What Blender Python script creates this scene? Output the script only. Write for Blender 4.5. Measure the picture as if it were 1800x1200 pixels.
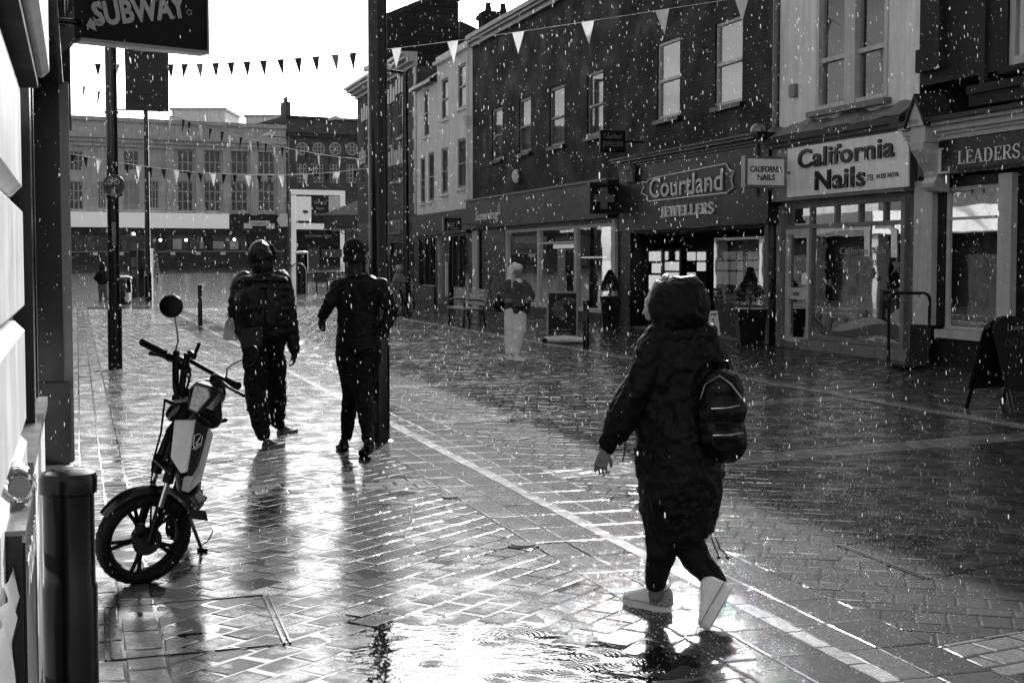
import bpy, math, random
import numpy as np
from mathutils import Vector, Matrix
R=math.radians
random.seed(7); rng=np.random.default_rng(7)
scene=bpy.context.scene
for o in list(bpy.data.objects): bpy.data.objects.remove(o)
COL=scene.collection
# ---------------------------------------------------------------- camera
FPX=2500.0; HC=1.6; PITCH=3.2
cam_d=bpy.data.cameras.new("camera"); cam=bpy.data.objects.new("camera",cam_d); COL.objects.link(cam)
cam.location=(0,0,HC); cam.rotation_euler=(R(90-PITCH),0,0)
cam_d.sensor_width=36; cam_d.lens=50; cam_d.clip_start=0.1; cam_d.clip_end=2000
scene.camera=cam
# ---------------------------------------------------------------- light
SUN_AZ=6.0   # degrees to the right of the view
SUN_EL=23.5
HAZE_D=0.00004
AUREOLE=1.5
world=bpy.data.worlds.new("World"); scene.world=world; world.use_nodes=True
nt=world.node_tree; nt.nodes.clear()
out=nt.nodes.new("ShaderNodeOutputWorld"); bg=nt.nodes.new("ShaderNodeBackground")
sky=nt.nodes.new("ShaderNodeTexSky"); sky.sky_type='NISHITA'; sky.sun_disc=False
sky.sun_elevation=R(SUN_EL); sky.sun_rotation=R(SUN_AZ)
sky.air_density=1.0; sky.dust_density=2.5; sky.ozone_density=1.0
bw=nt.nodes.new("ShaderNodeRGBToBW")
tc=nt.nodes.new("ShaderNodeTexCoord"); mp=nt.nodes.new("ShaderNodeMapping"); mp.inputs['Scale'].default_value=(1,1,4)
cl=nt.nodes.new("ShaderNodeTexNoise"); cl.inputs['Scale'].default_value=2.6; cl.inputs['Detail'].default_value=7; cl.inputs['Roughness'].default_value=.62
cr=nt.nodes.new("ShaderNodeMapRange"); cr.inputs['From Min'].default_value=.38; cr.inputs['From Max'].default_value=.66
cr.inputs['To Min'].default_value=.72; cr.inputs['To Max'].default_value=1.45
mu=nt.nodes.new("ShaderNodeMath"); mu.operation='MULTIPLY'
nt.links.new(tc.outputs['Generated'],mp.inputs[0]); nt.links.new(mp.outputs[0],cl.inputs['Vector'])
nt.links.new(cl.outputs['Fac'],cr.inputs['Value'])
nt.links.new(sky.outputs[0],bw.inputs[0]); nt.links.new(bw.outputs[0],mu.inputs[0]); nt.links.new(cr.outputs[0],mu.inputs[1])
# thin cloud round the sun scatters forward: the sky is far brighter on the sun's side
vd=nt.nodes.new("ShaderNodeVectorMath"); vd.operation='DOT_PRODUCT'; vn=nt.nodes.new("ShaderNodeVectorMath"); vn.operation='NORMALIZE'
nt.links.new(tc.outputs['Generated'],vn.inputs[0]); nt.links.new(vn.outputs[0],vd.inputs[0]); vd.inputs[1].default_value=(math.sin(R(SUN_AZ))*math.cos(R(SUN_EL)),math.cos(R(SUN_AZ))*math.cos(R(SUN_EL)),math.sin(R(SUN_EL)))
am=nt.nodes.new("ShaderNodeMapRange"); am.interpolation_type='SMOOTHSTEP'; am.inputs['From Min'].default_value=.25; am.inputs['From Max'].default_value=.98; am.inputs['To Min'].default_value=1.0; am.inputs['To Max'].default_value=AUREOLE
nt.links.new(vd.outputs['Value'],am.inputs['Value']); m3=nt.nodes.new("ShaderNodeMath"); m3.operation='MULTIPLY'; nt.links.new(mu.outputs[0],m3.inputs[0]); nt.links.new(am.outputs[0],m3.inputs[1])
nt.links.new(m3.outputs[0],bg.inputs[0]); bg.inputs[1].default_value=0.12
nt.links.new(bg.outputs[0],out.inputs[0])
sd=bpy.data.lights.new("sun",'SUN'); sun=bpy.data.objects.new("sun",sd); COL.objects.link(sun)
sd.energy=4.0; sd.angle=R(0.55); sd.color=(1,1,1)
_sv=Vector((math.sin(R(SUN_AZ))*math.cos(R(SUN_EL)),math.cos(R(SUN_AZ))*math.cos(R(SUN_EL)),math.sin(R(SUN_EL))))
sun.rotation_euler=_sv.to_track_quat('Z','Y').to_euler(); sun.location=(0,0,40)
scene.view_settings.view_transform='Standard'; scene.view_settings.look='None'
scene.view_settings.gamma=1; scene.view_settings.exposure=0.6
# ---------------------------------------------------------------- projection helpers (site survey)
TH=17.0; SD=np.array([-math.sin(R(TH)),math.cos(R(TH))]); ND=np.array([math.cos(R(TH)),math.sin(R(TH))])
def W(s,n,z): return (s*SD[0]+n*ND[0], s*SD[1]+n*ND[1], z)
_cp,_sp=math.cos(R(PITCH)),math.sin(R(PITCH))
def ray(u,v):
    x=(u-900)/FPX; y=-(v-600)/FPX
    return np.array([x,_cp+y*_sp,-_sp+y*_cp])
def P(u,v,Y):
    r=ray(u,v); t=Y/r[1]; return np.array([r[0]*t,Y,HC+r[2]*t])
def G(u,v):
    r=ray(u,v); t=-HC/r[2]; return np.array([r[0]*t,r[1]*t,0.])
def yof(v,z=0.0): # depth where a point at height z shows at row v
    r=ray(900,v); return (z-HC)/r[2]*r[1]
NF=12.75
def FS(u,v=400,n=NF):
    r=ray(u,v); t=n/(r[0]*ND[0]+r[1]*ND[1]); return (r[0]*SD[0]+r[1]*SD[1])*t
def FZ(u,v,n=NF):
    r=ray(u,v); t=n/(r[0]*ND[0]+r[1]*ND[1]); return HC+r[2]*t
def terr(y): return 0.0 if y<58 else 0.0178*(y-58)
# ---------------------------------------------------------------- materials
def _n(t,k): return t.nodes.new(k)
MATS={}
def mat(name,v,rough=.6,spec=.5,var=0.0,vscale=8,bump=0.0,bscale=60,coat=0.0,coatr=.08,metal=0,stretch=(1,1,1),streak=0.0,emit=0.0,trans=0.0,brick=None,vattr=None):
    if spec==.5 and rough>=.3 and metal==0: spec=.14
    m=bpy.data.materials.new(name); m.use_nodes=True; t=m.node_tree; p=t.nodes['Principled BSDF']
    p.inputs['Base Color'].default_value=(v,v,v,1); p.inputs['Roughness'].default_value=rough
    p.inputs['Specular IOR Level'].default_value=spec; p.inputs['Metallic'].default_value=metal
    p.inputs['Coat Weight'].default_value=coat; p.inputs['Coat Roughness'].default_value=coatr
    col=None; hgt=None
    tcn=_n(t,'ShaderNodeTexCoord'); mpn=_n(t,'ShaderNodeMapping'); mpn.inputs['Scale'].default_value=stretch
    t.links.new(tcn.outputs['Object'],mpn.inputs[0])
    if brick:  # (brick length, course height, contrast) on a wall running along the street
        sep=_n(t,'ShaderNodeSeparateXYZ'); geo=_n(t,'ShaderNodeNewGeometry')
        t.links.new(geo.outputs['Position'],sep.inputs[0])
        vr=_n(t,'ShaderNodeVectorRotate'); vr.rotation_type='Z_AXIS'; vr.inputs['Angle'].default_value=R(-90-TH) if brick[3] else R(-28)
        t.links.new(geo.outputs['Position'],vr.inputs['Vector'])
        s2=_n(t,'ShaderNodeSeparateXYZ'); t.links.new(vr.outputs[0],s2.inputs[0])
        cb=_n(t,'ShaderNodeCombineXYZ'); t.links.new(s2.outputs[0],cb.inputs[0]); t.links.new(s2.outputs[2],cb.inputs[1])
        bt=_n(t,'ShaderNodeTexBrick'); bt.inputs['Scale'].default_value=1
        bt.inputs['Brick Width'].default_value=brick[0]; bt.inputs['Row Height'].default_value=brick[1]; bt.inputs['Mortar Size'].default_value=.008
        bt.inputs['Mortar Smooth'].default_value=.2; bt.inputs['Bias'].default_value=0
        k=brick[2]; bt.inputs['Color1'].default_value=(v*(1-k),)*3+(1,); bt.inputs['Color2'].default_value=(v*(1+k),)*3+(1,); mm=v*brick[4] if len(brick)>4 else v*1.5
        bt.inputs['Mortar'].default_value=(mm,mm,mm,1)
        t.links.new(cb.outputs[0],bt.inputs['Vector']); col=bt.outputs['Color']
        iv=_n(t,'ShaderNodeMath'); iv.operation='SUBTRACT'; iv.inputs[0].default_value=1; t.links.new(bt.outputs['Fac'],iv.inputs[1]); hgt=iv.outputs[0]
    if var>0:
        nz=_n(t,'ShaderNodeTexNoise'); nz.inputs['Scale'].default_value=vscale; nz.inputs['Detail'].default_value=6; nz.inputs['Roughness'].default_value=.65
        t.links.new(mpn.outputs[0],nz.inputs['Vector'])
        mr=_n(t,'ShaderNodeMapRange'); mr.inputs['From Min'].default_value=.3; mr.inputs['From Max'].default_value=.7
        mr.inputs['To Min'].default_value=1-var; mr.inputs['To Max'].default_value=1+var; t.links.new(nz.outputs['Fac'],mr.inputs['Value'])
        mx=_n(t,'ShaderNodeMix'); mx.data_type='RGBA'; mx.blend_type='MULTIPLY'; mx.inputs[0].default_value=1
        if col is None: mx.inputs[6].default_value=(v,v,v,1)
        else: t.links.new(col,mx.inputs[6])
        t.links.new(mr.outputs[0],mx.inputs[7]); col=mx.outputs[2]
        rr=_n(t,'ShaderNodeMapRange'); rr.inputs['From Min'].default_value=.3; rr.inputs['From Max'].default_value=.7
        rr.inputs['To Min'].default_value=max(.02,rough*.75); rr.inputs['To Max'].default_value=min(1,rough*1.3); t.links.new(nz.outputs['Fac'],rr.inputs['Value'])
        t.links.new(rr.outputs[0],p.inputs['Roughness'])
    if streak>0: # rain and soot runs down the face
        mp2=_n(t,'ShaderNodeMapping'); mp2.inputs['Scale'].default_value=(3.1,3.1,.28); t.links.new(tcn.outputs['Object'],mp2.inputs[0])
        nz=_n(t,'ShaderNodeTexNoise'); nz.inputs['Scale'].default_value=1.6; nz.inputs['Detail'].default_value=8; nz.inputs['Roughness'].default_value=.7; t.links.new(mp2.outputs[0],nz.inputs['Vector'])
        mr=_n(t,'ShaderNodeMapRange'); mr.inputs['From Min'].default_value=.35; mr.inputs['From Max'].default_value=.62
        mr.inputs['To Min'].default_value=1-streak; mr.inputs['To Max'].default_value=1.05; t.links.new(nz.outputs['Fac'],mr.inputs['Value'])
        mx=_n(t,'ShaderNodeMix'); mx.data_type='RGBA'; mx.blend_type='MULTIPLY'; mx.inputs[0].default_value=1
        if col is None: mx.inputs[6].default_value=(v,v,v,1)
        else: t.links.new(col,mx.inputs[6])
        t.links.new(mr.outputs[0],mx.inputs[7]); col=mx.outputs[2]
    if col is not None: t.links.new(col,p.inputs['Base Color'])
    if bump>0 or hgt is not None:
        b=_n(t,'ShaderNodeBump'); b.inputs['Strength'].default_value=1; b.inputs['Distance'].default_value=1
        nz=_n(t,'ShaderNodeTexNoise'); nz.inputs['Scale'].default_value=bscale; nz.inputs['Detail'].default_value=5
        t.links.new(mpn.outputs[0],nz.inputs['Vector'])
        ml=_n(t,'ShaderNodeMath'); ml.operation='MULTIPLY'; ml.inputs[1].default_value=bump; t.links.new(nz.outputs['Fac'],ml.inputs[0])
        h=ml.outputs[0]
        if hgt is not None:
            m2=_n(t,'ShaderNodeMath'); m2.operation='MULTIPLY_ADD'; m2.inputs[1].default_value=.006; t.links.new(hgt,m2.inputs[0]); t.links.new(h,m2.inputs[2]); h=m2.outputs[0]
        t.links.new(h,b.inputs['Height']); t.links.new(b.outputs[0],p.inputs['Normal'])
        if coat>0: t.links.new(b.outputs[0],p.inputs['Coat Normal'])
    if emit>0:
        p.inputs['Emission Color'].default_value=(1,1,1,1); p.inputs['Emission Strength'].default_value=emit
    MATS[name]=m; return m
def glassmat(name,rough=.015,refl=1.0,tint=.85):
    m=bpy.data.materials.new(name); m.use_nodes=True; t=m.node_tree; t.nodes.clear()
    o=_n(t,'ShaderNodeOutputMaterial'); mx=_n(t,'ShaderNodeMixShader'); tr=_n(t,'ShaderNodeBsdfTransparent'); gl=_n(t,'ShaderNodeBsdfGlossy')
    fr=_n(t,'ShaderNodeFresnel'); fr.inputs[0].default_value=1.5; ml=_n(t,'ShaderNodeMath'); ml.operation='MULTIPLY'; ml.inputs[1].default_value=.85*refl; ml.use_clamp=True
    tr.inputs[0].default_value=(tint,)*3+(1,); gl.inputs['Roughness'].default_value=rough
    tcn=_n(t,'ShaderNodeTexCoord'); nz=_n(t,'ShaderNodeTexNoise'); nz.inputs['Scale'].default_value=1.3; nz.inputs['Detail'].default_value=1
    b=_n(t,'ShaderNodeBump'); b.inputs['Strength'].default_value=1; b.inputs['Distance'].default_value=.0012
    t.links.new(tcn.outputs['Object'],nz.inputs['Vector']); t.links.new(nz.outputs['Fac'],b.inputs['Height']); t.links.new(b.outputs[0],gl.inputs['Normal'])
    t.links.new(fr.outputs[0],ml.inputs[0]); t.links.new(ml.outputs[0],mx.inputs[0]); t.links.new(tr.outputs[0],mx.inputs[1]); t.links.new(gl.outputs[0],mx.inputs[2]); t.links.new(mx.outputs[0],o.inputs[0])
    return m
def thinmat(name,v,tr=.5,rough=.6): # cloth or film that lets light through
    m=bpy.data.materials.new(name); m.use_nodes=True; t=m.node_tree; t.nodes.clear()
    o=_n(t,'ShaderNodeOutputMaterial'); mx=_n(t,'ShaderNodeMixShader'); a=_n(t,'ShaderNodeBsdfPrincipled'); b=_n(t,'ShaderNodeBsdfTranslucent')
    a.inputs['Base Color'].default_value=(v,v,v,1); a.inputs['Roughness'].default_value=rough; b.inputs[0].default_value=(v,v,v,1); mx.inputs[0].default_value=tr
    t.links.new(a.outputs[0],mx.inputs[1]); t.links.new(b.outputs[0],mx.inputs[2]); t.links.new(mx.outputs[0],o.inputs[0]); return m
M_white=mat('white_paint',0.72,.45,var=.1,vscale=3,streak=.28,bump=.0006,bscale=40)
M_render=mat('pale_render',0.85,.75,var=.1,vscale=2.2,streak=.22,bump=.002,bscale=25)
M_trim=mat('grey_trim_paint',0.19,.4,var=.12,vscale=5,streak=.25)
M_cream=mat('pale_frame_paint',0.5,.4,var=.1,vscale=6,streak=.2)
M_dtrim=mat('dark_trim_paint',0.009,.3,var=.25,vscale=5)
M_black=mat('black_gloss_paint',0.004,.22,var=.3,vscale=4)
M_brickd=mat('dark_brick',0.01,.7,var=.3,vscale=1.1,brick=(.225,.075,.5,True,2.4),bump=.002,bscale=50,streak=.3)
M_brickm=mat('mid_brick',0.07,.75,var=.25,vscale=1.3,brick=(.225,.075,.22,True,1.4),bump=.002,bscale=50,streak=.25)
M_brickf=mat('far_brick',0.09,.8,var=.2,vscale=.6,brick=(.45,.15,.2,False,1.3))
M_stonef=mat('far_stone',0.6,.8,var=.16,vscale=.35,streak=.3,brick=(1.1,.42,.06,False,.8))
M_stoned=mat('sooty_stone',0.03,.75,var=.35,vscale=1.5,streak=.3,bump=.004,bscale=16)
M_fascia=mat('dark_fascia_board',0.014,.35,var=.15,vscale=3,streak=.2)
M_fasciam=mat('grey_fascia_board',0.03,.4,var=.12,vscale=3,streak=.2)
M_signw=mat('white_sign_face',0.88,.35,var=.05,vscale=3,streak=.12)
M_letw=mat('white_lettering',.8,.4)
M_letg=mat('dull_silver_lettering',0.3,.3,metal=.6)
M_letd=mat('dim_lettering',0.06,.5)
M_letb=mat('black_lettering',.015,.35)
M_glass=glassmat('window_glass')
M_glassu=glassmat("upper_window_glass",.03,.3,.9)
M_glassd=glassmat('sash_glass_dim',.03,.13,.8)
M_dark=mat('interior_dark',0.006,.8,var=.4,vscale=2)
M_inmid=mat('interior_goods',0.09,.7,var=.6,vscale=9)
M_inlight=mat('interior_card',0.4,.7,var=.35,vscale=12)
M_curt=mat('curtain_cloth',0.12,.9,var=.3,vscale=7,stretch=(3,3,.4))
M_metal=mat('galvanised_metal',0.22,.35,metal=.8,var=.2,vscale=12)
M_steel=mat('bright_steel',.6,.22,metal=1)
M_rubber=mat('tyre_rubber',0.007,.55,var=.3,vscale=30,bump=.001,bscale=120)
M_plast=mat('black_plastic',0.005,.3,var=.3,vscale=10)
M_polew=mat('wet_black_pole_paint',0.006,.2,var=.35,vscale=6,streak=.3,coat=.10,coatr=.15,spec=.3)
M_wood=mat('weathered_wood',0.1,.6,var=.3,vscale=6,stretch=(1,1,8))
M_roofd=mat('dark_slate',0.025,.5,var=.3,vscale=3)
M_lead=mat('lead_flashing',0.15,.45,var=.3,vscale=8,bump=.004,bscale=6)
M_leaf=mat('box_leaf',0.02,.4,var=.5,vscale=20)
M_rope=mat('white_cord',.75,.6)
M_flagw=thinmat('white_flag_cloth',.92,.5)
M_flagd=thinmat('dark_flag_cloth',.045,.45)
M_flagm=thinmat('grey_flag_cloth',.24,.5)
M_lamp=mat('lamp_glow',.8,.4,emit=3.0)
M_glowf=mat('glowing_white_board',.8,.4,emit=.16)  # self-glow added to lift the far white boards; no lamp behind them
M_screen=mat('shop_strip_light',.8,.4,emit=1.6)
# ---------------------------------------------------------------- mesh builder
ORG={}
class MB:
    def __init__(s): s.v=[]; s.f=[]; s.sm=[]
    def add(s,vs,fs,smooth=False):
        b=len(s.v); s.v.extend([tuple(map(float,x)) for x in vs]); s.f.extend([tuple(b+i for i in f) for f in fs]); s.sm.extend([smooth]*len(fs)); return s
    def hexa(s,c): return s.add(c,[(0,3,2,1),(4,5,6,7),(0,1,5,4),(1,2,6,5),(2,3,7,6),(3,0,4,7)])
    def box(s,x0,x1,y0,y1,z0,z1): return s.hexa([(x0,y0,z0),(x1,y0,z0),(x1,y1,z0),(x0,y1,z0),(x0,y0,z1),(x1,y0,z1),(x1,y1,z1),(x0,y1,z1)])
    def sbox(s,s0,s1,n0,n1,z0,z1): # box laid along the street
        return s.hexa([W(s0,n0,z0),W(s0,n1,z0),W(s1,n1,z0),W(s1,n0,z0),W(s0,n0,z1),W(s0,n1,z1),W(s1,n1,z1),W(s1,n0,z1)])
    def quad(s,a,b,c,d): return s.add([a,b,c,d],[(0,1,2,3)])
    def rings(s,rs,cap=True,smooth=True,closed=False):
        k=len(rs[0]); vs=[p for r in rs for p in r]; fs=[]
        m=len(rs)
        for i in range(m if closed else m-1):
            for j in range(k):
                a=i*k+j; b=i*k+(j+1)%k; c=((i+1)%m)*k+(j+1)%k; d=((i+1)%m)*k+j; fs.append((a,b,c,d))
        s.add(vs,fs,smooth)
        if cap and not closed:
            s.add(rs[0],[tuple(range(k))[::-1]]); s.add(rs[-1],[tuple(range(k))])
        return s
    def tube(s,pts,r,k=10,smooth=True,cap=True,closed=False,flat=1.0):
        pts=[np.array(p,float) for p in pts]; m=len(pts)
        rr=r if hasattr(r,'__len__') else [r]*m
        rs=[]; prev=None
        for i in range(m):
            if closed: d=pts[(i+1)%m]-pts[i-1]
            else: d=pts[min(i+1,m-1)]-pts[max(i-1,0)]
            d=d/(np.linalg.norm(d)+1e-9)
            if prev is None:
                a=np.array([0,0,1.]) if abs(d[2])<.9 else np.array([1.,0,0]); x=np.cross(a,d)
            else: x=prev-d*np.dot(prev,d)
            x/=np.linalg.norm(x)+1e-9; prev=x; y=np.cross(d,x)
            rs.append([pts[i]+rr[i]*(math.cos(2*math.pi*j/k)*x+flat*math.sin(2*math.pi*j/k)*y) for j in range(k)])
        return s.rings(rs,cap,smooth,closed)
    def lathe(s,c,prof,k=24,ax=(0,0,1),smooth=True):
        ax=np.array(ax,float); ax/=np.linalg.norm(ax); a=np.array([0,0,1.]) if abs(ax[2])<.9 else np.array([0,1.,0]); x=np.cross(a,ax); x/=np.linalg.norm(x); y=np.cross(ax,x); c=np.array(c,float)
        rs=[[c+ax*h+r*(math.cos(2*math.pi*j/k)*x+math.sin(2*math.pi*j/k)*y) for j in range(k)] for r,h in prof]
        return s.rings(rs,True,smooth)
    def ball(s,c,r,k=12,sc=(1,1,1)):
        c=np.array(c,float); rs=[]
        for i in range(1,k):
            t=math.pi*i/k; rs.append([c+np.array([r*sc[0]*math.sin(t)*math.cos(2*math.pi*j/(k*2)),r*sc[1]*math.sin(t)*math.sin(2*math.pi*j/(k*2)),-r*sc[2]*math.cos(t)]) for j in range(k*2)])
        return s.rings(rs)
    def prism(s,poly,d): # poly: list of 3D points, extruded by vector d
        d=np.array(d,float); k=len(poly); a=[np.array(p,float) for p in poly]; b=[p+d for p in a]
        s.add(a+b,[tuple(range(k)),tuple(range(2*k-1,k-1,-1))]+[(i,i+k,(i+1)%k+k,(i+1)%k) for i in range(k)]); return s
    def build(s,name,m,parent=None,org=None):
        if parent is not None: o3=ORG[parent.name]
        else: o3=np.array(org if org is not None else (0,0,0),float)
        me=bpy.data.meshes.new(name); V=np.array(s.v,float).reshape(-1,3)-o3
        me.from_pydata(V.tolist(),[],s.f); me.update(); me.polygons.foreach_set('use_smooth',s.sm)
        if isinstance(m,(list,tuple)): [me.materials.append(q) for q in m]
        else: me.materials.append(m)
        ob=bpy.data.objects.new(name,me); COL.objects.link(ob)
        if parent is not None: ob.parent=parent
        else: ob.location=o3
        ORG[ob.name]=o3
        if any(s.sm):
            try: me.set_sharp_from_angle(angle=R(40))
            except Exception: pass
        return ob
def tag(o,label=None,cat=None,group=None,kind=None):
    if label: o['label']=label
    if cat: o['category']=cat
    if group: o['group']=group
    if kind: o['kind']=kind
    return o
def thing(name,loc,label,cat,group=None):
    o=bpy.data.objects.new(name,None); COL.objects.link(o); o.location=tuple(map(float,loc)); o.empty_display_size=.2; ORG[o.name]=np.array(loc,float); return tag(o,label,cat,group)
def dup(root,loc,label,rz=0.0,scale=None):
    def cp(o,par):
        c=o.copy(); COL.objects.link(c); c.parent=par; ORG[c.name]=np.array(loc,float)
        for ch in o.children: cp(ch,c)
        return c
    r=cp(root,None); r.location=tuple(map(float,loc)); r.rotation_euler=(0,0,rz); r['label']=label
    if scale: r.scale=scale
    return r
def rot_about(pts,c,ax,ang):
    m=Matrix.Rotation(ang,3,Vector(ax)); c=Vector(tuple(c)); return [tuple(m@(Vector(tuple(p))-c)+c) for p in pts]
# text -> mesh parts. origin = left baseline point, xd = reading direction, zd = up, out = thickness direction
def text(body,org,xd,zd,size,m,parent,name='lettering',depth=.01,bold=0.0,width=None,align='LEFT',shear=0.0,space=1.0):
    cu=bpy.data.curves.new(name,'FONT'); cu.body=body; cu.size=1; cu.extrude=0.0; cu.offset=bold; cu.align_x=align; cu.shear=shear; cu.space_character=space; cu.resolution_u=3
    ob=bpy.data.objects.new('tmp',cu); COL.objects.link(ob); bpy.context.view_layer.update()
    me=bpy.data.meshes.new_from_object(ob.evaluated_get(bpy.context.evaluated_depsgraph_get()))
    V=np.array([v.co[:] for v in me.vertices]).reshape(-1,3); F=[tuple(p.vertices) for p in me.polygons]
    bpy.data.objects.remove(ob)
    xd=np.array(xd,float); xd/=np.linalg.norm(xd); zd=np.array(zd,float); zd/=np.linalg.norm(zd); nd=np.cross(xd,zd)
    sx=size
    if width: sx=width/(V[:,0].max()-V[:,0].min())
    org=np.array(org,float)
    x0=V[:,0].min() if align=='LEFT' else 0
    Q=[org+xd*((a-x0)*sx)+zd*(b*size)+nd*depth for a,b,_ in V]; B=[q-nd*depth for q in Q]
    mb=MB(); k=len(Q)
    cnt={}
    for f in F:
        for i in range(len(f)):
            a,b=f[i],f[(i+1)%len(f)]; cnt[(a,b)]=1
    side=[(a,b,b+k,a+k) for (a,b) in cnt if (b,a) not in cnt]
    mb.add(Q+B,F+[tuple(reversed(x)) for x in side])
    return mb.build(name,m,parent)
# stroked serif capitals (for painted shop names)
def serif(body,org,xd,zd,size,m,parent,name='lettering',depth=.01,width=None,th=.13):
    L={}; T=th; t=th*.42; s=.05
    def V(x,y0=0,y1=1,w=T): return ('q',[(x-w/2,y0),(x+w/2,y0),(x+w/2,y1),(x-w/2,y1)])
    def H(x0,x1,y,w=t): return ('q',[(x0,y-w/2),(x1,y-w/2),(x1,y+w/2),(x0,y+w/2)])
    def D(x0,y0,x1,y1,w): return ('q',[(x0-w/2,y0),(x0+w/2,y0),(x1+w/2,y1),(x1-w/2,y1)])
    def A(cx,cy,rx,ry,a0,a1,w0=T,w1=t): return ('a',(cx,cy,rx,ry,a0,a1,w0,w1))
    L['L']=(.62,[V(.16),H(.02,.32,t/2),H(.02,.32,1-t/2),H(.1,.6,t/2),V(.59,0,.25,t)])
    L['E']=(.62,[V(.16),H(.02,.6,t/2),H(.02,.58,1-t/2),H(.1,.45,.52),V(.6,0,.24,t),V(.57,.78,1,t),V(.45,.42,.62,t)])
    L['A']=(.76,[D(.08,0,.36,1,t),D(.66,0,.38,1,T),H(.2,.55,.33),H(-.04,.2,t/2),H(.52,.8,t/2)])
    L['D']=(.78,[V(.16),H(.02,.4,t/2),H(.02,.4,1-t/2),A(.36,.5,.36,.5,-90,90,t,t),A(.40,.5,.30,.44,-70,70,T,T)])
    L['R']=(.74,[V(.16),H(.02,.32,t/2),H(.02,.4,1-t/2),A(.38,.75,.22,.25,-90,90,t*1.5,t*1.5),H(.16,.4,.5),D(.66,0,.38,.5,T),H(.6,.78,t/2)])
    L['S']=(.58,[A(.29,.75,.22,.25,30,270,t*1.6,t*1.6),A(.29,.26,.24,.26,-150,90,t*1.6,t*1.6),D(.44,.4,.14,.62,T),V(.49,.72,.96,t),V(.06,.03,.3,t)])
    L['J']=(.46,[V(.28,.1,1),H(.12,.42,1-t/2),A(.16,.1,.16,.14,-180,0,t,T)])
    L['W']=(1.02,[D(.28,0,.08,1,T),D(.28,0,.5,1,t),D(.72,0,.48,1,T),D(.72,0,.94,1,t),H(-.02,.2,1-t/2),H(.38,.6,1-t/2),H(.84,1.04,1-t/2)])
    xd=np.array(xd,float); xd/=np.linalg.norm(xd); zd=np.array(zd,float); zd/=np.linalg.norm(zd); nd=np.cross(xd,zd); org=np.array(org,float)
    tot=sum(L[c][0]+.1 for c in body)-.1; sx=size if not width else width/tot
    mb=MB(); x=0
    def em(poly,k):
        mb.prism([org+xd*((a+x)*sx)+zd*(b*size)+nd*(depth+.0004*k) for a,b in poly],-nd*depth)
    for c in body:
        w,st=L[c]
        for k,(ty,dd) in enumerate(st):
            if ty=='q': em(dd,k)
            else:
                cx,cy,rx,ry,a0,a1,w0,w1=dd; N=10
                for i in range(N):
                    def pt(q,o):
                        a=R(a0+(a1-a0)*q); ww=w0+(w1-w0)*q
                        return (cx+(rx+o*ww/2)*math.cos(a),cy+(ry+o*ww/2)*math.sin(a))
                    p=[pt(i/N,-1),pt(i/N,1),pt((i+1)/N,1),pt((i+1)/N,-1)]
                    em(p,k)
        x+=w+.1
    return mb.build(name,m,parent)
SX=(-SD[0],-SD[1],0)   # reading direction on the right hand facades (towards the camera)
SDV=(SD[0],SD[1],0); NDV=(ND[0],ND[1],0); UP=(0,0,1)
# ---------------------------------------------------------------- ground
def lowf(x,y):
    a=.0016*math.sin(x*1.9+.7*math.sin(y*.8))*math.sin(y*1.1+1.3)+.0012*math.sin(x*.7-y*.45+2)+.0009*math.sin(3.3*x+2.1*y)
    for (cx,cy,rx,ry,d) in PUD:
        a-=d*math.exp(-((x-cx)/rx)**2-((y-cy)/ry)**2)
    return a
def gp(u,v,rx,ry,d): g=G(u,v); return (g[0],g[1],rx,ry,d)
PUD=[gp(820,1130,.42,.42,.0072),gp(900,1180,.45,.35,.007),gp(1010,1165,.4,.3,.0065),gp(800,968,.3,.3,.0042),gp(1120,1170,.4,.25,.005),
     gp(330,1120,.25,.5,.004),gp(1230,1150,.3,.25,.003),gp(900,880,.3,.5,.003),gp(1000,960,.25,.3,.003),gp(300,880,.3,.7,.0035)]
def clip(poly,cell):
    out=poly
    k=len(cell)
    for i in range(k):
        ax,ay=cell[i]; bx,by=cell[(i+1)%k]; inp=out; out=[]
        if not inp: return []
        ex,ey=bx-ax,by-ay
        dd=[ex*(q[1]-ay)-ey*(q[0]-ax) for q in inp]
        for j in range(len(inp)):
            p,q=inp[j-1],inp[j]; dp,dq=dd[j-1],dd[j]
            if (dp>=0)!=(dq>=0):
                t=dp/(dp-dq); out.append((p[0]+t*(q[0]-p[0]),p[1]+t*(q[1]-p[1])))
            if dq>=0: out.append(q)
    return out
PV=[];PF=[];PS=[]
def emit_brick(poly,zt,tilt,shade,bev=.0045,gap=.0042):
    k=len(poly)
    A=0; cx=cy=0
    for i in range(k):
        x0,y0=poly[i];x1,y1=poly[(i+1)%k]; A+=x0*y1-x1*y0; cx+=x0;cy+=y0
    cx/=k;cy/=k
    if A<.0016: return
    b=len(PV); jit=random.uniform(.6,1.6)
    def ring(ins,z):
        for x,y in poly:
            d=math.hypot(x-cx,y-cy)+1e-6; f=max(.2,1-ins*1.35/d)
            X=cx+(x-cx)*f; Y=cy+(y-cy)*f
            PV.append((X,Y,z+tilt[0]*(X-cx)+tilt[1]*(Y-cy)))
    ring(gap,-.012); ring(gap,zt-.0034*jit); ring(gap+.0035,zt-.0016*jit); ring(gap+.013,zt)
    for r_ in (0,1,2):
        for i in range(k):
            a=b+r_*k+i; c=b+r_*k+(i+1)%k; PF.append((a,c,c+k,a+k)); PS.append(shade)
    PF.append(tuple(b+3*k+i for i in range(k))); PS.append(shade)
def rotp(x,y,a): c,s=math.cos(a),math.sin(a); return (c*x-s*y,s*x+c*y)
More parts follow.
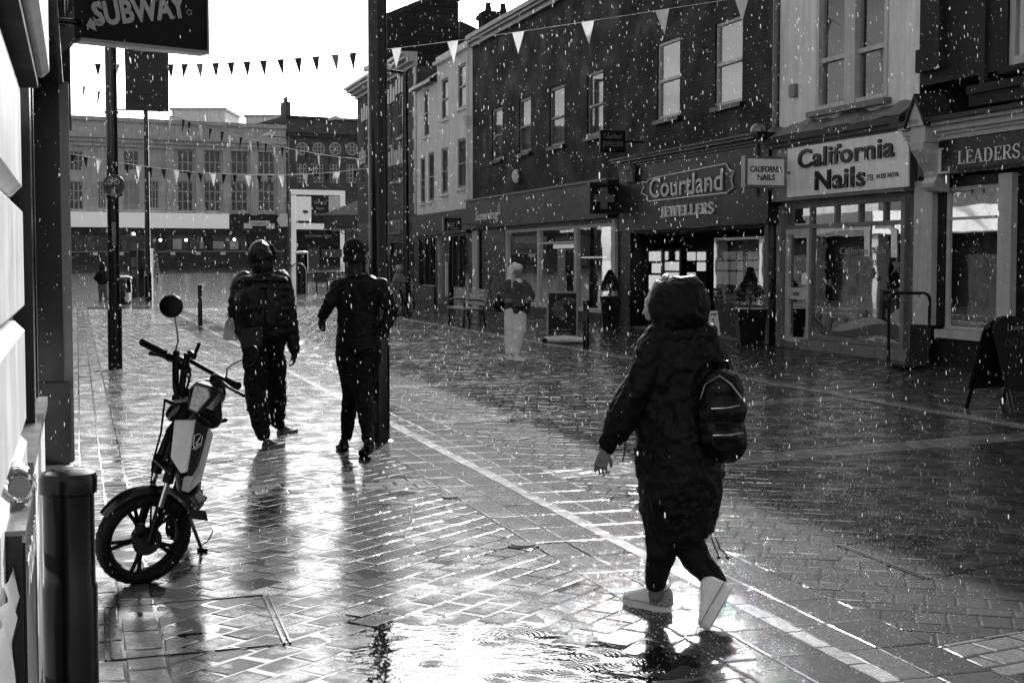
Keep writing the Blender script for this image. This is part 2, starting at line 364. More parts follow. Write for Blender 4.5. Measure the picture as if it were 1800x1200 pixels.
def lay(cell_sn,kind,ang,base,var,L=.2,Wd=.1,zoff=0.0):
    cell=[W(s,n,0)[:2] for s,n in cell_sn]
    A=sum(cell[i][0]*cell[(i+1)%len(cell)][1]-cell[(i+1)%len(cell)][0]*cell[i][1] for i in range(len(cell)))
    if A<0: cell=cell[::-1]
    loc=[rotp(x,y,-ang) for x,y in cell]
    x0=min(p[0] for p in loc)-L;x1=max(p[0] for p in loc)+L;y0=min(p[1] for p in loc)-L;y1=max(p[1] for p in loc)+L
    rects=[]
    if kind=='herring':
        i0,i1=int(x0/Wd)-2,int(x1/Wd)+2; j0,j1=int(y0/Wd)-2,int(y1/Wd)+2
        for j in range(j0,j1):
            for i in range(i0,i1):
                q=(i-j)%4
                if q==0: rects.append((i*Wd,j*Wd,(i+2)*Wd,(j+1)*Wd))
                elif q==3: rects.append((i*Wd,j*Wd,(i+1)*Wd,(j+2)*Wd))
    elif kind=='alt': # stretcher course, then soldier course
        j=math.floor(y0/(L+Wd)); y=j*(L+Wd)
        while y<y1:
            for (lw,dh) in ((L,Wd),(Wd,L)):
                off=((j*7+(3 if dh==L else 0))%5)/5*lw; x=math.floor(x0/lw)*lw+off-lw
                while x<x1: rects.append((x,y,x+lw,y+dh)); x+=lw
                y+=dh
            j+=1
    else:
        j=0; y=y0
        y=math.floor(y0/Wd)*Wd
        while y<y1:
            off=(round(y/Wd)%2)*L*random.choice((.5,.5,.45,.55)); x=math.floor(x0/L)*L+off-L
            while x<x1: rects.append((x,y,x+L,y+Wd)); x+=L
            y+=Wd
    for (a,b_,c,d) in rects:
        mx,my=(a+c)/2,(b_+d)/2
        if mx<x0 or mx>x1 or my<y0 or my>y1: continue
        poly=[rotp(a,b_,ang),rotp(c,b_,ang),rotp(c,d,ang),rotp(a,d,ang)]
        Y=sum(p[1] for p in poly)/4
        inside=True
        k=len(cell)
        out_all=False
        for i in range(k):
            ax,ay=cell[i]; bx,by=cell[(i+1)%k]; ds=[(bx-ax)*(q[1]-ay)-(by-ay)*(q[0]-ax) for q in poly]
            if max(ds)<=0: out_all=True;break
            if min(ds)<0: inside=False
        if out_all: continue
        if not inside:
            poly=clip(poly,cell)
            if len(poly)<3: continue
        X=sum(p[0] for p in poly)/len(poly); Y=sum(p[1] for p in poly)/len(poly)
        g=random.gauss(0,1)
        emit_brick(poly,zoff+.003+lowf(X,Y)+random.gauss(0,.0008),(random.gauss(0,.006),random.gauss(0,.006)),max(.01,base*(1+var*g+(.5 if random.random()<.03 else 0))))
# layout in street coordinates
def band_s(k,n,side): return BS[k]+(.2*(n-2.9) if n>2.9 else 0)
BS=[4.75,10.0,13.7,17.7,22.0,26.6,31.5,37.0,43.0,50.0]
BW=.23
A_L=R(-33); A_R=R(-15)
def cellLR(n0,n1,k): # between band k and k+1
    lo=lambda n: band_s(k,n,0)+BW; hi=lambda n: band_s(k+1,n,0)-BW
    return [(lo(n0),n0),(lo(n1),n1),(hi(n1),n1),(hi(n0),n0)]
NK=8.65
for k in range(-1,len(BS)-1):
    if k==-1:
        cR=[(2.6,3.4),(2.6,NK),(band_s(0,NK,0)-BW,NK),(band_s(0,3.4,0)-BW,3.4)]; cL=[(2.6,.32),(2.6,2.45),(band_s(0,2.4,0)-BW,2.45),(band_s(0,.3,0)-BW,.32)]
    else: cR=cellLR(3.4,NK,k); cL=cellLR(.32,2.45,k)
    lay(cR,'alt',A_R,.026,.34,.212,.14); lay(cL,'run',R(57),.03,.24,.225,.155)
for k in range(len(BS)):
    for (n0,n1) in ((.32,2.45),(3.4,NK)):
        c=[(band_s(k,n0,0)-BW,n0),(band_s(k,n1,0)-BW,n1),(band_s(k,n1,0)+BW,n1),(band_s(k,n0,0)+BW,n0)]
        sl=math.atan(.2) if n0>2.9 else 0
        lay(c,'run',R(TH)+sl,.13,.12,.23,.153)
# drainage channel along n=2.9
for (n0,n1,b,L_,zo) in ((2.45,2.66,.04,.42,0),(2.66,2.905,.035,.42,-.0006),(2.905,2.99,.4,.26,.0006),(2.99,3.14,.085,.42,-.0008),(3.14,3.4,.04,.42,0)):
    s=2.6
    while s<52:
        e=s+L_; poly=[W(s,n0,0)[:2],W(s,n1,0)[:2],W(e,n1,0)[:2],W(e,n0,0)[:2]]
        poly=poly if sum(poly[i][0]*poly[(i+1)%4][1]-poly[(i+1)%4][0]*poly[i][1] for i in range(4))>0 else poly[::-1]
        X=sum(p[0] for p in poly)/4;Y=sum(p[1] for p in poly)/4
        emit_brick(poly,.0036+zo+lowf(X,Y),(random.gauss(0,.003),random.gauss(0,.003)),b*random.uniform(.8,1.2)); s=e
# left margin setts beside the wall, kerb line on the right, footway slabs
lay([(2.6,-.32),(2.6,.0),(52,.0),(52,-.32)],'run',R(TH+90),.08,.2,.2,.16)
lay([(2.6,0),(2.6,.32),(52,.32),(52,0)],'run',R(TH+90),.06,.2,.3,.16)
lay([(8,NK),(8,8.78),(60,8.78),(60,NK)],'run',R(TH+90),.16,.1,.5,.13,.012)
lay([(8,8.78),(8,8.95),(60,8.95),(60,8.78)],'run',R(TH+90),.08,.1,.5,.17,.004)
lay([(10,8.95),(10,NF-.02),(60,NF-.02),(60,8.95)],'run',R(TH),.03,.22,.4,.2,.004)
me=bpy.data.meshes.new('brick_paving'); me.from_pydata(PV,[],PF); me.update()
at=me.attributes.new('shade','FLOAT','FACE'); at.data.foreach_set('value',PS)
# water standing in the joints just below the brick faces
jm=MB(); ns=[-.32+.18*i for i in range(int((8.65+.32)/.18)+1)]+[8.65]; ss_=[2.6+.2*i for i in range(248)]
jv=[]
for s_i in ss_:
    for n_i in ns: X,Y,_=W(s_i,n_i,0); jv.append((X,Y,lowf(X,Y)+(.0014 if n_i<3 else .0002)))
kk=len(ns); jf=[(i*kk+j,(i+1)*kk+j,(i+1)*kk+j+1,i*kk+j+1) for i in range(len(ss_)-1) for j in range(kk-1)]
jm.add(jv,[tuple(reversed(f)) for f in jf],True)
# wet brick material
def wetmat(name,attr,v=.06,rough=.75,coatr=.05,grain=.0010,far=False):
    m=bpy.data.materials.new(name); m.use_nodes=True; t=m.node_tree; p=t.nodes['Principled BSDF']
    geo=_n(t,'ShaderNodeNewGeometry')
    if attr:
        a=_n(t,'ShaderNodeAttribute'); a.attribute_name='shade'
        nz=_n(t,'ShaderNodeTexNoise'); nz.inputs['Scale'].default_value=34; nz.inputs['Detail'].default_value=6; nz.inputs['Roughness'].default_value=.7; t.links.new(geo.outputs['Position'],nz.inputs['Vector'])
        mr=_n(t,'ShaderNodeMapRange'); mr.inputs['From Min'].default_value=.3; mr.inputs['From Max'].default_value=.7; mr.inputs['To Min'].default_value=.55; mr.inputs['To Max'].default_value=1.4; t.links.new(nz.outputs['Fac'],mr.inputs['Value'])
        ml=_n(t,'ShaderNodeMath'); ml.operation='MULTIPLY'; t.links.new(a.outputs['Fac'],ml.inputs[0]); t.links.new(mr.outputs[0],ml.inputs[1])
        t.links.new(ml.outputs[0],p.inputs['Base Color'])
    else:
        nz=_n(t,'ShaderNodeTexNoise'); nz.inputs['Scale'].default_value=1.5; nz.inputs['Detail'].default_value=8; t.links.new(geo.outputs['Position'],nz.inputs['Vector'])
        mr=_n(t,'ShaderNodeMapRange'); mr.inputs['To Min'].default_value=v*.6; mr.inputs['To Max'].default_value=v*1.5; t.links.new(nz.outputs['Fac'],mr.inputs['Value']); t.links.new(mr.outputs[0],p.inputs['Base Color'])
    p.inputs['Roughness'].default_value=rough; p.inputs['Specular IOR Level'].default_value=.02; p.inputs['Coat IOR'].default_value=1.36
    # water film is thinner in some places, so its gloss varies
    n2=_n(t,'ShaderNodeTexNoise'); n2.inputs['Scale'].default_value=3.4 if attr else 2.2; n2.inputs['Detail'].default_value=6; n2.inputs['Roughness'].default_value=.7; t.links.new(geo.outputs['Position'],n2.inputs['Vector'])
    m2=_n(t,'ShaderNodeMapRange'); m2.inputs['From Min'].default_value=.35; m2.inputs['From Max'].default_value=.65; m2.inputs['To Min'].default_value=coatr*.5; m2.inputs['To Max'].default_value=coatr*1.35; t.links.new(n2.outputs['Fac'],m2.inputs['Value'])
    t.links.new(m2.outputs[0],p.inputs['Coat Roughness'])
    m5=_n(t,'ShaderNodeMapRange'); m5.inputs['From Min'].default_value=.40; m5.inputs['From Max'].default_value=.54; m5.inputs['To Min'].default_value=1.0; m5.inputs['To Max'].default_value=.3 if attr else .9; t.links.new(n2.outputs['Fac'],m5.inputs['Value']); t.links.new(m5.outputs[0],p.inputs['Coat Weight'])
    b=_n(t,'ShaderNodeBump'); b.inputs['Distance'].default_value=1; b.inputs['Strength'].default_value=1
    n3=_n(t,'ShaderNodeTexNoise'); n3.inputs['Scale'].default_value=70 if not far else 12; n3.inputs['Detail'].default_value=6; n3.inputs['Roughness'].default_value=.6; t.links.new(geo.outputs['Position'],n3.inputs['Vector'])
    n4=_n(t,'ShaderNodeTexNoise'); n4.inputs['Scale'].default_value=260 if not far else 40; n4.inputs['Detail'].default_value=3; t.links.new(geo.outputs['Position'],n4.inputs['Vector'])
    q=_n(t,'ShaderNodeMath'); q.operation='MULTIPLY'; q.inputs[1].default_value=grain; t.links.new(n3.outputs['Fac'],q.inputs[0])
    q2=_n(t,'ShaderNodeMath'); q2.operation='MULTIPLY_ADD'; q2.inputs[1].default_value=grain*.28; t.links.new(n4.outputs['Fac'],q2.inputs[0]); t.links.new(q.outputs[0],q2.inputs[2])
    t.links.new(q2.outputs[0],b.inputs['Height']); t.links.new(b.outputs[0],p.inputs['Coat Normal']); t.links.new(b.outputs[0],p.inputs['Normal'])
    return m
M_pave=wetmat('wet_brick',True); M_mortar=wetmat('wet_sand_joint',False,.03,.8,.1,.001); M_far=wetmat('wet_far_paving',False,.04,.8,.09,.006,far=True)
M_joint=wetmat('wet_joint_sand',False,.03,.8,.03,.0003); q=jm.build('paving_joints',M_joint); tag(q,kind='structure')
me.materials.append(M_pave); pav=bpy.data.objects.new('brick_paving',me); COL.objects.link(pav); tag(pav,kind='structure')
# ground sheet to the horizon, following the slight rise of the square
gm=MB(); xs=[-400,-60,-20,0,20,60,400]; ys=[-60,0,25,50,58,80,100,140,200,600]
rows=[]
for y in ys: rows.append([(x,y,(min(terr(y),1.6))-.011) for x in xs])
for i in range(len(ys)-1):
    for j in range(len(xs)-1): gm.quad(rows[i][j],rows[i][j+1],rows[i+1][j+1],rows[i+1][j])
g=gm.build('ground',[M_mortar]); tag(g,kind='structure')
sq=MB()
ys2=[49.5,54,58,70,80,100,120,140,170]
for i in range(len(ys2)-1):
    y0,y1=ys2[i],ys2[i+1]; sq.quad((-90,y0,terr(y0)+.001),(40,y0,terr(y0)+.001),(40,y1,terr(y1)+.001),(-90,y1,terr(y1)+.001))
q=sq.build('square_paving',M_far); tag(q,kind='structure')
# the open square left of the street beyond the corner building
sq=MB(); sq.add([W(11.9,-.33,.001),W(52,-.33,.001),(-90,49.4,.001),(-90,11,.001)],[(0,1,2,3)])
q=sq.build('square_edge_paving',M_far); tag(q,kind='structure')
# standing water with raindrop rings
def watermat():
    m=bpy.data.materials.new('standing_water'); m.use_nodes=True; t=m.node_tree; t.nodes.clear()
    o=_n(t,'ShaderNodeOutputMaterial'); mx=_n(t,'ShaderNodeMixShader'); tr=_n(t,'ShaderNodeBsdfTransparent'); gl=_n(t,'ShaderNodeBsdfGlossy'); fr=_n(t,'ShaderNodeFresnel'); fr.inputs[0].default_value=1.33
    tr.inputs[0].default_value=(.85,.85,.85,1); gl.inputs['Roughness'].default_value=.05
    geo=_n(t,'ShaderNodeNewGeometry'); acc=None
    cs=[(905,1115,.16),(870,1125,.1),(800,968,.14),(770,978,.08),(1060,1060,.0),(1050,1150,.14),(1000,1175,.13),(940,1185,.1),(1100,1165,.1),(760,1165,.06),(700,1120,.05),(640,1180,.06),(880,1190,.08),(1040,1070,.08),(330,880,.08),(620,1060,.05),(840,1050,.05),(1150,1180,.08),(560,1180,.05),(460,1065,.07)]
    for (u,v,rr) in cs:
        if rr==0: continue
        gx=G(u,v); d=_n(t,'ShaderNodeVectorMath'); d.operation='DISTANCE'; d.inputs[1].default_value=(gx[0],gx[1],0); t.links.new(geo.outputs['Position'],d.inputs[0])
        a=_n(t,'ShaderNodeMath'); a.operation='MULTIPLY'; a.inputs[1].default_value=2*math.pi/(.016+rr*.05); t.links.new(d.outputs['Value'],a.inputs[0])
        s_=_n(t,'ShaderNodeMath'); s_.operation='SINE'; t.links.new(a.outputs[0],s_.inputs[0])
        f=_n(t,'ShaderNodeMapRange'); f.interpolation_type='SMOOTHSTEP'; f.inputs['From Min'].default_value=rr*.5; f.inputs['From Max'].default_value=rr*1.05; f.inputs['To Min'].default_value=.0006; f.inputs['To Max'].default_value=0; t.links.new(d.outputs['Value'],f.inputs['Value'])
        w=_n(t,'ShaderNodeMath'); w.operation='MULTIPLY'; t.links.new(s_.outputs[0],w.inputs[0]); t.links.new(f.outputs[0],w.inputs[1])
        if acc is None: acc=w.outputs[0]
        else:
            ad=_n(t,'ShaderNodeMath'); ad.operation='ADD'; t.links.new(acc,ad.inputs[0]); t.links.new(w.outputs[0],ad.inputs[1]); acc=ad.outputs[0]
    nz=_n(t,'ShaderNodeTexNoise'); nz.inputs['Scale'].default_value=14; nz.inputs['Detail'].default_value=3; t.links.new(geo.outputs['Position'],nz.inputs['Vector'])
    k=_n(t,'ShaderNodeMath'); k.operation='MULTIPLY_ADD'; k.inputs[1].default_value=.0026; t.links.new(nz.outputs['Fac'],k.inputs[0]); t.links.new(acc,k.inputs[2])
    b=_n(t,'ShaderNodeBump'); b.inputs['Distance'].default_value=1; t.links.new(k.outputs[0],b.inputs['Height'])
    t.links.new(b.outputs[0],gl.inputs['Normal']); t.links.new(b.outputs[0],fr.inputs['Normal'])
    t.links.new(fr.outputs[0],mx.inputs[0]); t.links.new(tr.outputs[0],mx.inputs[1]); t.links.new(gl.outputs[0],mx.inputs[2]); t.links.new(mx.outputs[0],o.inputs[0]); return m
wm=MB(); wm.quad(W(2.6,-.3,-.0022),W(2.6,8.6,-.0022),W(16,8.6,-.0022),W(16,-.3,-.0022))
q=wm.build('puddle_water',watermat()); tag(q,kind='structure')
# inspection covers and steel channel frames let into the paving
M_cover=wetmat('wet_iron_cover',False,.03,.4,.08,.0004)
M_dullid=mat('rough_iron_lid',.01,.8,spec=.2)
def cover(pts,label,strong):
    c=np.mean(pts,axis=0); e=thing('inspection_cover',c,label,'manhole cover','metal covers let into the paving')
    for i in range(4):
        a,b=np.array(pts[i]),np.array(pts[(i+1)%4]); d=b-a; L=np.linalg.norm(d); d/=L; nn=np.array([-d[1],d[0],0]); fr=MB()
        for off,w in (((0,.010),(.026,.008)) if i in strong else ((0,.003),)):
            A_=a+nn*off; B_=b+nn*off; z0,z1=0,(.0085 if i in strong else .0052)
            fr.hexa([A_+[0,0,z0],B_+[0,0,z0],B_+nn*w+[0,0,z0],A_+nn*w+[0,0,z0],A_+[0,0,z1],B_+[0,0,z1],B_+nn*w+[0,0,z1],A_+nn*w+[0,0,z1]])
        fr.build('edge_strip',M_cover,e)
    return e
cover([G(195,1068),G(460,1046),G(498,1132),G(200,1160)],'metal cover edging in the paving below the front wheel of the moped',(1,3))
cover([G(1480,958),G(1700,928),G(1830,975),G(1635,1018)],'long narrow steel cover edging in the dark paving right of the walking woman',(3,))
for (u,v,r_,lb) in ((920,958,.07,'small round stopcock lid in the paving left of the woman in the long coat'),(790,874,.06,'small round lid in the paving left of the drainage channel, farther of the two')):
    g=G(u,v); e=thing('stopcock_cover',g,lb,'drain lid'); 
    MB().lathe((g[0],g[1],.0),[(r_*1.3,0),(r_*1.3,.004),(r_*1.25,.005),(r_*1.1,.005)],28).build('surround',M_dullid,e)
    MB().lathe((g[0],g[1],.004),[(r_,0),(r_,.0065),(r_*.9,.0075)],24).build('lid',M_dullid,e)
# ---------------------------------------------------------------- building helpers (street-parallel facades)
def panel(mb,s0,s1,z0,z1,holes,nf=NF,rev=.14):
    ss=sorted({s0,s1,*[h[0] for h in holes],*[h[1] for h in holes]}); zs=sorted({z0,z1,*[h[2] for h in holes],*[h[3] for h in holes]})
    ss=[a for a in ss if s0<=a<=s1]; zs=[a for a in zs if z0<=a<=z1]
    for i in range(len(ss)-1):
        for j in range(len(zs)-1):
            cs,cz=(ss[i]+ss[i+1])/2,(zs[j]+zs[j+1])/2
            if any(h[0]<cs<h[1] and h[2]<cz<h[3] for h in holes): continue
            mb.quad(W(ss[i],nf,zs[j]),W(ss[i+1],nf,zs[j]),W(ss[i+1],nf,zs[j+1]),W(ss[i],nf,zs[j+1]))
    for (a,b,c,d) in holes:
        for (p,q) in (((a,c),(b,c)),((b,c),(b,d)),((b,d),(a,d)),((a,d),(a,c))):
            mb.quad(W(p[0],nf,p[1]),W(q[0],nf,q[1]),W(q[0],nf+rev,q[1]),W(p[0],nf+rev,p[1]))
def shell(mb,s0,s1,z0,z1,depth,nf=NF): # sides, back and roof of a block (front left open)
    mb.quad(W(s0,nf,z0),W(s0,nf+depth,z0),W(s0,nf+depth,z1),W(s0,nf,z1)); mb.quad(W(s1,nf,z0),W(s1,nf,z1),W(s1,nf+depth,z1),W(s1,nf+depth,z0))
    mb.quad(W(s0,nf+depth,z0),W(s1,nf+depth,z0),W(s1,nf+depth,z1),W(s0,nf+depth,z1)); mb.quad(W(s0,nf,z1),W(s0,nf+depth,z1),W(s1,nf+depth,z1),W(s1,nf,z1))
def sash(par,s0,s1,z0,z1,nf=NF,fm=None,sill=True,sm=None,fw=.06,mid=.5,curt=None,vbars=0,hb=(),depth=.09,glass=None,head=None):
    fm=fm or M_dtrim
    f=MB(); n0=nf+depth-.05; n1=nf+depth+.03
    f.sbox(s0,s0+fw,n0,n1,z0,z1); f.sbox(s1-fw,s1,n0,n1,z0,z1); f.sbox(s0+fw,s1-fw,n0,n1,z0,z0+fw*1.2); f.sbox(s0+fw,s1-fw,n0,n1,z1-fw,z1)
    if mid: zm=z0+(z1-z0)*mid; f.sbox(s0+fw,s1-fw,n0-.015,n1-.02,zm-.03,zm+.03)
    for i in range(vbars):
        sx=s0+(s1-s0)*(i+1)/(vbars+1); f.sbox(sx-.015,sx+.015,n0+.01,n1-.01,z0+fw*1.2,z1-fw)
    for q in hb:
        zq=z0+(z1-z0)*q; f.sbox(s0+fw,s1-fw,n0+.014,n1-.012,zq-.013,zq+.013)
    w=f.build('window',fm,par)
    MB().quad(W(s0+fw*.5,n1-.04,z0),W(s1-fw*.5,n1-.04,z0),W(s1-fw*.5,n1-.04,z1),W(s0+fw*.5,n1-.04,z1)).build('pane',glass or M_glassu,w)
    c=MB(); k=14
    for i in range(k): # hanging cloth with folds
        a=s0+fw*.5+(s1-s0-fw)*i/k; b=s0+fw*.5+(s1-s0-fw)*(i+1)/k; na=n1+.10+.02*math.sin(i*2.1); nb=n1+.10+.02*math.sin((i+1)*2.1)
        c.quad(W(a,na,z0),W(b,nb,z0),W(b,nb,z1),W(a,na,z1))
    c.build('curtain',curt or M_curt,w)
    if sill: MB().sbox(s0-.08,s1+.08,nf-.09,nf+depth-.05,z0-.09,z0-.002).build('sill',sm or M_trim,w)
    if head: MB().sbox(s0-.06,s1+.06,nf-.02,nf+.01,z1+.002,z1+.2).build('lintel',head,w)
    return w
def rect(u0,v0,u1,v1,n=NF): # near/far columns -> (s_near,s_far,z_bottom,z_top) read at the left (far) column
    sa=FS(u0,(v0+v1)/2,n); sb=FS(u1,(v0+v1)/2,n); return min(sa,sb),max(sa,sb),FZ(u0,v1,n),FZ(u0,v0,n)
def bldg(name,s,label,cat='building'): return thing(name,W(s,NF,0),label,cat)
def dentil(mb,s0,s1,z,steps,nf=NF): # stepped cornice: list of (projection, height)
    for i,(pr,h) in enumerate(steps): mb.sbox(s0,s1,nf-pr,nf+.02,z,z+h-.001); z+=h
    return z
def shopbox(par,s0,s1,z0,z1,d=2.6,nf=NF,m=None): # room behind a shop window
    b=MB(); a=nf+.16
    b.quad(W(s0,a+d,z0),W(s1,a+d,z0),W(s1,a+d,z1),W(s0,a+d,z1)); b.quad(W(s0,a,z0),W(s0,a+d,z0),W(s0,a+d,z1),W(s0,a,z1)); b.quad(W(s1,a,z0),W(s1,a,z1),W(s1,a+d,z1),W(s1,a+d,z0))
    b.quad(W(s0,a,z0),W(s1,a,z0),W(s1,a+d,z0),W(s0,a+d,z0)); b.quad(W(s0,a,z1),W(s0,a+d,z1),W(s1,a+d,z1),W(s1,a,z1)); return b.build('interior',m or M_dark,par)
def pane(par,s0,s1,z0,z1,n,name='shop_window',m=None): return MB().quad(W(s0,n,z0),W(s1,n,z0),W(s1,n,z1),W(s0,n,z1)).build(name,m or M_glass,par)
# ================= letting agent's building (nearest on the right) =================
s1=FS(1613); s0=12.0
LB=bldg('letting_agent_building',(s0+s1)/2,'sooty stone building with pale pilasters and black shop fascia at the right edge')
zs=FZ(1640,590); wz1=FZ(1660,328)
wA=rect(1660,330,1762,578)   # shop window
holes=[(wA[0],wA[1],wA[2],wA[3]),(12.5,wA[0]-.95,.35,wA[3])]
uw=rect(1772,-150,1840,118)
holes2=[(uw[0],uw[1],uw[2],uw[3]),(12.6,uw[0]-.9,uw[2],uw[3])]
zf0=FZ(1640,315); zf1=FZ(1640,262)
b=MB(); panel(b,s0,s1,4.35,10.5,holes2); shell(b,s0,s1,0,10.5,9); b.build('upper_wall',M_stoned,LB)
b=MB(); panel(b,s0,s1,.0,zf0,holes); b.build('shop_front_wall',M_dtrim,LB)
# pale pilasters and sill
b=MB()
for (ua,ub) in ((1616,1648),(1764,1788)):
    a,c=FS(ub),FS(ua); MB().sbox(a,c,NF-.10,NF+.03,.62,zf0-.02).build('pilaster',M_cream,LB)
b=MB()
for (ua,ub) in ((1616,1650),(1762,1790)): a,c=FS(ub),FS(ua); MB().sbox(a,c,NF-.14,NF+.03,0,.61).build('pilaster_base',M_dtrim,LB)
MB().sbox(wA[0]-.06,wA[1]+.06,NF-.12,NF+.05,wA[2]-.13,wA[2]-.005).build('window_sill',M_cream,LB)
f=MB(); n0,n1=NF+.03,NF+.1
f.sbox(wA[0],wA[0]+.05,n0,n1,wA[2],wA[3]); f.sbox(wA[1]-.05,wA[1],n0,n1,wA[2],wA[3]); f.sbox(wA[0]+.05,wA[1]-.05,n0,n1,wA[3]-.06,wA[3]); f.sbox(wA[0]+.05,wA[1]-.05,n0,n1,wA[2],wA[2]+.05)
zr=FZ(1660,385); f.sbox(wA[0]+.05,wA[1]-.05,n0,n1,zr-.02,zr+.02)
fr=f.build('shop_window_frame',M_cream,LB); pane(fr,wA[0]+.03,wA[1]-.03,wA[2]+.02,wA[3]-.02,NF+.065)
pane(LB,12.55,wA[0]-1.0,.4,wA[3],NF+.08)
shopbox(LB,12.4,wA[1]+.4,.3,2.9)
d=MB() # blind band, display cards and stands
d.sbox(wA[0]+.1,wA[1]-.1,NF+.3,NF+.32,FZ(1660,405),FZ(1660,372)); d.build('window_blind',M_signw,LB)
for k,(ua,ub,va,vb) in enumerate(((1690,1700,410,560),(1728,1734,400,545),(1700,1728,450,470),(1738,1752,450,545),(1712,1742,500,525),(1680,1750,548,556))):
    a=rect(ua,va,ub,vb,NF+.9); MB().sbox(a[0],a[1],NF+.9,NF+.95,a[2],a[3]).build('display_stand',M_inlight if k%2==0 else M_inmid,LB)
# fascia with cornice, console bracket with gabled cap
fs0,fs1=s0,FS(1634)
fb=MB().sbox(fs0,fs1,NF-.22,NF-.02,FZ(1636,312),FZ(1636,254)).build('fascia_board',M_black,LB)
zb=FZ(1636,254)
c=MB(); zz=dentil(c,fs0,FS(1618),zb+.003,[(.26,.07),(.30,.05),(.36,.09),(.44,.05)]); c.build('cornice',M_cream,LB)
MB().sbox(fs0,FS(1612),NF-.52,NF+.04,zz+.002,zz+.07).build('lead_capping',M_roofd,LB)
cs0,cs1=FS(1634,260,NF-.4),FS(1608,260,NF-.4); cm=(cs0+cs1)/2
b=MB(); b.sbox(cs0,cs1,NF-.48,NF-.02,zb-.02,zz-.03)
prof=[(0,-.48),(-.10,-.47),(-.25,-.36),(-.42,-.24),(-.52,-.22),(-.60,-.27),(-.66,-.26),(-.72,-.2),(-.74,0),(0,0)]
zt=zb-.025
b.prism([W(cs0+.03,NF+p-.02,zt+z) for z,p in prof],[ (cs1-cs0-.06)*SD[0],(cs1-cs0-.06)*SD[1],0])
for q in (.25,.5,.75): b.sbox(cs0+(cs1-cs0)*q-.015,cs0+(cs1-cs0)*q+.015,NF-.40,NF-.3,zt-.3,zt-.12)
b.build('console_bracket',M_cream,LB)
b=MB(); e=.05; zc=zz-.03
b.prism([W(cs0-e,NF-.52,zc),W(cs1+e,NF-.52,zc),W(cm,NF-.52,zc+.42)],[ND[0]*.5,ND[1]*.5,0]); b.build('bracket_gable',M_cream,LB)
b=MB(); 
for (a0,a1) in ((cs0-e-.03,cm),(cs1+e+.03,cm)):
    p=[W(a0,NF-.56,zc-.02),W(a1,NF-.56,zc+.42),W(a1,NF-.56,zc+.49),W(a0,NF-.56,zc+.05)]; b.prism(p,[ND[0]*.56,ND[1]*.56,0])
b.build('gable_roof',M_roofd,LB)
b=MB(); ps0,ps1=FS(1660),FS(1622) # upper pier and string course
b.sbox(FS(1655),FS(1621),NF-.10,NF+.02,4.9,10.5); b.sbox(FS(1655)-.06,FS(1621)+.05,NF-.14,NF+.02,4.55,4.9); 
zq=FZ(1700,155); b.sbox(s0,FS(1706),NF-.12,NF+.02,zq-.12,zq); b.sbox(s0,FS(1706),NF-.07,NF+.02,zq-.3,zq-.122)
b.sbox(FS(1730),FS(1722),NF-.05,NF+.02,zq,10.5); b.build('stone_pier',M_stoned,LB)
sash(LB,*uw,fm=M_cream,sill=True,sm=M_stoned,fw=.12,mid=.45)
sash(LB,12.6,uw[0]-.9,uw[2],uw[3],fm=M_cream,sm=M_stoned,fw=.12,mid=.45)
# lettering
nb=NF-.22
def wl(s,z,n=NF): return np.array(W(s,n,z))
a=FS(1646,290,nb); zL=FZ(1646,306,nb); serif('L',wl(a,zL,nb),SX,UP,(FZ(1646,262,nb)-zL),M_letw,fb,width=(FS(1646,280,nb)-FS(1670,280,nb)))
a=FS(1684,290,nb); zL=FZ(1684,289,nb); serif('LEADERS',wl(a,zL,nb),SX,UP,(FZ(1684,266,nb)-zL),M_letw,fb,width=(FS(1684,280,nb)-FS(1793,280,nb)))
a=FS(1684,300,nb); zL=FZ(1684,302,nb); text('Connecting people with property',wl(a,zL,nb),SX,UP,.09,M_letd,fb,width=(FS(1684,300,nb)-FS(1795,300,nb)))
MB().sbox(FS(1677,280,nb),FS(1676,280,nb),nb-.006,nb,FZ(1676,300,nb),FZ(1676,262,nb)).build('divider',M_letd,fb)
# ================= nail salon =================
n0s=FS(1612); n1s=FS(1368)
NB=bldg('nail_salon_building',(n0s+n1s)/2,'pale rendered building with twin sash windows above the nail salon shop')
wl1=rect(1437,-60,1499,196); wl2=rect(1503,-90,1562,182)
zt_=wl1[3]
win=(FS(1562,100),FS(1437,100),FZ(1437,197),wl1[3])
zfb=FZ(1370,258)
b=MB(); panel(b,n0s,n1s,zfb+.1,9.6,[win]); shell(b,n0s,n1s,0,9.6,9); b.build('upper_wall',M_render,NB)
fd=FS(1420,500)
shop=(FS(1598),FS(1372),0.12,FZ(1375,362))
b=MB(); panel(b,n0s,n1s,0,zfb+.1,[shop]); b.build('shop_front_wall',M_trim,NB)
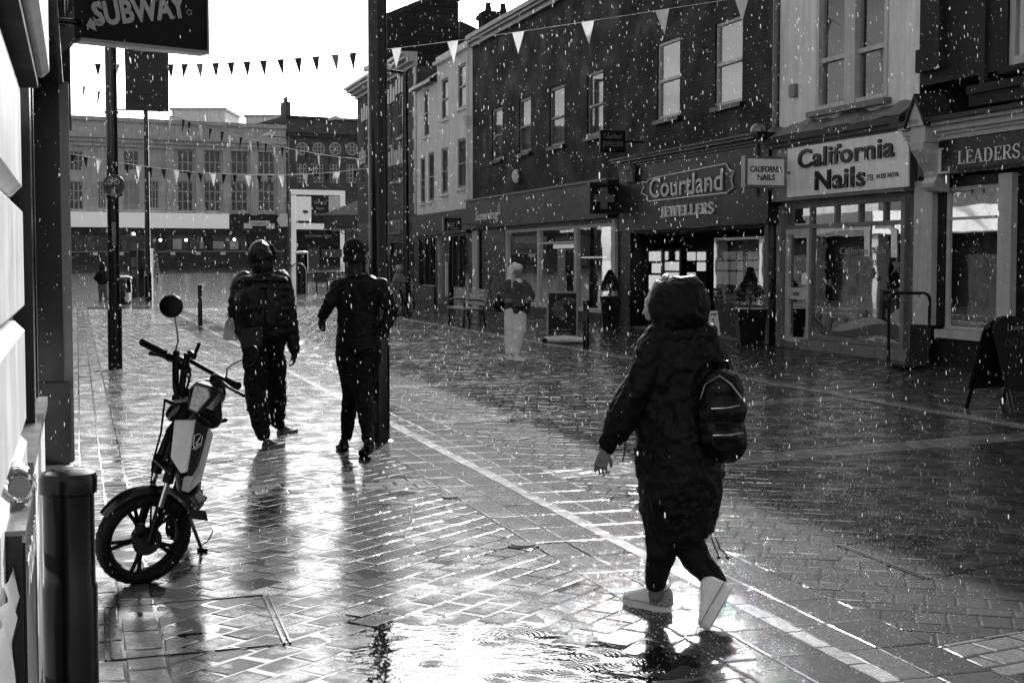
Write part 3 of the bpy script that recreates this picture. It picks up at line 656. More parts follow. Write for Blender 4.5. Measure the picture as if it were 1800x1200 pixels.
# twin window: frame with a stout central mullion
w=MB(); a0,a1,z0,z1=win; n_0,n_1=NF-.03,NF+.12; mu0,mu1=FS(1507,100),FS(1488,100)
w.sbox(a0,a0+.10,n_0,n_1,z0,z1); w.sbox(a1-.10,a1,n_0,n_1,z0,z1); w.sbox(mu0,mu1,n_0-.02,n_1,z0,z1); w.sbox(a0+.1,mu0,n_0,n_1,z1-.1,z1); w.sbox(mu1,a1-.1,n_0,n_1,z1-.1,z1)
w.sbox(a0+.1,mu0,n_0,n_1,z0,z0+.09); w.sbox(mu1,a1-.1,n_0,n_1,z0,z0+.09)
zm=FZ(1445,108); w.sbox(a0+.1,mu0,n_0+.03,n_1-.03,zm-.04,zm+.04); w.sbox(mu1,a1-.1,n_0+.03,n_1-.03,zm-.04,zm+.04)
w=w.build('window',M_cream,NB)
for (p,q) in ((a0+.06,mu0+.02),(mu1-.02,a1-.06)):
    pane(w,p,q,z0+.03,z1-.03,NF+.06,'pane',M_glassd); 
    c=MB(); k=12
    for i in range(k):
        aa=p+(q-p)*i/k; bb=p+(q-p)*(i+1)/k; c.quad(W(aa,NF+.22+.02*math.sin(i*1.9),z0),W(bb,NF+.22+.02*math.sin(i*1.9+1.9),z0),W(bb,NF+.22+.02*math.sin(i*1.9+1.9),z1),W(aa,NF+.22+.02*math.sin(i*1.9),z1))
    c.build('curtain',mat('net_curtain_dim',.04,.9,var=.5,vscale=5,stretch=(3,3,.4)),w)
sl=MB(); sl.sbox(a0-.12,a1+.12,NF-.16,NF-.02,z0-.10,z0-.004); sl.build('sill',M_lead,w)
# rumpled flashing over the fascia, dark moulding, fascia frame and sign
fl=MB(); k=26; zz0=zfb+.22
for i in range(k):
    sa=n0s+(n1s-n0s)*i/k; sb=n0s+(n1s-n0s)*(i+1)/k; j=lambda q: .03*math.sin(q*7)+.02*math.sin(q*17)
    fl.quad(W(sa,NF-.34,zz0-.08+.3*j(i)),W(sb,NF-.34,zz0-.08+.3*j(i+1)),W(sb,NF-.01,zz0+.16+j(i+1)),W(sa,NF-.01,zz0+.16+j(i)))
fl.build('lead_flashing',M_lead,NB)
b=MB(); b.sbox(n0s+.02,n1s-.02,NF-.34,NF-.02,zfb+.02,zfb+.13); b.sbox(n0s+.02,n1s-.02,NF-.30,NF-.02,zfb-.06,zfb+.018); b.build('cornice',M_roofd,NB)
zf_b=FZ(1370,356)
b=MB().sbox(n0s+.03,n1s-.03,NF-.22,NF-.02,zf_b,zfb-.062).build('fascia',M_trim,NB)
nb=NF-.25; ps0,ps1=FS(1597,290,nb),FS(1384,300,nb); pz0,pz1=FZ(1384,347,nb),FZ(1384,262,nb)
sg=MB().sbox(ps0,ps1,nb,NF-.222,pz0,pz1).build('shop_sign',M_signw,NB)
text('California',wl(FS(1404,290,nb),FZ(1404,296,nb),nb),SX,UP,.46,M_letb,sg,depth=.03,bold=.020,space=1.06,width=FS(1404,280,nb)-FS(1573,280,nb))
text('Nails',wl(FS(1434,330,nb),FZ(1434,334,nb),nb),SX,UP,.47,M_letb,sg,depth=.03,bold=.020,space=1.06,width=FS(1434,310,nb)-FS(1522,310,nb))
text('TEL',wl(FS(1524,315,nb),FZ(1524,318,nb),nb),SX,UP,.14,M_letb,sg,depth=.008,width=FS(1524,310,nb)-FS(1537,310,nb))
text('01332 347776',wl(FS(1541,315,nb),FZ(1541,314,nb),nb),SX,UP,.10,M_letb,sg,depth=.008,bold=.02,width=FS(1541,310,nb)-FS(1580,310,nb))
# shopfront
f=MB(); a0,a1,z0,z1=shop; na,nb_=NF+.02,NF+.12
dz=FZ(1380,400); d0=FS(1421,500)
f.sbox(a0,a0+.12,na-.1,nb_,0.02,z1-.002); f.sbox(a1-.16,a1,na-.1,nb_,0.02,z1-.002); f.sbox(a0+.12,a1-.16,na,nb_,z1-.07,z1-.002)
f.sbox(a0+.12,a1-.16,na,nb_,dz-.035,dz+.035); f.sbox(d0-.05,d0+.03,na,nb_,.1,z1-.07)
for q in (1466,1508,1552): qq=FS(q,380); f.sbox(qq-.03,qq+.03,na,nb_,dz+.035,z1-.07)
f.sbox(a0+.12,d0-.05,na,nb_,.20,.28); ff=f.build('shop_window_frame',M_trim,NB)
pane(ff,a0+.1,d0,.24,z1,NF+.07,'shop_window'); pane(ff,d0,a1-.1,dz,z1,NF+.07,'fanlight')
b=MB(); b.sbox(a0-.1,d0+.1,NF-.10,NF+.16,.0,.19); b.build('stall_riser',M_trim,NB)
# door with letter plate
d=MB(); da,db=d0+.04,a1-.17; zl=FZ(1380,505); zl2=FZ(1380,525)
d.sbox(da,da+.08,na,nb_-.02,.06,dz-.04); d.sbox(db-.08,db,na,nb_-.02,.06,dz-.04); d.sbox(da+.08,db-.08,na,nb_-.02,dz-.14,dz-.04); d.sbox(da+.08,db-.08,na,nb_-.02,zl2,zl); d.sbox(da+.08,db-.08,na,nb_-.02,.06,.2)
D=d.build('door',M_cream,NB); pane(D,da+.07,db-.07,.15,dz-.1,NF+.06,'door_glass'); 
b=MB(); b.sbox(da+.35,db-.35,na-.02,na-.001,(zl+zl2)/2-.03,(zl+zl2)/2+.03); b.build('letter_plate',M_metal,D)
rp=MB(); ra=rect(1408,480,1418,500,NF+.03); rp.sbox(ra[0],ra[1],NF+.045,NF+.055,ra[2],ra[3]); rp.build('door_notice',M_letw,D)
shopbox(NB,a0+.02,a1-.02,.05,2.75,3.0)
# counter, goods and a glazed frame inside
MB().sbox(FS(1508,580,NF+1),FS(1478,580,NF+1),NF+.95,NF+1.4,.12,FZ(1478,520,NF+1)).build('counter',M_signw,NB)
b=MB(); b.sbox(FS(1575,600,NF+1.3),FS(1508,600,NF+1.3),NF+1.0,NF+1.5,.12,.95); b.build('display_shelf',M_inmid,NB)
b=MB()
for i in range(26):
    uu=random.uniform(1440,1580); vv=random.uniform(470,525); p=np.array(P(uu,vv,0+yof(600)*0+25)); 
    c=W(FS(uu,vv,NF+1.1),NF+1.1,FZ(uu,vv,NF+1.1)); b.ball(c,random.uniform(.03,.08),5)
b.build('flowers',M_inmid,NB)
# window graphics: sweeping ribbons, flowers, phone number, arch frame
ng=NF+.055
def gs(u,v): return W(FS(u,v,ng),ng,FZ(u,v,ng))
def ribbon(top,bot,m,nm='window_graphic'):
    b=MB(); k=len(top)
    for i in range(k-1): b.quad(gs(*top[i]),gs(*top[i+1]),gs(*bot[i+1]),gs(*bot[i]))
    return b.build(nm,m,ff)
def curve(pts,n=24):
    xs_=[p[0] for p in pts]; ys_=[p[1] for p in pts]; c=np.polyfit(xs_,ys_,len(pts)-1); 
    return [(x,float(np.polyval(c,x))) for x in np.linspace(xs_[0],xs_[-1],n)]
M_rib1=mat('pale_vinyl',.36,.5,var=.15,vscale=4); M_rib2=mat('mid_vinyl',.09,.5,var=.15,vscale=4)
ribbon(curve([(1428,556),(1460,580),(1500,578),(1550,568),(1592,578)]),curve([(1428,568),(1460,600),(1500,600),(1550,590),(1592,603)]),M_rib2)
ribbon(curve([(1462,578),(1490,566),(1520,558),(1560,568)]),curve([(1462,581),(1490,580),(1520,574),(1560,569)]),M_rib1)
ribbon(curve([(1425,571),(1460,603),(1500,596),(1550,590),(1590,609)]),curve([(1425,575),(1460,607),(1500,600),(1550,597),(1590,618)]),M_rib1)
ribbon([(1560,556),(1575,545),(1592,535)],[(1560,566),(1575,570),(1592,575)],M_rib1)
ribbon([(1436,402),(1480,396),(1531,393)],[(1436,411),(1480,405),(1531,403)],M_signw)
ribbon([(1538,393),(1560,391),(1570,395)],[(1538,402),(1560,402),(1567,405)],M_signw)
ribbon([(1519,404),(1529,403)],[(1519,450),(1529,451)],M_signw); ribbon([(1566,398),(1577,404)],[(1566,452),(1577,453)],M_signw)
text('California Nails',gs(1476,447),SX,UP,.17,mat('pink_outline_vinyl',.3,.4),ff,depth=.004,width=FS(1476,440,ng)-FS(1558,440,ng),bold=.01)
text('01332 347776',gs(1496,466),SX,UP,.12,MATS['pink_outline_vinyl'],ff,depth=.004,width=FS(1496,460,ng)-FS(1541,460,ng))
fl=MB()
for (uu,vv,r_) in ((1445,423,9),(1452,432,5),(1448,466,12),(1458,497,8),(1440,512,7),(1453,528,6),(1533,480,10),(1543,490,6),(1556,503,8),(1576,467,15),(1588,415,9),(1590,430,7),(1582,510,9),(1438,555,10),(1457,566,13),(1520,552,9),(1560,553,11),(1486,563,9)):
    c=np.array(gs(uu,vv)); rr=r_*25.5/FPX; poly=[]
    for k in range(20):
        a=2*math.pi*k/20; q=rr*(.72+.28*math.cos(5*a+uu)); poly.append(c+np.array(SDV)*(-q*math.cos(a))+np.array([0,0,q*math.sin(a)]))
    fl.prism(poly,np.array(NDV)*.003)
fl.build('flower_stickers',mat('flower_vinyl',.13,.5,var=.6,vscale=22),ff)
b=MB(); sb_=rect(1393,150,1403,172); b.sbox(sb_[0],sb_[1],NF-.08,NF,sb_[2],sb_[3]); b.build('alarm_box',M_trim,NB)
# rainwater pipe between the two buildings
e=thing('rainwater_pipe',W(n1s+.12,NF-.1,0),'grey rainwater pipe running down between the brick building and the nail salon','drainpipe')
pp=MB(); sx_=n1s+.05; pp.tube([W(sx_,NF-.07,9.5),W(sx_,NF-.07,4.15),W(sx_+.05,NF-.16,4.0),W(sx_+.25,NF-.3,3.85),W(sx_+.28,NF-.32,3.6),W(sx_+.28,NF-.32,2.9),W(sx_+.22,NF-.1,2.6),W(sx_+.22,NF-.08,0.02)],.05,12); pp.build('pipe',M_trim,e)
pp=MB()
for z in (1.2,5.2,6.8,8.4): 
    q=sx_+.22 if z<3 else sx_; pp.lathe(W(q,NF-.075,z),[(.052,0),(.066,.001),(.066,.07),(.052,.071)],16)
pp.build('pipe_collar',M_trim,e)
# projecting box sign of the salon
def projsign(name,s,n0,n1,z0,z1,th,m_face,m_edge,label,br=True):
    e=thing(name,W(s,NF,0),label,'projecting sign'); b=MB(); b.sbox(s-th/2,s+th/2,n0,n1,z0,z1); body=b.build('sign_body',m_edge,e)
    b=MB(); b.sbox(s-th/2-.006,s-th/2-.001,n0+.05,n1-.05,z0+.05,z1-.05); face=b.build('sign_face',m_face,e)
    if br:
        b=MB(); b.tube([W(s,n1,(z0+z1)/2),W(s,NF-.02,(z0+z1)/2)],.025); b.build('bracket',m_edge,e)
    return e,face,s-th/2-.007
sS=FS(1340,300,NF-.8)
def SXY(u,v,s): # point where the ray crosses the plane s=const
    r=ray(u,v); t=s/(r[0]*SD[0]+r[1]*SD[1]); return (r[0]*ND[0]+r[1]*ND[1])*t, HC+r[2]*t
nA,zA=SXY(1306,330,sS); nB,zB=SXY(1379,276,sS)
e,face,sf=projsign('projecting_box_sign',sS,nA,nB,zA,zB,.16,M_signw,M_metal,'small pale box sign with dark capitals projecting between jeweller and nail salon')
text('CALIFORNIA',W(sf,(nA+nB)/2,zA+(zB-zA)*.50),NDV,UP,.15,M_letb,face,align='CENTER',width=(nB-nA)*.78,bold=.015)
text('NAILS',W(sf,(nA+nB)/2,zA+(zB-zA)*.24),NDV,UP,.15,M_letb,face,align='CENTER',width=(nB-nA)*.42,bold=.015)
# ================= jeweller =================
j0=n1s+.28+.0; j1=FS(1088)
JB=bldg('jewellers_building',(j0+j1)/2,'dark brick building with two tall sash windows above the jeweller shop')
W1=rect(1155,78,1195,213); W2=rect(1257,43,1305,190)
ja=FZ(1115,286)
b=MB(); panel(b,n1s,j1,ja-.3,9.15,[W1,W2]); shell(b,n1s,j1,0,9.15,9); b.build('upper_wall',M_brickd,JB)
for q in (W1,W2): sash(JB,*q,fm=M_cream,sm=M_dtrim,fw=.07,mid=.5)
zb_=FZ(1088,403)
jr=(FS(1325,450),FS(1102,470),.02,zb_-.25)
b=MB(); panel(b,n1s,j1,0,ja-.3,[(n1s+.4,j1-.45,.02,zb_-.12)]); b.build('shop_front_wall',M_dtrim,JB)
jf0,jf1=FS(1350,350,NF-.3),FS(1088,380,NF-.3)
jf=MB().sbox(jf0,jf1,NF-.3,NF-.02,zb_,ja-.14).build('fascia',M_fascia,JB)
b=MB(); b.sbox(jf0-.02,jf1+.02,NF-.34,NF-.02,zb_-.07,zb_-.003); dentil(b,jf0-.03,jf1+.03,ja-.138,[(.34,.05),(.4,.06),(.5,.06),(.56,.04)]); b.build('cornice',M_dtrim,JB)
nb=NF-.3
def jp(u,v,o=0): return np.array(W(FS(u,v,nb),nb-o,FZ(u,v,nb)))
# raised border with notched corners
pts=[(1143,316),(1150,313),(1278,288),(1283,297),(1291,302),(1287,318),(1291,330),(1282,336),(1280,339),(1141,354),(1139,345),(1129,339),(1133,328),(1129,320),(1138,321)]
MB().tube([jp(u,v,.02) for u,v in pts],.016,6,closed=True).build('sign_border',M_letw,jf)
serif_lower=text('Courtland',jp(1143,348),SX,UP,.62,M_letg,jf,name='lettering',depth=.03,width=FS(1143,330,nb)-FS(1272,330,nb),bold=.012)
serif('JEWELLERS',jp(1163,382),SX,UP,FZ(1163,365,nb)-FZ(1163,383,nb),M_letw,jf,depth=.04,width=FS(1163,370,nb)-FS(1256,370,nb),th=.17)
# recessed entrance, angled display windows
rec=NF+1.7; i0,i1=n1s+.4,j1-.45
b=MB(); zt2=zb_-.14
b.quad(W(i0,rec,0),W(i1,rec,0),W(i1,rec,zt2),W(i0,rec,zt2)); b.quad(W(i0,NF,zt2),W(i1,NF,zt2),W(i1,rec,zt2),W(i0,rec,zt2)); b.quad(W(i1,NF,0),W(i1,NF,zt2),W(i1,rec,zt2),W(i1,rec,0)); b.quad(W(i0,NF,0),W(i0,rec,0),W(i0,rec,zt2),W(i0,NF,zt2)); b.build('lobby_lining',M_dark,JB)
b=MB().sbox(i0,i1,NF+.0,rec,0,.06).build('lobby_step',M_trim,JB)
# display windows: black frames full of pale jewellery cards
def cards(u0,v0,u1,v1,nx,rows,n,fm=M_black):
    a=rect(u0,v0,u1,v1,n); w=MB(); w.sbox(a[0]-.04,a[1]+.04,n+.03,n+.08,a[2]-.05,a[3]+.05); w=w.build('display_window',fm,JB)
    c=MB(); wd=(a[1]-a[0])/nx; z=a[3]; H=a[3]-a[2]
    for (h,g) in rows:
        for i in range(nx):
            if random.random()<.06: continue
            x0=a[0]+wd*i+wd*.09; x1=a[0]+wd*(i+1)-wd*.09; z1_=z; z0_=z-h*H; r_=min(.02,(x1-x0)*.2)
            poly=[(x0+r_,z0_),(x1-r_,z0_),(x1,z0_+r_),(x1,z1_-r_),(x1-r_,z1_),(x0+r_,z1_),(x0,z1_-r_),(x0,z0_+r_)]
            c.prism([W(p,n+.015,q) for p,q in poly],[ND[0]*.014,ND[1]*.014,0])
        z-=(h+g)*H
    c.build('jewellery_cards',M_card,w); return w
M_card=mat('glowing_jewellery_card',.62,.5,var=.4,vscale=18,emit=.3)  # cards given a glow of their own to look brighter
rows=[(.24,.05),(.24,.05),(.36,.05)]
cards(1139,442,1160,513,4,rows,NF+.3); cards(1167,442,1192,505,4,rows,NF+.5)
cards(1205,443,1240,505,2,rows,NF+.9); cards(1258,442,1305,503,4,rows,NF+.5); cards(1312,442,1332,500,2,rows,NF+.4)
b=MB(); q=rect(1256,512,1310,580,NF+.42); b.sbox(q[0],q[1],NF+.42,NF+.9,.06,q[3]); b.build('counter_panel',M_fascia,JB)
b=MB(); q=rect(1295,440,1340,578,NF+.2); 
pane(JB,FS(1345,450,NF+.1),FS(1255,450,NF+.1),.75,zb_-.3,NF+.1)
MB().sbox(FS(1345,450,NF+.1),FS(1290,450,NF+.1),NF+.05,NF+.2,.06,.74).build('stall_riser',M_fascia,JB)
b=MB(); b.sbox(FS(1112),FS(1102),NF-.06,NF+.5,.0,zb_-.1); b.build('pilaster',M_dtrim,JB)
# lantern and globe light on the cornice
e=thing('wall_lantern',W(FS(1108,310,NF-.4),NF-.4,FZ(1108,320,NF-.4)),'small black lantern finial at the left end of the jeweller cornice','lantern'); c0=ORG[e.name]
MB().lathe(c0+[0,0,-.05],[(.05,0),(.12,.05),(.10,.12),(.14,.30),(.15,.32),(.03,.45),(.02,.52)],10).build('lantern_body',M_trim,e)
e=thing('globe_lamp',W(FS(1333,243,NF-.45),NF-.45,FZ(1333,262,NF-.45)),'round globe lamp on a stalk above the right end of the jeweller fascia','lamp'); c0=ORG[e.name]
MB().tube([c0,c0+[0,0,.22]],.03).build('stalk',M_dtrim,e); MB().ball(c0+[0,0,.34],.15,10).build('globe',M_metal,e)
# ================= chemist =================
c0s,c1s=j1,FS(831)
CB=bldg('chemist_building',(c0s+c1s)/2,'dark brick building with four small sash windows above the long chemist shop')
cw=[rect(865,193,883,284),rect(912,176,933,271),rect(966,156,992,260),rect(1032,130,1060,243)]
zc=FZ(832,352)
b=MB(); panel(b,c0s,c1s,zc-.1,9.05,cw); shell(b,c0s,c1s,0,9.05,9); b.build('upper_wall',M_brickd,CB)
for q in cw: sash(CB,*q,fm=M_trim,sm=M_dtrim,fw=.08,mid=.48)
zcb=FZ(845,402)
b=MB(); sh=(c0s+.1,FS(890),.3,zcb-.12); panel(b,c0s,c1s,0,zc-.1,[sh,(FS(886),FS(843),.02,zcb-.05)]); b.build('shop_front_wall',M_dtrim,CB)
cf=MB().sbox(c0s+.15,c1s-.05,NF-.25,NF-.02,zcb,zc-.06).build('fascia',M_fasciam,CB)
MB().sbox(c0s+.1,c1s-.02,NF-.3,NF+.01,zc-.058,zc+.0).build('lead_capping',M_lead,CB)
text('Superdrug',W(FS(836,390,NF-.25),NF-.25,FZ(836,388,NF-.25)),SX,UP,.42,M_letw,cf,depth=.015,shear=.2,bold=.012,width=FS(836,385,NF-.25)-FS(877,385,NF-.25))
st=MB(); cc=np.array(W(FS(878,368,NF-.25),NF-.26,FZ(878,368,NF-.25))); pl=[]
for k in range(10): a=math.pi/2+k*math.pi/5; q=.17 if k%2==0 else .08; pl.append(cc+np.array(SX)*q*math.cos(a)*1.0+np.array([0,0,q*1.25*math.sin(a)]))
st.tube(pl,.018,6,closed=True); st.build('star_emblem',M_letw,cf)
# shopfront: three bays
f=MB(); na,nb_=NF-.02,NF+.1
a0,a1,z0,z1=sh; f.sbox(a0,a0+.12,na,nb_,z0,z1); f.sbox(a1-.14,a1+.02,na,nb_,.3,z1)
for q in (947,1012): qq=FS(q,470); f.sbox(qq-.1,qq+.1,na,nb_,z0,z1)
f.sbox(a0+.12,a1-.14,na,nb_-.005,z0,z0+.1); f.sbox(a0+.12,a1-.14,na,nb_-.005,z1-.08,z1); zt3=FZ(893,430)
f.sbox(FS(1012),FS(947),na,nb_-.008,zt3-.03,zt3+.03)
ff2=f.build('shop_window_frame',M_cream,CB); pane(ff2,a0+.1,a1-.1,z0+.05,z1-.04,NF+.04)
f=MB(); f.sbox(FS(842),FS(831)-.12,NF-.06,NF+.1,.0,zcb-.05); f.build('pilaster',M_cream,CB)
f=MB(); f.sbox(c0s+.06,c0s+.3,NF-.08,NF+.1,.0,zcb-.05); f.build('end_pilaster',M_cream,CB)
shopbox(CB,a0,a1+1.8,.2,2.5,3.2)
b=MB(); q=rect(894,395,944,432,NF+.3); b.sbox(q[0],q[1],NF+.25,NF+.28,FZ(894,427,NF+.25),FZ(894,399,NF+.25)); b.build('window_blind',M_signw,CB)
for (ua,va,ub,vb,n_,m) in ((984,395,1010,409,NF+.5,M_screen),(972,430,1008,437,NF+1.2,M_screen),(1022,451,1062,454,NF+.8,M_screen),(926,455,934,500,NF+.6,M_inlight),(950,440,972,478,NF+.9,M_inlight),(956,480,975,520,NF+1,M_inmid),(976,450,1006,530,NF+1.4,M_inmid),(895,455,925,540,NF+1.2,M_inmid),(925,500,944,545,NF+.35,M_inlight),(1020,470,1060,540,NF+1.5,M_inmid),(950,500,990,560,NF+.4,M_inmid)):
    q=rect(ua,va,ub,vb,n_); MB().sbox(q[0],q[1],n_,n_+.06,max(.35,q[2]),q[3]).build('strip_light' if m is M_screen else 'display_stock',m,CB)
q=rect(1066,405,1083,470,NF+.06); MB().sbox(q[0],q[1],NF+.05,NF+.065,q[2],q[3]).build('window_poster',M_inlight,CB)
# black entrance with lettering
d0_,d1_=FS(886),FS(844); dd=MB().sbox(d0_,d1_,NF+.04,NF+.12,.05,zcb-.06).build('entrance_screen',M_black,CB); nb=NF+.04
text('more',W(FS(854,475,nb),nb,FZ(854,475,nb)),SX,UP,.62,mat('grey_vinyl_letter',.16,.5),dd,depth=.006,width=FS(854,470,nb)-FS(889,470,nb))
text('order',W(FS(862,505,nb),nb,FZ(862,506,nb)),SX,UP,.3,MATS['grey_vinyl_letter'],dd,depth=.006,width=FS(862,500,nb)-FS(885,500,nb))
MB().tube([W(FS(870,510,nb)+.62*math.cos(a),nb-.012,FZ(870,508,nb)+.42*math.sin(a)) for a in np.linspace(0,2*math.pi,32)[:-1]],.012,6,closed=True).build('ring_graphic',MATS['grey_vinyl_letter'],dd)
# gutter and parapet coping on both brick buildings
for (B_,a,b_,zt_) in ((CB,c0s,c1s,9.05),(JB,n1s,j1,9.15)):
    g_=MB(); g_.sbox(a,b_,NF-.12,NF+.1,zt_-.35,zt_-.2); g_.sbox(a,b_,NF-.2,NF+.1,zt_-.198,zt_-.1); g_.sbox(a,b_,NF-.26,NF+.3,zt_-.098,zt_+.04); g_.build('eaves_cornice',M_trim if B_ is CB else M_dtrim,B_)
e=thing('wall_box',W(FS(911,310),NF,FZ(911,310)),'pale oval alarm box on the dark brick wall above the chemist fascia','alarm box'); c0=ORG[e.name]
MB().ball(c0-np.array(NDV)*.06,.17,10,(.8,.6,1.25)).build('cover',M_signw,e); MB().sbox(FS(911,310)-.1,FS(911,310)+.1,NF-.05,NF,c0[2]-.15,c0[2]+.15).build('backplate',M_trim,e)
# projecting cross sign, hanging jeweller sign, barber sign etc
sS=FS(1060,350,NF-.6); nA,zA=SXY(1034,376,sS); nB,zB=SXY(1086,322,sS)
e,face,sf=projsign('pharmacy_cross_sign',sS,nA,nB,zA,zB,.22,M_fascia,M_fasciam,'dark box sign with a grey cross projecting over the chemist window')
cx,cz,a_,b_=(nA+nB)/2-.02,(zA+zB)/2,.30,.10
pl=[(-b_,-a_),(b_,-a_),(b_,-b_),(a_,-b_),(a_,b_),(b_,b_),(b_,a_),(-b_,a_),(-b_,b_),(-a_,b_),(-a_,-b_),(-b_,-b_)]
MB().prism([W(sf,cx+p*.85,cz+q*.85) for p,q in pl],[-SD[0]*.015,-SD[1]*.015,0]).build('cross',mat('dull_cross',.16,.5),face)
sS=FS(1078,250,NF-.8); nA,zA=SXY(1054,268,sS); nB,zB=SXY(1098,230,sS)
e,face,sf=projsign('hanging_shop_sign',sS,nA,nB,zA,zB,.07,M_fascia,M_dtrim,'dark hanging board on the brick wall above the corner of the jeweller')
text('Courtland',W(sf,(nA+nB)/2,zA+(zB-zA)*.62),NDV,UP,.17,mat('dim_gilt',.2,.4),face,align='CENTER',width=(nB-nA)*.7)
text('JEWELLERS',W(sf,(nA+nB)/2,zA+(zB-zA)*.28),NDV,UP,.16,MATS['dim_gilt'],face,align='CENTER',width=(nB-nA)*.8)
# chimney stacks with pots
def chimney(name,s,n,z0,z1,w,d,npot,label,m=None):
    e=thing(name,W(s,n,z0),label,'chimney'); b=MB(); b.sbox(s-w/2,s+w/2,n-d/2,n+d/2,z0,z1); b.sbox(s-w/2-.08,s+w/2+.08,n-d/2-.08,n+d/2+.08,z1-.3,z1-.12); b.build('stack',m or M_brickm,e)
    for i in range(npot):
        nn=n-d/2+d*(i+.5)/npot; c=W(s,nn,z1); MB().lathe(c,[(.16,0),(.15,.1),(.12,.35),(.15,.4)],14).build('chimney_pot',M_stoned,e)
        b=MB()
        for a in range(4): q=a*math.pi/2; b.tube([np.array(c)+[.11*math.cos(q),.11*math.sin(q),.38],np.array(c)+[.14*math.cos(q),.14*math.sin(q),.6]],.012,5)
        b.lathe(np.array(c)+[0,0,.6],[(.34,0),(.3,.05),(.06,.2),(.03,.24)],14); b.build('cowl',M_roofd,e)
    return e
chimney('chimney_stack',60,17.6,8,12.4,.9,1.35,2,'brick chimney stack with two cowled pots behind the chemist parapet',M_brickd)
# ================= white rendered building =================
w0,w1=c1s,FS(733)
WBt=bldg('white_rendered_building',(w0+w1)/2,'three-storey white rendered building with tall narrow windows beyond the chemist')
wm_=FS(769)
lo=[rect(739,278,747,358),rect(753,270,763,354),rect(776,262,787,342),rect(804,246,819,332)]
hi=[rect(745,160,754,242),rect(776,141,788,212),rect(805,116,819,193)]
zfw=FZ(735,378)
b=MB(); panel(b,w0+.0,wm_,zfw,9.0,[q for q in lo+hi if q[1]<wm_]); panel(b,wm_,w1,zfw,8.35,[q for q in lo+hi if q[0]>wm_]); shell(b,w0,wm_,0,9.0,9); shell(b,wm_,w1,0,8.35,9); b.build('upper_wall',M_render,WBt)
for q in lo+hi: sash(WBt,*q,fm=M_trim,sm=M_render,fw=.08,mid=.5,curt=M_inmid)
b=MB(); b.sbox(w0,wm_,NF-.18,NF+.3,8.75,8.86); b.sbox(w0,wm_,NF-.05,NF+.3,8.862,9.05); b.build('parapet_moulding',M_render,WBt)
b=MB(); b.sbox(wm_,w1,NF-.28,NF+.1,8.2,8.32); b.build('gutter',M_dtrim,WBt)
b=MB(); b.prism([W(wm_,NF-.25,8.32),W(wm_,NF+4.5,11.3),W(wm_,NF+9,8.32)],np.array(SDV)*(w1-wm_)); b.build('roof',M_roofd,WBt)
b=MB(); zt5=FZ(735,420)
panel(b,w0,w1,0,zfw,[(w0+.5,FS(790),.05,zt5),(FS(786),FS(768),.05,zt5),(FS(765),w1-.3,.7,zt5)]); b.build('shop_front_wall',M_dtrim,WBt)
f=MB().sbox(w0+.1,w1,NF-.2,NF-.02,zt5+.1,zfw-.05).build('fascia',M_fascia,WBt)
shopbox(WBt,w0+.3,w1-.1,.05,zt5+.05,2.5)
pane(WBt,w0+.5,FS(790),.05,zt5,NF+.08); pane(WBt,FS(765),w1-.3,.7,zt5,NF+.08); 
MB().sbox(FS(765),w1-.1,NF-.06,NF-.002,0,.7).build('stall_riser',M_fasciam,WBt)
f=MB()
for q in (748,757,797,808): qq=FS(q); f.sbox(qq-.05,qq+.05,NF-.03,NF+.07,.72,zt5)
f.build('shop_window_frame',M_dtrim,WBt)
for (uu,v0_,v1_) in ((744,440,500),(752,450,505),(800,430,520),(812,440,520)): 
    q=rect(uu,v0_,uu+4,v1_,NF+1); MB().sbox(q[0],q[1],NF+1,NF+1.1,max(.1,q[2]),q[3]).build('display_stock',M_inmid,WBt)
MB().sbox(FS(788)-.06,FS(788)+.06,NF-.1,NF-.02,FZ(788,520),FZ(788,460)).build('white_door_edge',M_letw,WBt)  # plain white strip set on the door edge
sS=FS(793,395,NF-1.0); nA,zA=SXY(778,407,sS); nB,zB=SXY(812,381,sS)
e,face,sf=projsign('projecting_shop_sign',sS,nA,nB,zA,zB,.16,M_black,M_metal,'small black projecting sign with a bright top edge between white building and chemist')
text('MILL',W(sf,(nA+nB)/2,zA+(zB-zA)*.16),NDV,UP,.34,M_letg,face,align='CENTER',width=(nB-nA)*.62,bold=.03); text('Heritage',W(sf,(nA+nB)/2,zA+(zB-zA)*.6),NDV,UP,.2,MATS['dim_lettering'],face,align='CENTER',width=(nB-nA)*.6)
e=thing('rainwater_pipe',W(w0+.25,NF-.1,0),'pale rainwater pipe at the corner of the white building beside the chemist','drainpipe')
MB().tube([W(w0+.25,NF-.1,8.6),W(w0+.25,NF-.1,5.5),W(w0+.25,NF-.1,3.4)],.06,10).build('pipe',M_render,e); MB().lathe(W(w0+.25,NF-.12,6.2),[(.1,0),(.14,.15),(.14,.3)],10).build('hopper',M_render,e)
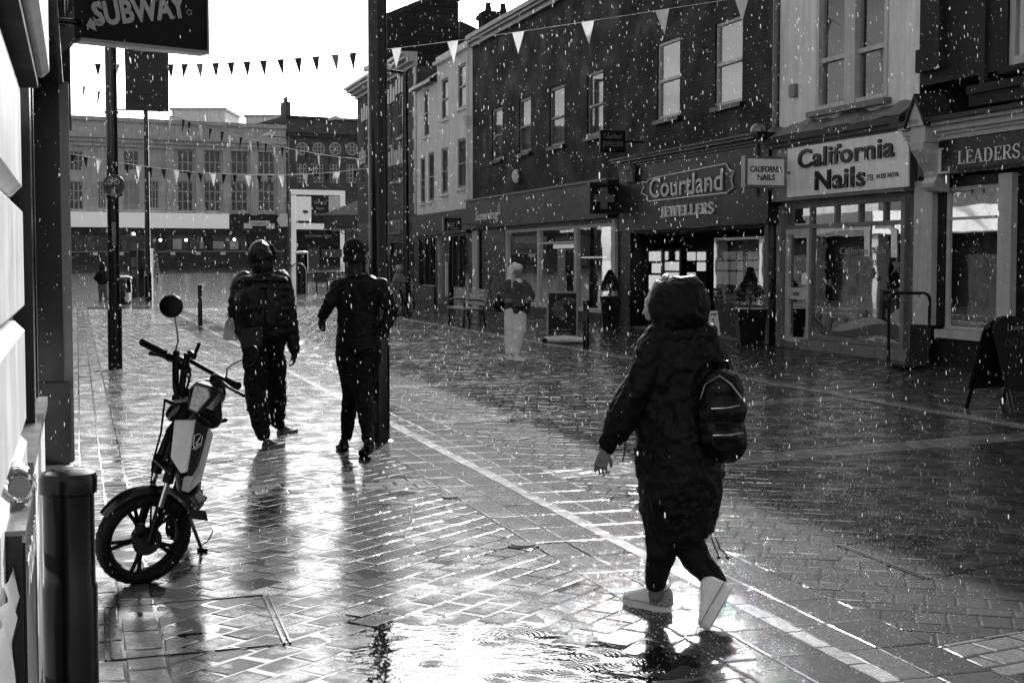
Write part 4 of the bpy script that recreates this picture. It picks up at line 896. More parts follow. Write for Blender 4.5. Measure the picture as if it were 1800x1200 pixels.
# ================= quoined brick building =================
b0,b1=w1,FS(629)
QB=bldg('quoined_brick_building',(b0+b1)/2,'brick building with white keystones and deep pale cornice, seen behind the thick black pole')
qw=[]
for (u0,u1_,vt,vb) in ((700,708,167,243),(687,692,183,256),(700,708,290,318),(689,694,293,320),(671,676,196,262),(656,661,205,268),(640,645,214,275),(636,641,290,330),(657,662,293,325)): qw.append(rect(u0,vt,u1_,vb))
zfq=FZ(700,385)
b=MB(); panel(b,b0,b1,zfq,9.2,qw); shell(b,b0,b1,0,9.2,9); b.build('upper_wall',M_brickm,QB)
for q in qw:
    w=sash(QB,*q,fm=M_trim,sm=M_cream,fw=.1,mid=.5,curt=M_inmid)
    k=MB(); m_=(q[0]+q[1])/2
    for d_ in (-.55,0,.55): k.sbox(m_+d_-.18,m_+d_+.18,NF-.06,NF+.01,q[3]+.02,q[3]+.62+(.16 if d_==0 else 0))
    k.build('keystone',M_cream,w)
b=MB(); dentil(b,b0-.1,b1+.1,9.2,[(.1,.15),(.3,.12),(.5,.14),(.62,.12)]); b.build('cornice',M_cream,QB)
b=MB()
for i in range(14):
    z=zfq+.1+i*.42; b.sbox(b0,b0+(.5 if i%2 else .32),NF-.04,NF,z,z+.4)
b.build('quoins',M_cream,QB)
b=MB(); panel(b,b0,b1,0,zfq,[(b0+.5,b0+5,.5,2.4),(b0+6.5,b1-1,.5,2.4)]); b.build('shop_front_wall',M_dtrim,QB)
shopbox(QB,b0+.4,b1-.5,.3,2.5,2); pane(QB,b0+.5,b0+5,.5,2.4,NF+.08); pane(QB,b0+6.5,b1-1,.5,2.4,NF+.08)
f=MB().sbox(FS(714),FS(688),NF-.25,NF-.02,FZ(700,412),FZ(700,388)).build('fascia',M_trim,QB)
f2=MB().sbox(FS(711),FS(695),NF-.29,NF-.255,FZ(700,407),FZ(700,393)).build('name_board',M_fascia,f)
text('ESTATE',W(FS(696,405,NF-.29),NF-.29,FZ(696,404,NF-.29)),SX,UP,.3,M_letg,f2,depth=.01,width=FS(696)-FS(708))
# tall brick block rising behind
e=thing('tall_brick_block',W(62,14.5,9.3),'tall dark brick block with a sloping top rising behind the brick building','building')
b=MB(); pl=[W(61,13.0,9.3),W(61,13.0,12.1),W(61,15.0,13.0),W(61,16.2,13.0),W(61,16.2,9.3)]
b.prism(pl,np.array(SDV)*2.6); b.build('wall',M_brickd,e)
b=MB(); b.prism([W(60.9,12.9,12.1),W(60.9,12.9,12.28),W(60.9,15.0,13.2),W(60.9,16.3,13.2),W(60.9,16.3,13.02),W(60.9,15.0,13.02)],np.array(SDV)*2.8); b.build('coping',M_stoned,e)
chimney('chimney_stack',61.6,15.9,12.9,13.9,.5,.5,1,'brick chimney stack at the edge of the tall brick block',M_brickd)
e=thing('rear_brick_house',W(66,18.5,0),'dark slate roof and gable wall showing between tall block and chemist','house')
b=MB(); b.sbox(62,72,16.35,21,0,10.4); b.build('wall',M_brickd,e); b=MB(); b.prism([W(61.8,16.3,10.4),W(61.8,16.5,12.3),W(61.8,21.2,10.42)],np.array(SDV)*10.4); b.build('roof',M_roofd,e)
b=MB(); b.sbox(61.6,61.78,16.3,21.2,10.2,10.4); b.build('verge_board',M_cream,e)
# ================= far side of the square =================
FP=np.array([-38.6,125.0]); FA=R(62); FD=np.array([math.sin(FA),math.cos(FA)]); FN=np.array([FD[1],-FD[0]])  # FN points towards camera? fixed below
if FN[1]>0: FN=-FN
def fa(u,v,off=0.0): # along-facade distance and height for a pixel on the far facade
    r=ray(u,v); p0=FP+FN*off; # p0+a*FD = t*r
    A=np.array([[r[0],-FD[0]],[r[1],-FD[1]]]); t,a=np.linalg.solve(A,p0); return a,HC+r[2]*t
def FW(a,d,z): p=FP+FD*a+FN*d; return (p[0],p[1],z)
def fbox(mb,a0,a1,d0,d1,z0,z1): return mb.hexa([FW(a0,d1,z0),FW(a1,d1,z0),FW(a1,d0,z0),FW(a0,d0,z0),FW(a0,d1,z1),FW(a1,d1,z1),FW(a1,d0,z1),FW(a0,d0,z1)])
def frect(u0,v0,u1,v1): a0,z1=fa(u0,v0); a1,_=fa(u1,v0); _,z0=fa(u0,v1); return a0,a1,z0,z1
FDV=(FD[0],FD[1],0)
aR,_=fa(503,300); a_L=-22.0
GZ=0.6
FB=thing('stone_department_store',FW(6,0,1.2),'wide pale stone store with rows of paned windows across the far square','building')
def ftop(u,v): return fa(u,v)[1]
z_top=ftop(150,204); z_c=ftop(150,232); z_w=ftop(150,262)
b=MB(); fwin=[]
for (u0,u1_) in ((312,340),(359,388),(406,436),(454,483)): 
    fwin.append(frect(u0,264,u1_,306)); fwin.append(frect(u0,319,u1_,371))
for (u0,u1_) in ((122,146),(217,244)): fwin.append(frect(u0,265,u1_,300)); fwin.append(frect(u0,318,u1_,368))
for (u0,u1_) in ((172,186),(262,279)): fwin.append(frect(u0,318,u1_,366))
for a0_ in (-6,-13,-20): fwin.append((a0_,a0_+1.9,6.2,9.0)); fwin.append((a0_,a0_+1.9,10,12.2))
def fpanel(mb,a0,a1,z0,z1,holes,d=0.0,rev=.35):
    ss=sorted({a0,a1,*[h[0] for h in holes],*[h[1] for h in holes]}); zs=sorted({z0,z1,*[h[2] for h in holes],*[h[3] for h in holes]})
    ss=[a for a in ss if a0<=a<=a1]; zs=[a for a in zs if z0<=a<=z1]
    for i in range(len(ss)-1):
        for j in range(len(zs)-1):
            cs,cz=(ss[i]+ss[i+1])/2,(zs[j]+zs[j+1])/2
            if any(h[0]<cs<h[1] and h[2]<cz<h[3] for h in holes): continue
            mb.quad(FW(ss[i],d,zs[j]),FW(ss[i+1],d,zs[j]),FW(ss[i+1],d,zs[j+1]),FW(ss[i],d,zs[j+1]))
    for (a,b_,c,dd) in holes:
        for (p,q) in (((a,c),(b_,c)),((b_,c),(b_,dd)),((b_,dd),(a,dd)),((a,dd),(a,c))):
            mb.quad(FW(p[0],d,p[1]),FW(q[0],d,q[1]),FW(q[0],d-rev,q[1]),FW(p[0],d-rev,p[1]))
zf1_=ftop(130,371)
fpanel(b,a_L,aR,zf1_,z_top,fwin); fbox(b,a_L,aR,-14,-.4,z_top-.4,z_top-.02); b.quad(FW(a_L,0,0),FW(a_L,-14,0),FW(a_L,-14,z_top),FW(a_L,0,z_top)); b.quad(FW(aR,0,0),FW(aR,-14,0),FW(aR,-14,z_top),FW(aR,0,z_top))
b.build('wall',M_stonef,FB)
M_fpane=mat('far_window_glass',.05,.12,var=.5,vscale=1.1)
def fwinbuild(par,q,nb=3,nh=3,fm=M_cream,m=None):
    a0,a1,z0,z1=q; f=MB(); t=.09
    fbox(f,a0,a0+t,-.3,-.12,z0,z1); fbox(f,a1-t,a1,-.3,-.12,z0,z1); fbox(f,a0+t,a1-t,-.3,-.12,z0,z0+t); fbox(f,a0+t,a1-t,-.3,-.12,z1-t,z1)
    for i in range(1,nb): x=a0+(a1-a0)*i/nb; fbox(f,x-.05,x+.05,-.29,-.13,z0+t,z1-t)
    for i in range(1,nh): z=z0+(z1-z0)*i/nh; fbox(f,a0+t,a1-t,-.285,-.135,z-.04,z+.04)
    w=f.build('window',fm,par); MB().quad(FW(a0,-.2,z0),FW(a1,-.2,z0),FW(a1,-.2,z1),FW(a0,-.2,z1)).build('pane',m or M_fpane,w)
for i,q in enumerate(fwin): fwinbuild(FB,q,3,3 if i%2 else 2,m=M_fpane if i not in (11,) else M_inlight)
b=MB(); 
for (zz,h,pr) in ((z_top-.35,.35,.25),(z_c-.5,.35,.9),(z_c-.85,.34,.6),(z_c-1.2,.34,.3)): fbox(b,a_L,aR,-.02,pr,zz,zz+h-.003)
b.build('cornice',M_stonef,FB)
b=MB()
for u0 in (298,349,397,445,492): a0,_=fa(u0,300); b=MB(); fbox(b,a0-.35,a0+.35,.0,.3,ftop(300,376),z_c-1.21); b.build('pilaster',M_stonef,FB)
b=MB()
for (u0,u1_) in ((312,340),(359,388),(406,436),(454,483)): q=frect(u0,306,u1_,318); b=MB(); fbox(b,q[0]+.05,q[1]-.05,.0,.1,q[2],q[3]); b.build('spandrel_panel',M_cream,FB)
b=MB(); fpanel(b,a_L,aR,0.4,zf1_,[(a0_,a0_+3.4,1.2,4.0) for a0_ in np.arange(a_L+1,aR-4,4.2)],rev=.5); b.build('shop_front_wall',M_dtrim,FB)
aw,_=fa(400,385)
fw=MB(); fbox(fw,a_L,aw,.02,.5,ftop(130,399),ftop(130,372)); fw.build('white_fascia',M_glowf,FB)
fw=MB(); fbox(fw,aw+.02,aR,.02,.45,ftop(410,408),ftop(410,381)); fw=fw.build('dark_fascia',M_fascia,FB)
q=frect(435,388,471,397); fb_=MB(); fbox(fb_,q[0],q[1],.47,.5,q[2],q[3]); 
fbox(fb_,q[0]-.5,q[0]+.3,.452,.465,q[2]-.25,q[3]-.25); fbox(fb_,q[1]-.3,q[1]+.5,.452,.465,q[2]-.25,q[3]-.25); rb=fb_.build('ribbon_sign',M_signw,fw)
text('THORNTONS',FW(q[0]+.15,.51,q[2]+.08),FDV,UP,(q[3]-q[2])*.8,M_letb,rb,depth=.01,width=(q[1]-q[0])*.88)
gl=MB()
for a0_ in np.arange(a_L+1,aR-4,4.2): gl.quad(FW(a0_,-.45,1.2),FW(a0_+3.4,-.45,1.2),FW(a0_+3.4,-.45,4.0),FW(a0_,-.45,4.0))
gl.build('shop_window',M_fpane,FB)
for (u0,u1_,v0_,v1_,m) in ((305,320,420,438,M_inlight),(335,352,422,438,M_inmid),(352,394,424,437,M_inlight),(405,420,424,438,M_inlight),(425,436,428,440,M_inmid),(215,224,422,440,M_inmid),(133,145,420,440,M_inmid)):
    q=frect(u0,v0_,u1_,v1_); p=MB(); fbox(p,q[0],q[1],-.3,-.2,q[2],q[3]); p.build('window_display',m,FB)
for (u0,v0_) in ((235,411),(282,422),(327,422),(412,421),(347,360)):
    a0,z0=fa(u0,v0_,.6); 
    if v0_>400: MB().ball(FW(a0,.6,z0),.14,6).build('shop_lamp',M_lamp,FB)
q=frect(497,381,501,393); p=MB(); c=np.array(FW(fa(499,387,.8)[0],.8,fa(499,387,.8)[1])); p.lathe(c,[(.7,-.05),(.7,.05)],6,ax=(FN[0],FN[1],0)); p.build('hexagon_sign',M_signw,FB)
# roof plant blocks
for (u0,u1_,vt,lb) in ((302,395,194,'pale flat-roofed plant room standing on the stone store roof'),(432,492,206,'low pale roof block at the right end of the stone store roof')):
    r0=P(u0,vt,150); r1=P(u1_,vt,150); e=thing('roof_plant_room',((r0[0]+r1[0])/2,152,z_top-.3),lb,'roof block')
    MB().box(r0[0],r1[0],150,158,z_top-.4,r0[2]).build('wall',M_render,e); MB().box(r0[0]-.2,r1[0]+.2,149.8,158.2,r0[2]+.002,r0[2]+.25).build('coping',M_stonef,e)
for (u_,vt) in ((463,182),(434,172)):
    p0=P(u_,212,148); p1=P(u_,vt,148); e=thing('roof_aerial',(p0[0],148,z_top-.3),'thin television aerial on the store roof, '+('taller and farther left of the two' if u_==434 else 'with a short crossbar, right of the two'),'aerial')
    MB().tube([(p0[0],148,z_top-.3),tuple(p1)],.03,5).build('mast',M_metal,e); 
    if u_==463: MB().tube([p1-np.array([1.0,0,0]),p1+np.array([.2,0,0])],.025,5).build('crossbar',M_metal,e)
# narrow brick building with round windows
a0,_=fa(504,300); a1,_=fa(700,300)
RB=thing('round_window_brick_building',FW((a0+a1)/2,0,1.2),'dark brick building with small round attic windows beside the stone store','building')
zt7=ftop(504,203)
rw=[frect(522+29*i,288,540+29*i,321) for i in range(6)]
sh=frect(512,335,606,462)
b=MB(); fpanel(b,a0,a1,ftop(504,334),zt7,rw); fbox(b,a0,a1,-14,-.36,zt7-2,zt7-.02); b.quad(FW(a0,0,0),FW(a0,0,zt7),FW(a0,-14,zt7),FW(a0,-14,0)); b.build('wall',M_brickf,RB)
for q in rw: fwinbuild(RB,q,3,4)
for i in range(6):
    c=np.array(FW(fa(531+29*i,262)[0],.0,ftop(531+29*i,262))); rr=.5
    w=MB().lathe(c-np.array([FN[0],FN[1],0])*.05,[(rr*1.25,0),(rr*1.25,.12),(rr,.13),(rr,.08)],20,ax=(FN[0],FN[1],0)).build('round_window',M_cream,RB)
    MB().lathe(c,[(rr*.98,.082),(rr*.98,.09)],20,ax=(FN[0],FN[1],0)).build('pane',M_fpane,w)
    g_=MB()
    for q in (-.17,.17): g_.hexa([tuple(c+np.array([FD[0],FD[1],0])*(q+s_*.04)+np.array([FN[0],FN[1],0])*dd+np.array([0,0,zz])) for zz in (-rr*.9,rr*.9) for (s_,dd) in ((-1,.11),(1,.11),(1,.14),(-1,.14))])
    for q in (-.17,.17): g_.hexa([tuple(c+np.array([FD[0],FD[1],0])*(xx)+np.array([FN[0],FN[1],0])*dd+np.array([0,0,q+zz])) for zz in (-.04,.04) for (xx,dd) in ((-rr*.9,.112),(rr*.9,.112),(rr*.9,.142),(-rr*.9,.142))])
    g_.build('glazing_bars',M_cream,w)
b=MB(); fbox(b,a0,a1,-.02,.5,ftop(504,236)-.2,ftop(504,236)+.2); fbox(b,a0,a1,-.02,.25,zt7-.3,zt7); b.build('cornice',M_stoned,RB)
b=MB(); q=frect(505,178,514,204); fbox(b,q[0],q[1],-2,-.5,zt7-1,q[3]); fbox(b,q[0]+.2,q[1]-.2,-1.8,-.7,q[3]+.002,q[3]+.5); b.build('chimney',M_brickf,RB)
b=MB(); q=frect(511,333,606,342); fbox(b,q[0],q[1],.02,.1,q[2],q[3]); q2=frect(511,343,520,462); fbox(b,q2[0],q2[1],.02,.1,1.0,q2[3]); q2=frect(597,343,606,462); fbox(b,q2[0],q2[1],.02,.1,1.0,q2[3]); q3=frect(521,392,596,403); fbox(b,q3[0],q3[1],.02,.1,q3[2],q3[3]); sf_=b.build('pale_shop_surround',M_glowf,RB)
b=MB(); fbox(b,a0,a1,-1.2,-.6,0.6,ftop(504,334)-.01); q9=frect(607,334,700,462); fbox(b,q9[0],q9[1],-.5,-.1,1.0,q9[3]); q9=frect(504,334,510.5,462); fbox(b,q9[0],q9[1],-.5,-.05,1.0,q9[3]); b.build('lower_wall',M_brickf,RB)
b=MB(); q=frect(520,403,597,462); fbox(b,q[0],q[1],-.4,.1,1.0,q[3]); q=frect(520,342,597,393); fbox(b,q[0],q[1],-.4,.1,q[2],q[3]); dk=b.build('shop_front',M_dark,RB)
for (u0,u1_,m) in ((519,546,M_glowf),(547,575,M_fascia),(577,597,M_signw)):
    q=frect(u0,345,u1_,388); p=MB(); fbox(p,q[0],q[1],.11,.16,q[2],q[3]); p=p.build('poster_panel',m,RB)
    if m is M_fascia: 
        for i,tx in enumerate(('Coming','Soon','Opening')): text(tx,FW((q[0]+q[1])/2,.17,q[3]-.7-i*.55),FDV,UP,.4,M_letg,p,depth=.01,align='CENTER')
    if m is M_glowf: MB().ball(FW((q[0]+q[1])/2,.16,(q[2]+q[3])/2-.3),.45,6,(1,.1,.4)).build('printed_picture',M_inmid,p)
q=frect(535,412,582,416); text('sportswear store',FW(q[0],.12,q[2]),FDV,UP,.35,M_letg,dk,depth=.01,width=q[1]-q[0])
q=frect(540,436,560,462); p=MB(); fbox(p,q[0],q[1],.12,.16,1.2,q[3]); p.build('window_display',M_inmid,RB)
q=frect(565,438,600,452); p=MB(); fbox(p,q[0],q[1],.12,.16,q[2],q[3]); p.build('window_display',M_inmid,RB)
# low hoarding fence with small lamps along the far shops
H0=P(128,463,112); H1=P(500,463,121)
e=thing('hoarding_fence',((H0[0]+H1[0])/2,116,terr(116)),'low grey hoarding with a dark foot running along the far shops','fence')
def lerp(a,b,t): return np.array(a)+(np.array(b)-np.array(a))*t
hp0=np.array([H0[0]-14,111,terr(111)]); hp1=np.array([H1[0],121,terr(121)])
def strip(mb,z0,z1,th,t0=0,t1=1,off=0):
    d=(hp1-hp0); d[2]=0; d/=np.linalg.norm(d); n=np.array([d[1],-d[0],0]); n=n if n[1]<0 else -n
    a=lerp(hp0,hp1,t0)+n*off; b_=lerp(hp0,hp1,t1)+n*off; mb.hexa([tuple(a+n*th+[0,0,z0]),tuple(b_+n*th+[0,0,z0]),tuple(b_+[0,0,z0]),tuple(a+[0,0,z0]),tuple(a+n*th+[0,0,z1]),tuple(b_+n*th+[0,0,z1]),tuple(b_+[0,0,z1]),tuple(a+[0,0,z1])])
b=MB(); strip(b,.35,1.35,.1); b.build('panels',M_fasciam,e); b=MB(); strip(b,-.25,.345,.3); b.build('foot',M_black,e); b=MB(); strip(b,1.352,1.42,.14); b.build('top_rail',M_metal,e)
for i in range(15):
    t=(i+.5)/15; b=MB(); strip(b,1.1,1.34,.05,t-.006,t+.006,.101); b.build('lamp_box',M_letw,e)
# far street lamps
def lamp_post(name,u,vb,vt,Y,arm_u,label,r=.09):
    p0=P(u,vb,Y); top=P(u,vt,Y)[2]; x=p0[0]; z0=p0[2]; e=thing(name,(x,Y,z0),label,'street lamp'); MB().tube([(x,Y,z0),(x,Y,z0+1.2),(x,Y,z0+1.21),(x,Y,top)],[r*1.4,r*1.4,r,r*.8],10).build('post',M_black,e)
    ax=P(arm_u,vt,Y)[0]; MB().tube([(x,Y,top-.05),((x+ax)/2,Y,top+.02),(ax,Y,top+.06)],[.05,.045,.04],8).build('arm',M_black,e)
    MB().tube([(ax+.35*np.sign(x-ax),Y,top+.1),(ax,Y,top+.2),(ax-.5*np.sign(x-ax),Y,top+.06)],[.09,.15,.08],10,flat=1.0).build('lamp_head',M_signw,e)
lamp_post('street_lamp',508,462,241,112,472,'tall thin street lamp standing in front of the far stone store')
lamp_post('street_lamp',634,478,212,95,590,'street lamp with a pale hooked head left of the thick pole, by the canopy')
lamp_post('street_lamp',714,551,126,43.9,668,'black street lamp just right of the thick pole, in front of quoined building',.11)
# ================= canopy kiosk =================
kY=80; k0=P(578,404,kY); k1=P(650,360,kY)
e=thing('canopy_kiosk',((k0[0]+k1[0])/2,kY,terr(kY)),'dark pitched canopy on thin posts left of the thick pole, in the square','kiosk')
zc0=P(578,404,kY)[2]; zc1=P(578,380,kY)[2]; zc2=P(640,352,kY)[2]
b=MB(); x0=k0[0]; x1=k1[0]+1.5; 
b.box(x0,x1,kY-2,kY+2,zc0,zc1); b.build('valance',M_black,e)
b=MB(); xm=(x0+x1)/2+.5; b.add([(x0-.1,kY-2.1,zc1+.01),(x1+.1,kY-2.1,zc1+.01),(x1+.1,kY+2.1,zc1+.01),(x0-.1,kY+2.1,zc1+.01),(xm,kY-.2,zc2+.3),(xm+.4,kY+.2,zc2+.3)],[(0,1,4),(1,2,5,4),(2,3,5),(3,0,4,5),(0,3,2,1)]); b.build('roof',M_lead,e)
for xx,yy in ((x0+1.15,-1.8),(x1-.3,-1.8),(x0+1.15,1.8),(x1-.3,1.8)): MB().tube([(xx,kY+yy,terr(kY)-.1),(xx,kY+yy,zc0)],.06,8).build('post',M_black,e)
for i in range(9): x=x0+(x1-x0)*i/8; MB().tube([(x,kY-2.05,zc0+.02),(x,kY-2.05,zc0-.2),(x+.2,kY-2.05,zc0-.3)],.03,5).build('scroll_bracket',M_black,e)
# left side of the street, out of the frame but mirrored in the shop windows
WT=thing('shop_terrace',W(40,-10,0),'long pale and brick shop terrace on the left side of the street, past the corner','building')
def panelw(s0,s1,z1,m_,sp):
    holes=[]
    q=s0+1.5
    while q<s1-2: holes+= [(q,q+1.3,4.4,6.2)]; q+=sp
    b=MB(); panel(b,s0,s1,3.6,z1,holes,nf=-5,rev=-.2); b.sbox(s0,s1,-15,-5.3,3.6,z1-.05); b.build('upper_wall',m_,WT)
    b=MB(); b.sbox(s0,s1,-5.3,-4.6,2.7,3.59); b.build('fascia',M_signw if m_ is M_brickm else M_fascia,WT); b=MB(); b.sbox(s0,s1,-15,-5.35,0,2.69); b.build('shop_front',M_dark,WT)
    b=MB(); q=s0
    while q<=s1: b.sbox(q-.2,q+.2,-5.34,-4.8,0,2.69); q+=5
    b.build('pilasters',M_cream,WT); b=MB(); b.sbox(s0-.01,s1+.01,-15,-4.5,z1,z1+.4); b.build('cornice',M_trim,WT)
panelw(14,31,6.9,M_render,3.1); panelw(31.1,50,7.3,M_brickm,2.8); panelw(50.1,72,6.8,M_stonef,3.4)
# ================= left-hand corner building =================
LEFTB=thing('white_corner_building',W(3,-.6,0),'white rusticated stone pier and black shopfront close beside the camera on the left','building')
b=MB() # smooth white stone blocks with bevelled edges
def bevblock(mb,s0,s1,n0,n1,z0,z1,bv=.03):
    # front (n1) and end (s1) faces chamfered
    A=[(s0,n0),(s1-bv,n0),(s1,n0+.0),(s1,n1-bv),(s1-bv,n1),(s0,n1)]
    def ringz(z,ins): return [W(min(s,s1-ins),min(n,n1-ins),z) for s,n in A]
    mb.rings([ringz(z0,bv),ringz(z0+bv,0),ringz(z1-bv,0),ringz(z1,bv)],True,False)
zcs=[.03,.37,.73,1.085,1.43,1.79,2.16]
for i in range(6):
    off=.0 if i%2 else .03
    for (s0_,s1_) in ((-6,-4.1),(-4.1,-2.3),(-2.3,-.6),(-.6,1.2),(1.2,3.0),(3.0,4.62+off)): bevblock(b,s0_+.008,s1_-.008,-.9,-.155,zcs[i]+.008,zcs[i+1]-.008)
b.build('rusticated_pier',M_white,LEFTB)
b=MB(); b.sbox(-6,4.56,-.9,-.2,0.0,2.2); b.build('pier_core',M_trim,LEFTB)
b=MB(); bevblock(b,-6,4.95,-1.2,-.075,2.2,2.75,.02); b.build('white_band_course',M_white,LEFTB)
b=MB(); b.sbox(-6,4.9,-1.2,-.11,2.162,2.196); b.build('band_soffit',M_stoned,LEFTB)
b=MB(); b.sbox(-6,4.85,-1.2,-.10,2.76,9.5); b.sbox(4.85,12.1,-9,-.28,3.9,9.5); b.sbox(-6,4.8,-9,-1.25,0,9.5); b.build('upper_wall',M_white,LEFTB)
b=MB(); b.sbox(4.86,12.0,-9,-1.9,0,3.89); b.build('shop_core',M_dark,LEFTB)
b=MB(); b.sbox(4.7,6.95,-.6,-.155,.0,.93); b.build('stall_riser',M_render,LEFTB)
b=MB(); b.sbox(4.7,7.0,-.62,-.14,.932,.97); b.build('window_sill',M_trim,LEFTB)
b=MB(); b.sbox(5.85,6.05,-.36,-.165,.972,2.86); b.sbox(4.7,4.85,-.4,-.2,.972,2.86); b.sbox(6.92,7.02,-.4,-.18,.972,2.86); b.build('shop_window_frame',M_black,LEFTB)
pane(LEFTB,4.85,6.93,.972,2.86,-.30)
b=MB(); b.sbox(7.02,11.1,-1.4,-1.38,0,2.86); b.sbox(4.86,7.02,-1.41,-1.38,.0,2.86); b.build('dark_recess',M_black,LEFTB)
b=MB(); b.sbox(10.55,10.9,-.6,-.06,.17,.72); b.sbox(10.6,10.88,-.6,-.10,.722,2.86); b.sbox(10.545,10.905,-.62,-.05,.70,.745); b.build('door_pilaster',M_black,LEFTB)
b=MB(); b.sbox(10.7,10.95,-.1,-.035,.16,2.88); b.build('pilaster_edge_strip',M_metal,LEFTB)
b=MB(); b.sbox(7.02,11.05,-1.3,-.045,.0,.16); b.build('stone_step',M_render,LEFTB)
b=MB(); b.sbox(11.0,12.0,-1.9,-.16,0,3.9); b.build('end_wall',M_black,LEFTB)
# fascia with mouldings, sloping away above the shop window
b=MB(); b.sbox(4.96,11.5,-.5,-.13,2.87,3.45); b.build('fascia_board',M_black,LEFTB)
b=MB(); 
for (n_,z0_,z1_) in ((-.07,2.86,2.90),(-.095,2.902,2.94),(-.05,3.40,3.45),(-.03,3.452,3.50),(.0,3.502,3.56)): b.sbox(4.96,11.55,-.5,n_,z0_,z1_)
b.build('fascia_moulding',M_black,LEFTB)
MB().sbox(4.96,11.56,-.5,.02,3.562,3.60).build('lead_capping',M_metal,LEFTB)
# stone corbel and small dark hanging sign box at the far end
cY=11.6
b=MB(); z0_=P(130,128,cY)[2]
prof=[(-.36,0),(-.0,0),(.03,-.10),(.0,-.22),(-.04,-.40),(-.16,-.55),(-.22,-.62),(-.36,-.7)]
b.prism([W(11.62,n_+.07,4.05+z_-.3) for n_,z_ in prof],np.array(SDV)*.28); b.build('corbel',M_trim,LEFTB)
e=thing('small_hanging_sign',W(11.8,-.1,2.75),'narrow dark hanging box under the corbel at the end of the left building','sign box')
b=MB(); b.sbox(11.7,11.9,-.14,-.02+.0,2.62,3.35); b.build('sign_body',M_black,e); b=MB(); b.tube([W(11.8,-.14,3.3),W(11.8,-.02,3.42),W(11.8,.06,3.5)],.02,6); b.build('bracket',M_metal,e)
# projecting sandwich shop sign
S0=P(138,0,8.8); 
def sg(u,v,Y): return P(u,v,Y)
Yl,Yr=8.9,9.45
bl=P(137,68,Yl); br_=P(357,92,Yr); zbot=(bl[2]+br_[2])/2
a_=np.array([bl[0],bl[1]]); b_=np.array([br_[0],br_[1]]); dv=(b_-a_); Ls=np.linalg.norm(dv); dv/=Ls; nv=np.array([dv[1],-dv[0]]); nv=nv if nv[1]<0 else -nv
def sq_(x,d,z): p=a_+dv*x+nv*d; return (p[0],p[1],z)
def sgbox(mb,x0,x1,d0,d1,z0,z1): return mb.hexa([sq_(x0,d0,z0),sq_(x1,d0,z0),sq_(x1,d1,z0),sq_(x0,d1,z0),sq_(x0,d0,z1),sq_(x1,d0,z1),sq_(x1,d1,z1),sq_(x0,d1,z1)])
e=thing('sandwich_shop_sign',sq_(Ls/2,0,zbot),'large dark projecting sign with pale slanted capitals at the top left','projecting sign')
zb2=zbot; b=MB(); sgbox(b,0,Ls,-.05,.05,zb2,zb2+.62); body=b.build('sign_panel',mat('wet_sign_face',.008,.45,var=.3,vscale=9),e)
b=MB(); sgbox(b,-.01,Ls+.012,-.065,.065,zb2-.022,zb2-.001); sgbox(b,Ls+.001,Ls+.015,-.06,.06,zb2,zb2+.62); b.build('sign_edge',M_metal,e)
t_=R(11)
xd=np.array([dv[0]*math.cos(t_),dv[1]*math.cos(t_),math.sin(t_)]); zd=np.array([0,0,1.0])
zd=zd-xd*np.dot(zd,xd)
M_subl=mat('pale_sign_vinyl',.42,.4,var=.1,vscale=6)
text('SUBWAY',sq_(.085,.052,zb2+.085),xd,zd,.195,M_subl,body,depth=.004,bold=.04,width=Ls*.76)
arrow=[(.035,.10),(.13,.075),(.085,.135),(.15,.16),(.13,.19),(.07,.165),(.06,.175)]
MB().prism([sq_(x,.052,zb2+z) for x,z in [(.03,.075),(.10,.05),(.085,.08),(.13,.10),(.12,.13),(.07,.11),(.06,.13)]],(nv[0]*.004,nv[1]*.004,0)).build('arrow_tail',M_subl,body)
MB().tube([sq_(Ls*.855+.016*math.cos(a),.054,zb2+.235+.016*math.sin(a)) for a in np.linspace(0,2*math.pi,16)[:-1]],.0025,4,closed=True).build('registered_ring',M_subl,body)
b=MB(); b.tube([sq_(-.35,0,zb2+.5),sq_(.02,0,zb2+.5)],.02); b.tube([sq_(-.35,0,zb2+.1),sq_(.02,0,zb2+.1)],.02); b.build('bracket',M_black,e)
# ================= poles, banner, round cycle sign =================
p0=G(203,648); x,y=p0[0],p0[1]
LP=thing('street_pole',p0,'wet black street pole on the left carrying a round cycle sign and a banner','pole')
MB().tube([(x,y,0),(x,y,.95),(x,y,.96),(x,y,5.4)],[.105,.105,.085,.085],20).build('shaft',M_polew,LP)
b=MB(); b.lathe((x,y,P(203,198,y)[2]),[(.09,-.02),(.1,-.02),(.1,.02),(.09,.02)],20); b.lathe((x,y,P(203,345,y)[2]),[(.09,-.02),(.1,-.02),(.1,.02),(.09,.02)],20); b.build('clamp_band',M_black,LP)
cs=P(200,326,y-.12); e=thing('round_cycle_sign',cs,'round dark sign with a white bicycle above two walking figures on the left pole','road sign')
MB().lathe(cs,[(.165,0),(.165,.012)],32,ax=(0,-1,0)).build('sign_plate',mat('sign_mid',.05,.4),e)
MB().tube([cs+[.155*math.cos(a),-.014,.155*math.sin(a)] for a in np.linspace(0,2*math.pi,40)[:-1]],.004,6,closed=True).build('white_rim',M_letg,e)
b=MB(); ww=lambda X,Z: cs+np.array([X,-.016,Z])
for cx in (-.052,.052): b.tube([ww(cx+.034*math.cos(a),.052+.034*math.sin(a)) for a in np.linspace(0,2*math.pi,24)[:-1]],.0042,5,closed=True)
b.tube([ww(-.052,.052),ww(-.015,.095),ww(.038,.095),ww(0,.05),ww(-.052,.052)],.0038,5); b.tube([ww(.052,.052),ww(.035,.11),ww(.05,.115)],.0038,5); b.tube([ww(0,.05),ww(-.02,.108)],.0038,5); b.tube([ww(-.035,.11),ww(-.008,.11)],.005,5); b.build('bicycle_symbol',M_letw,e)
b=MB()
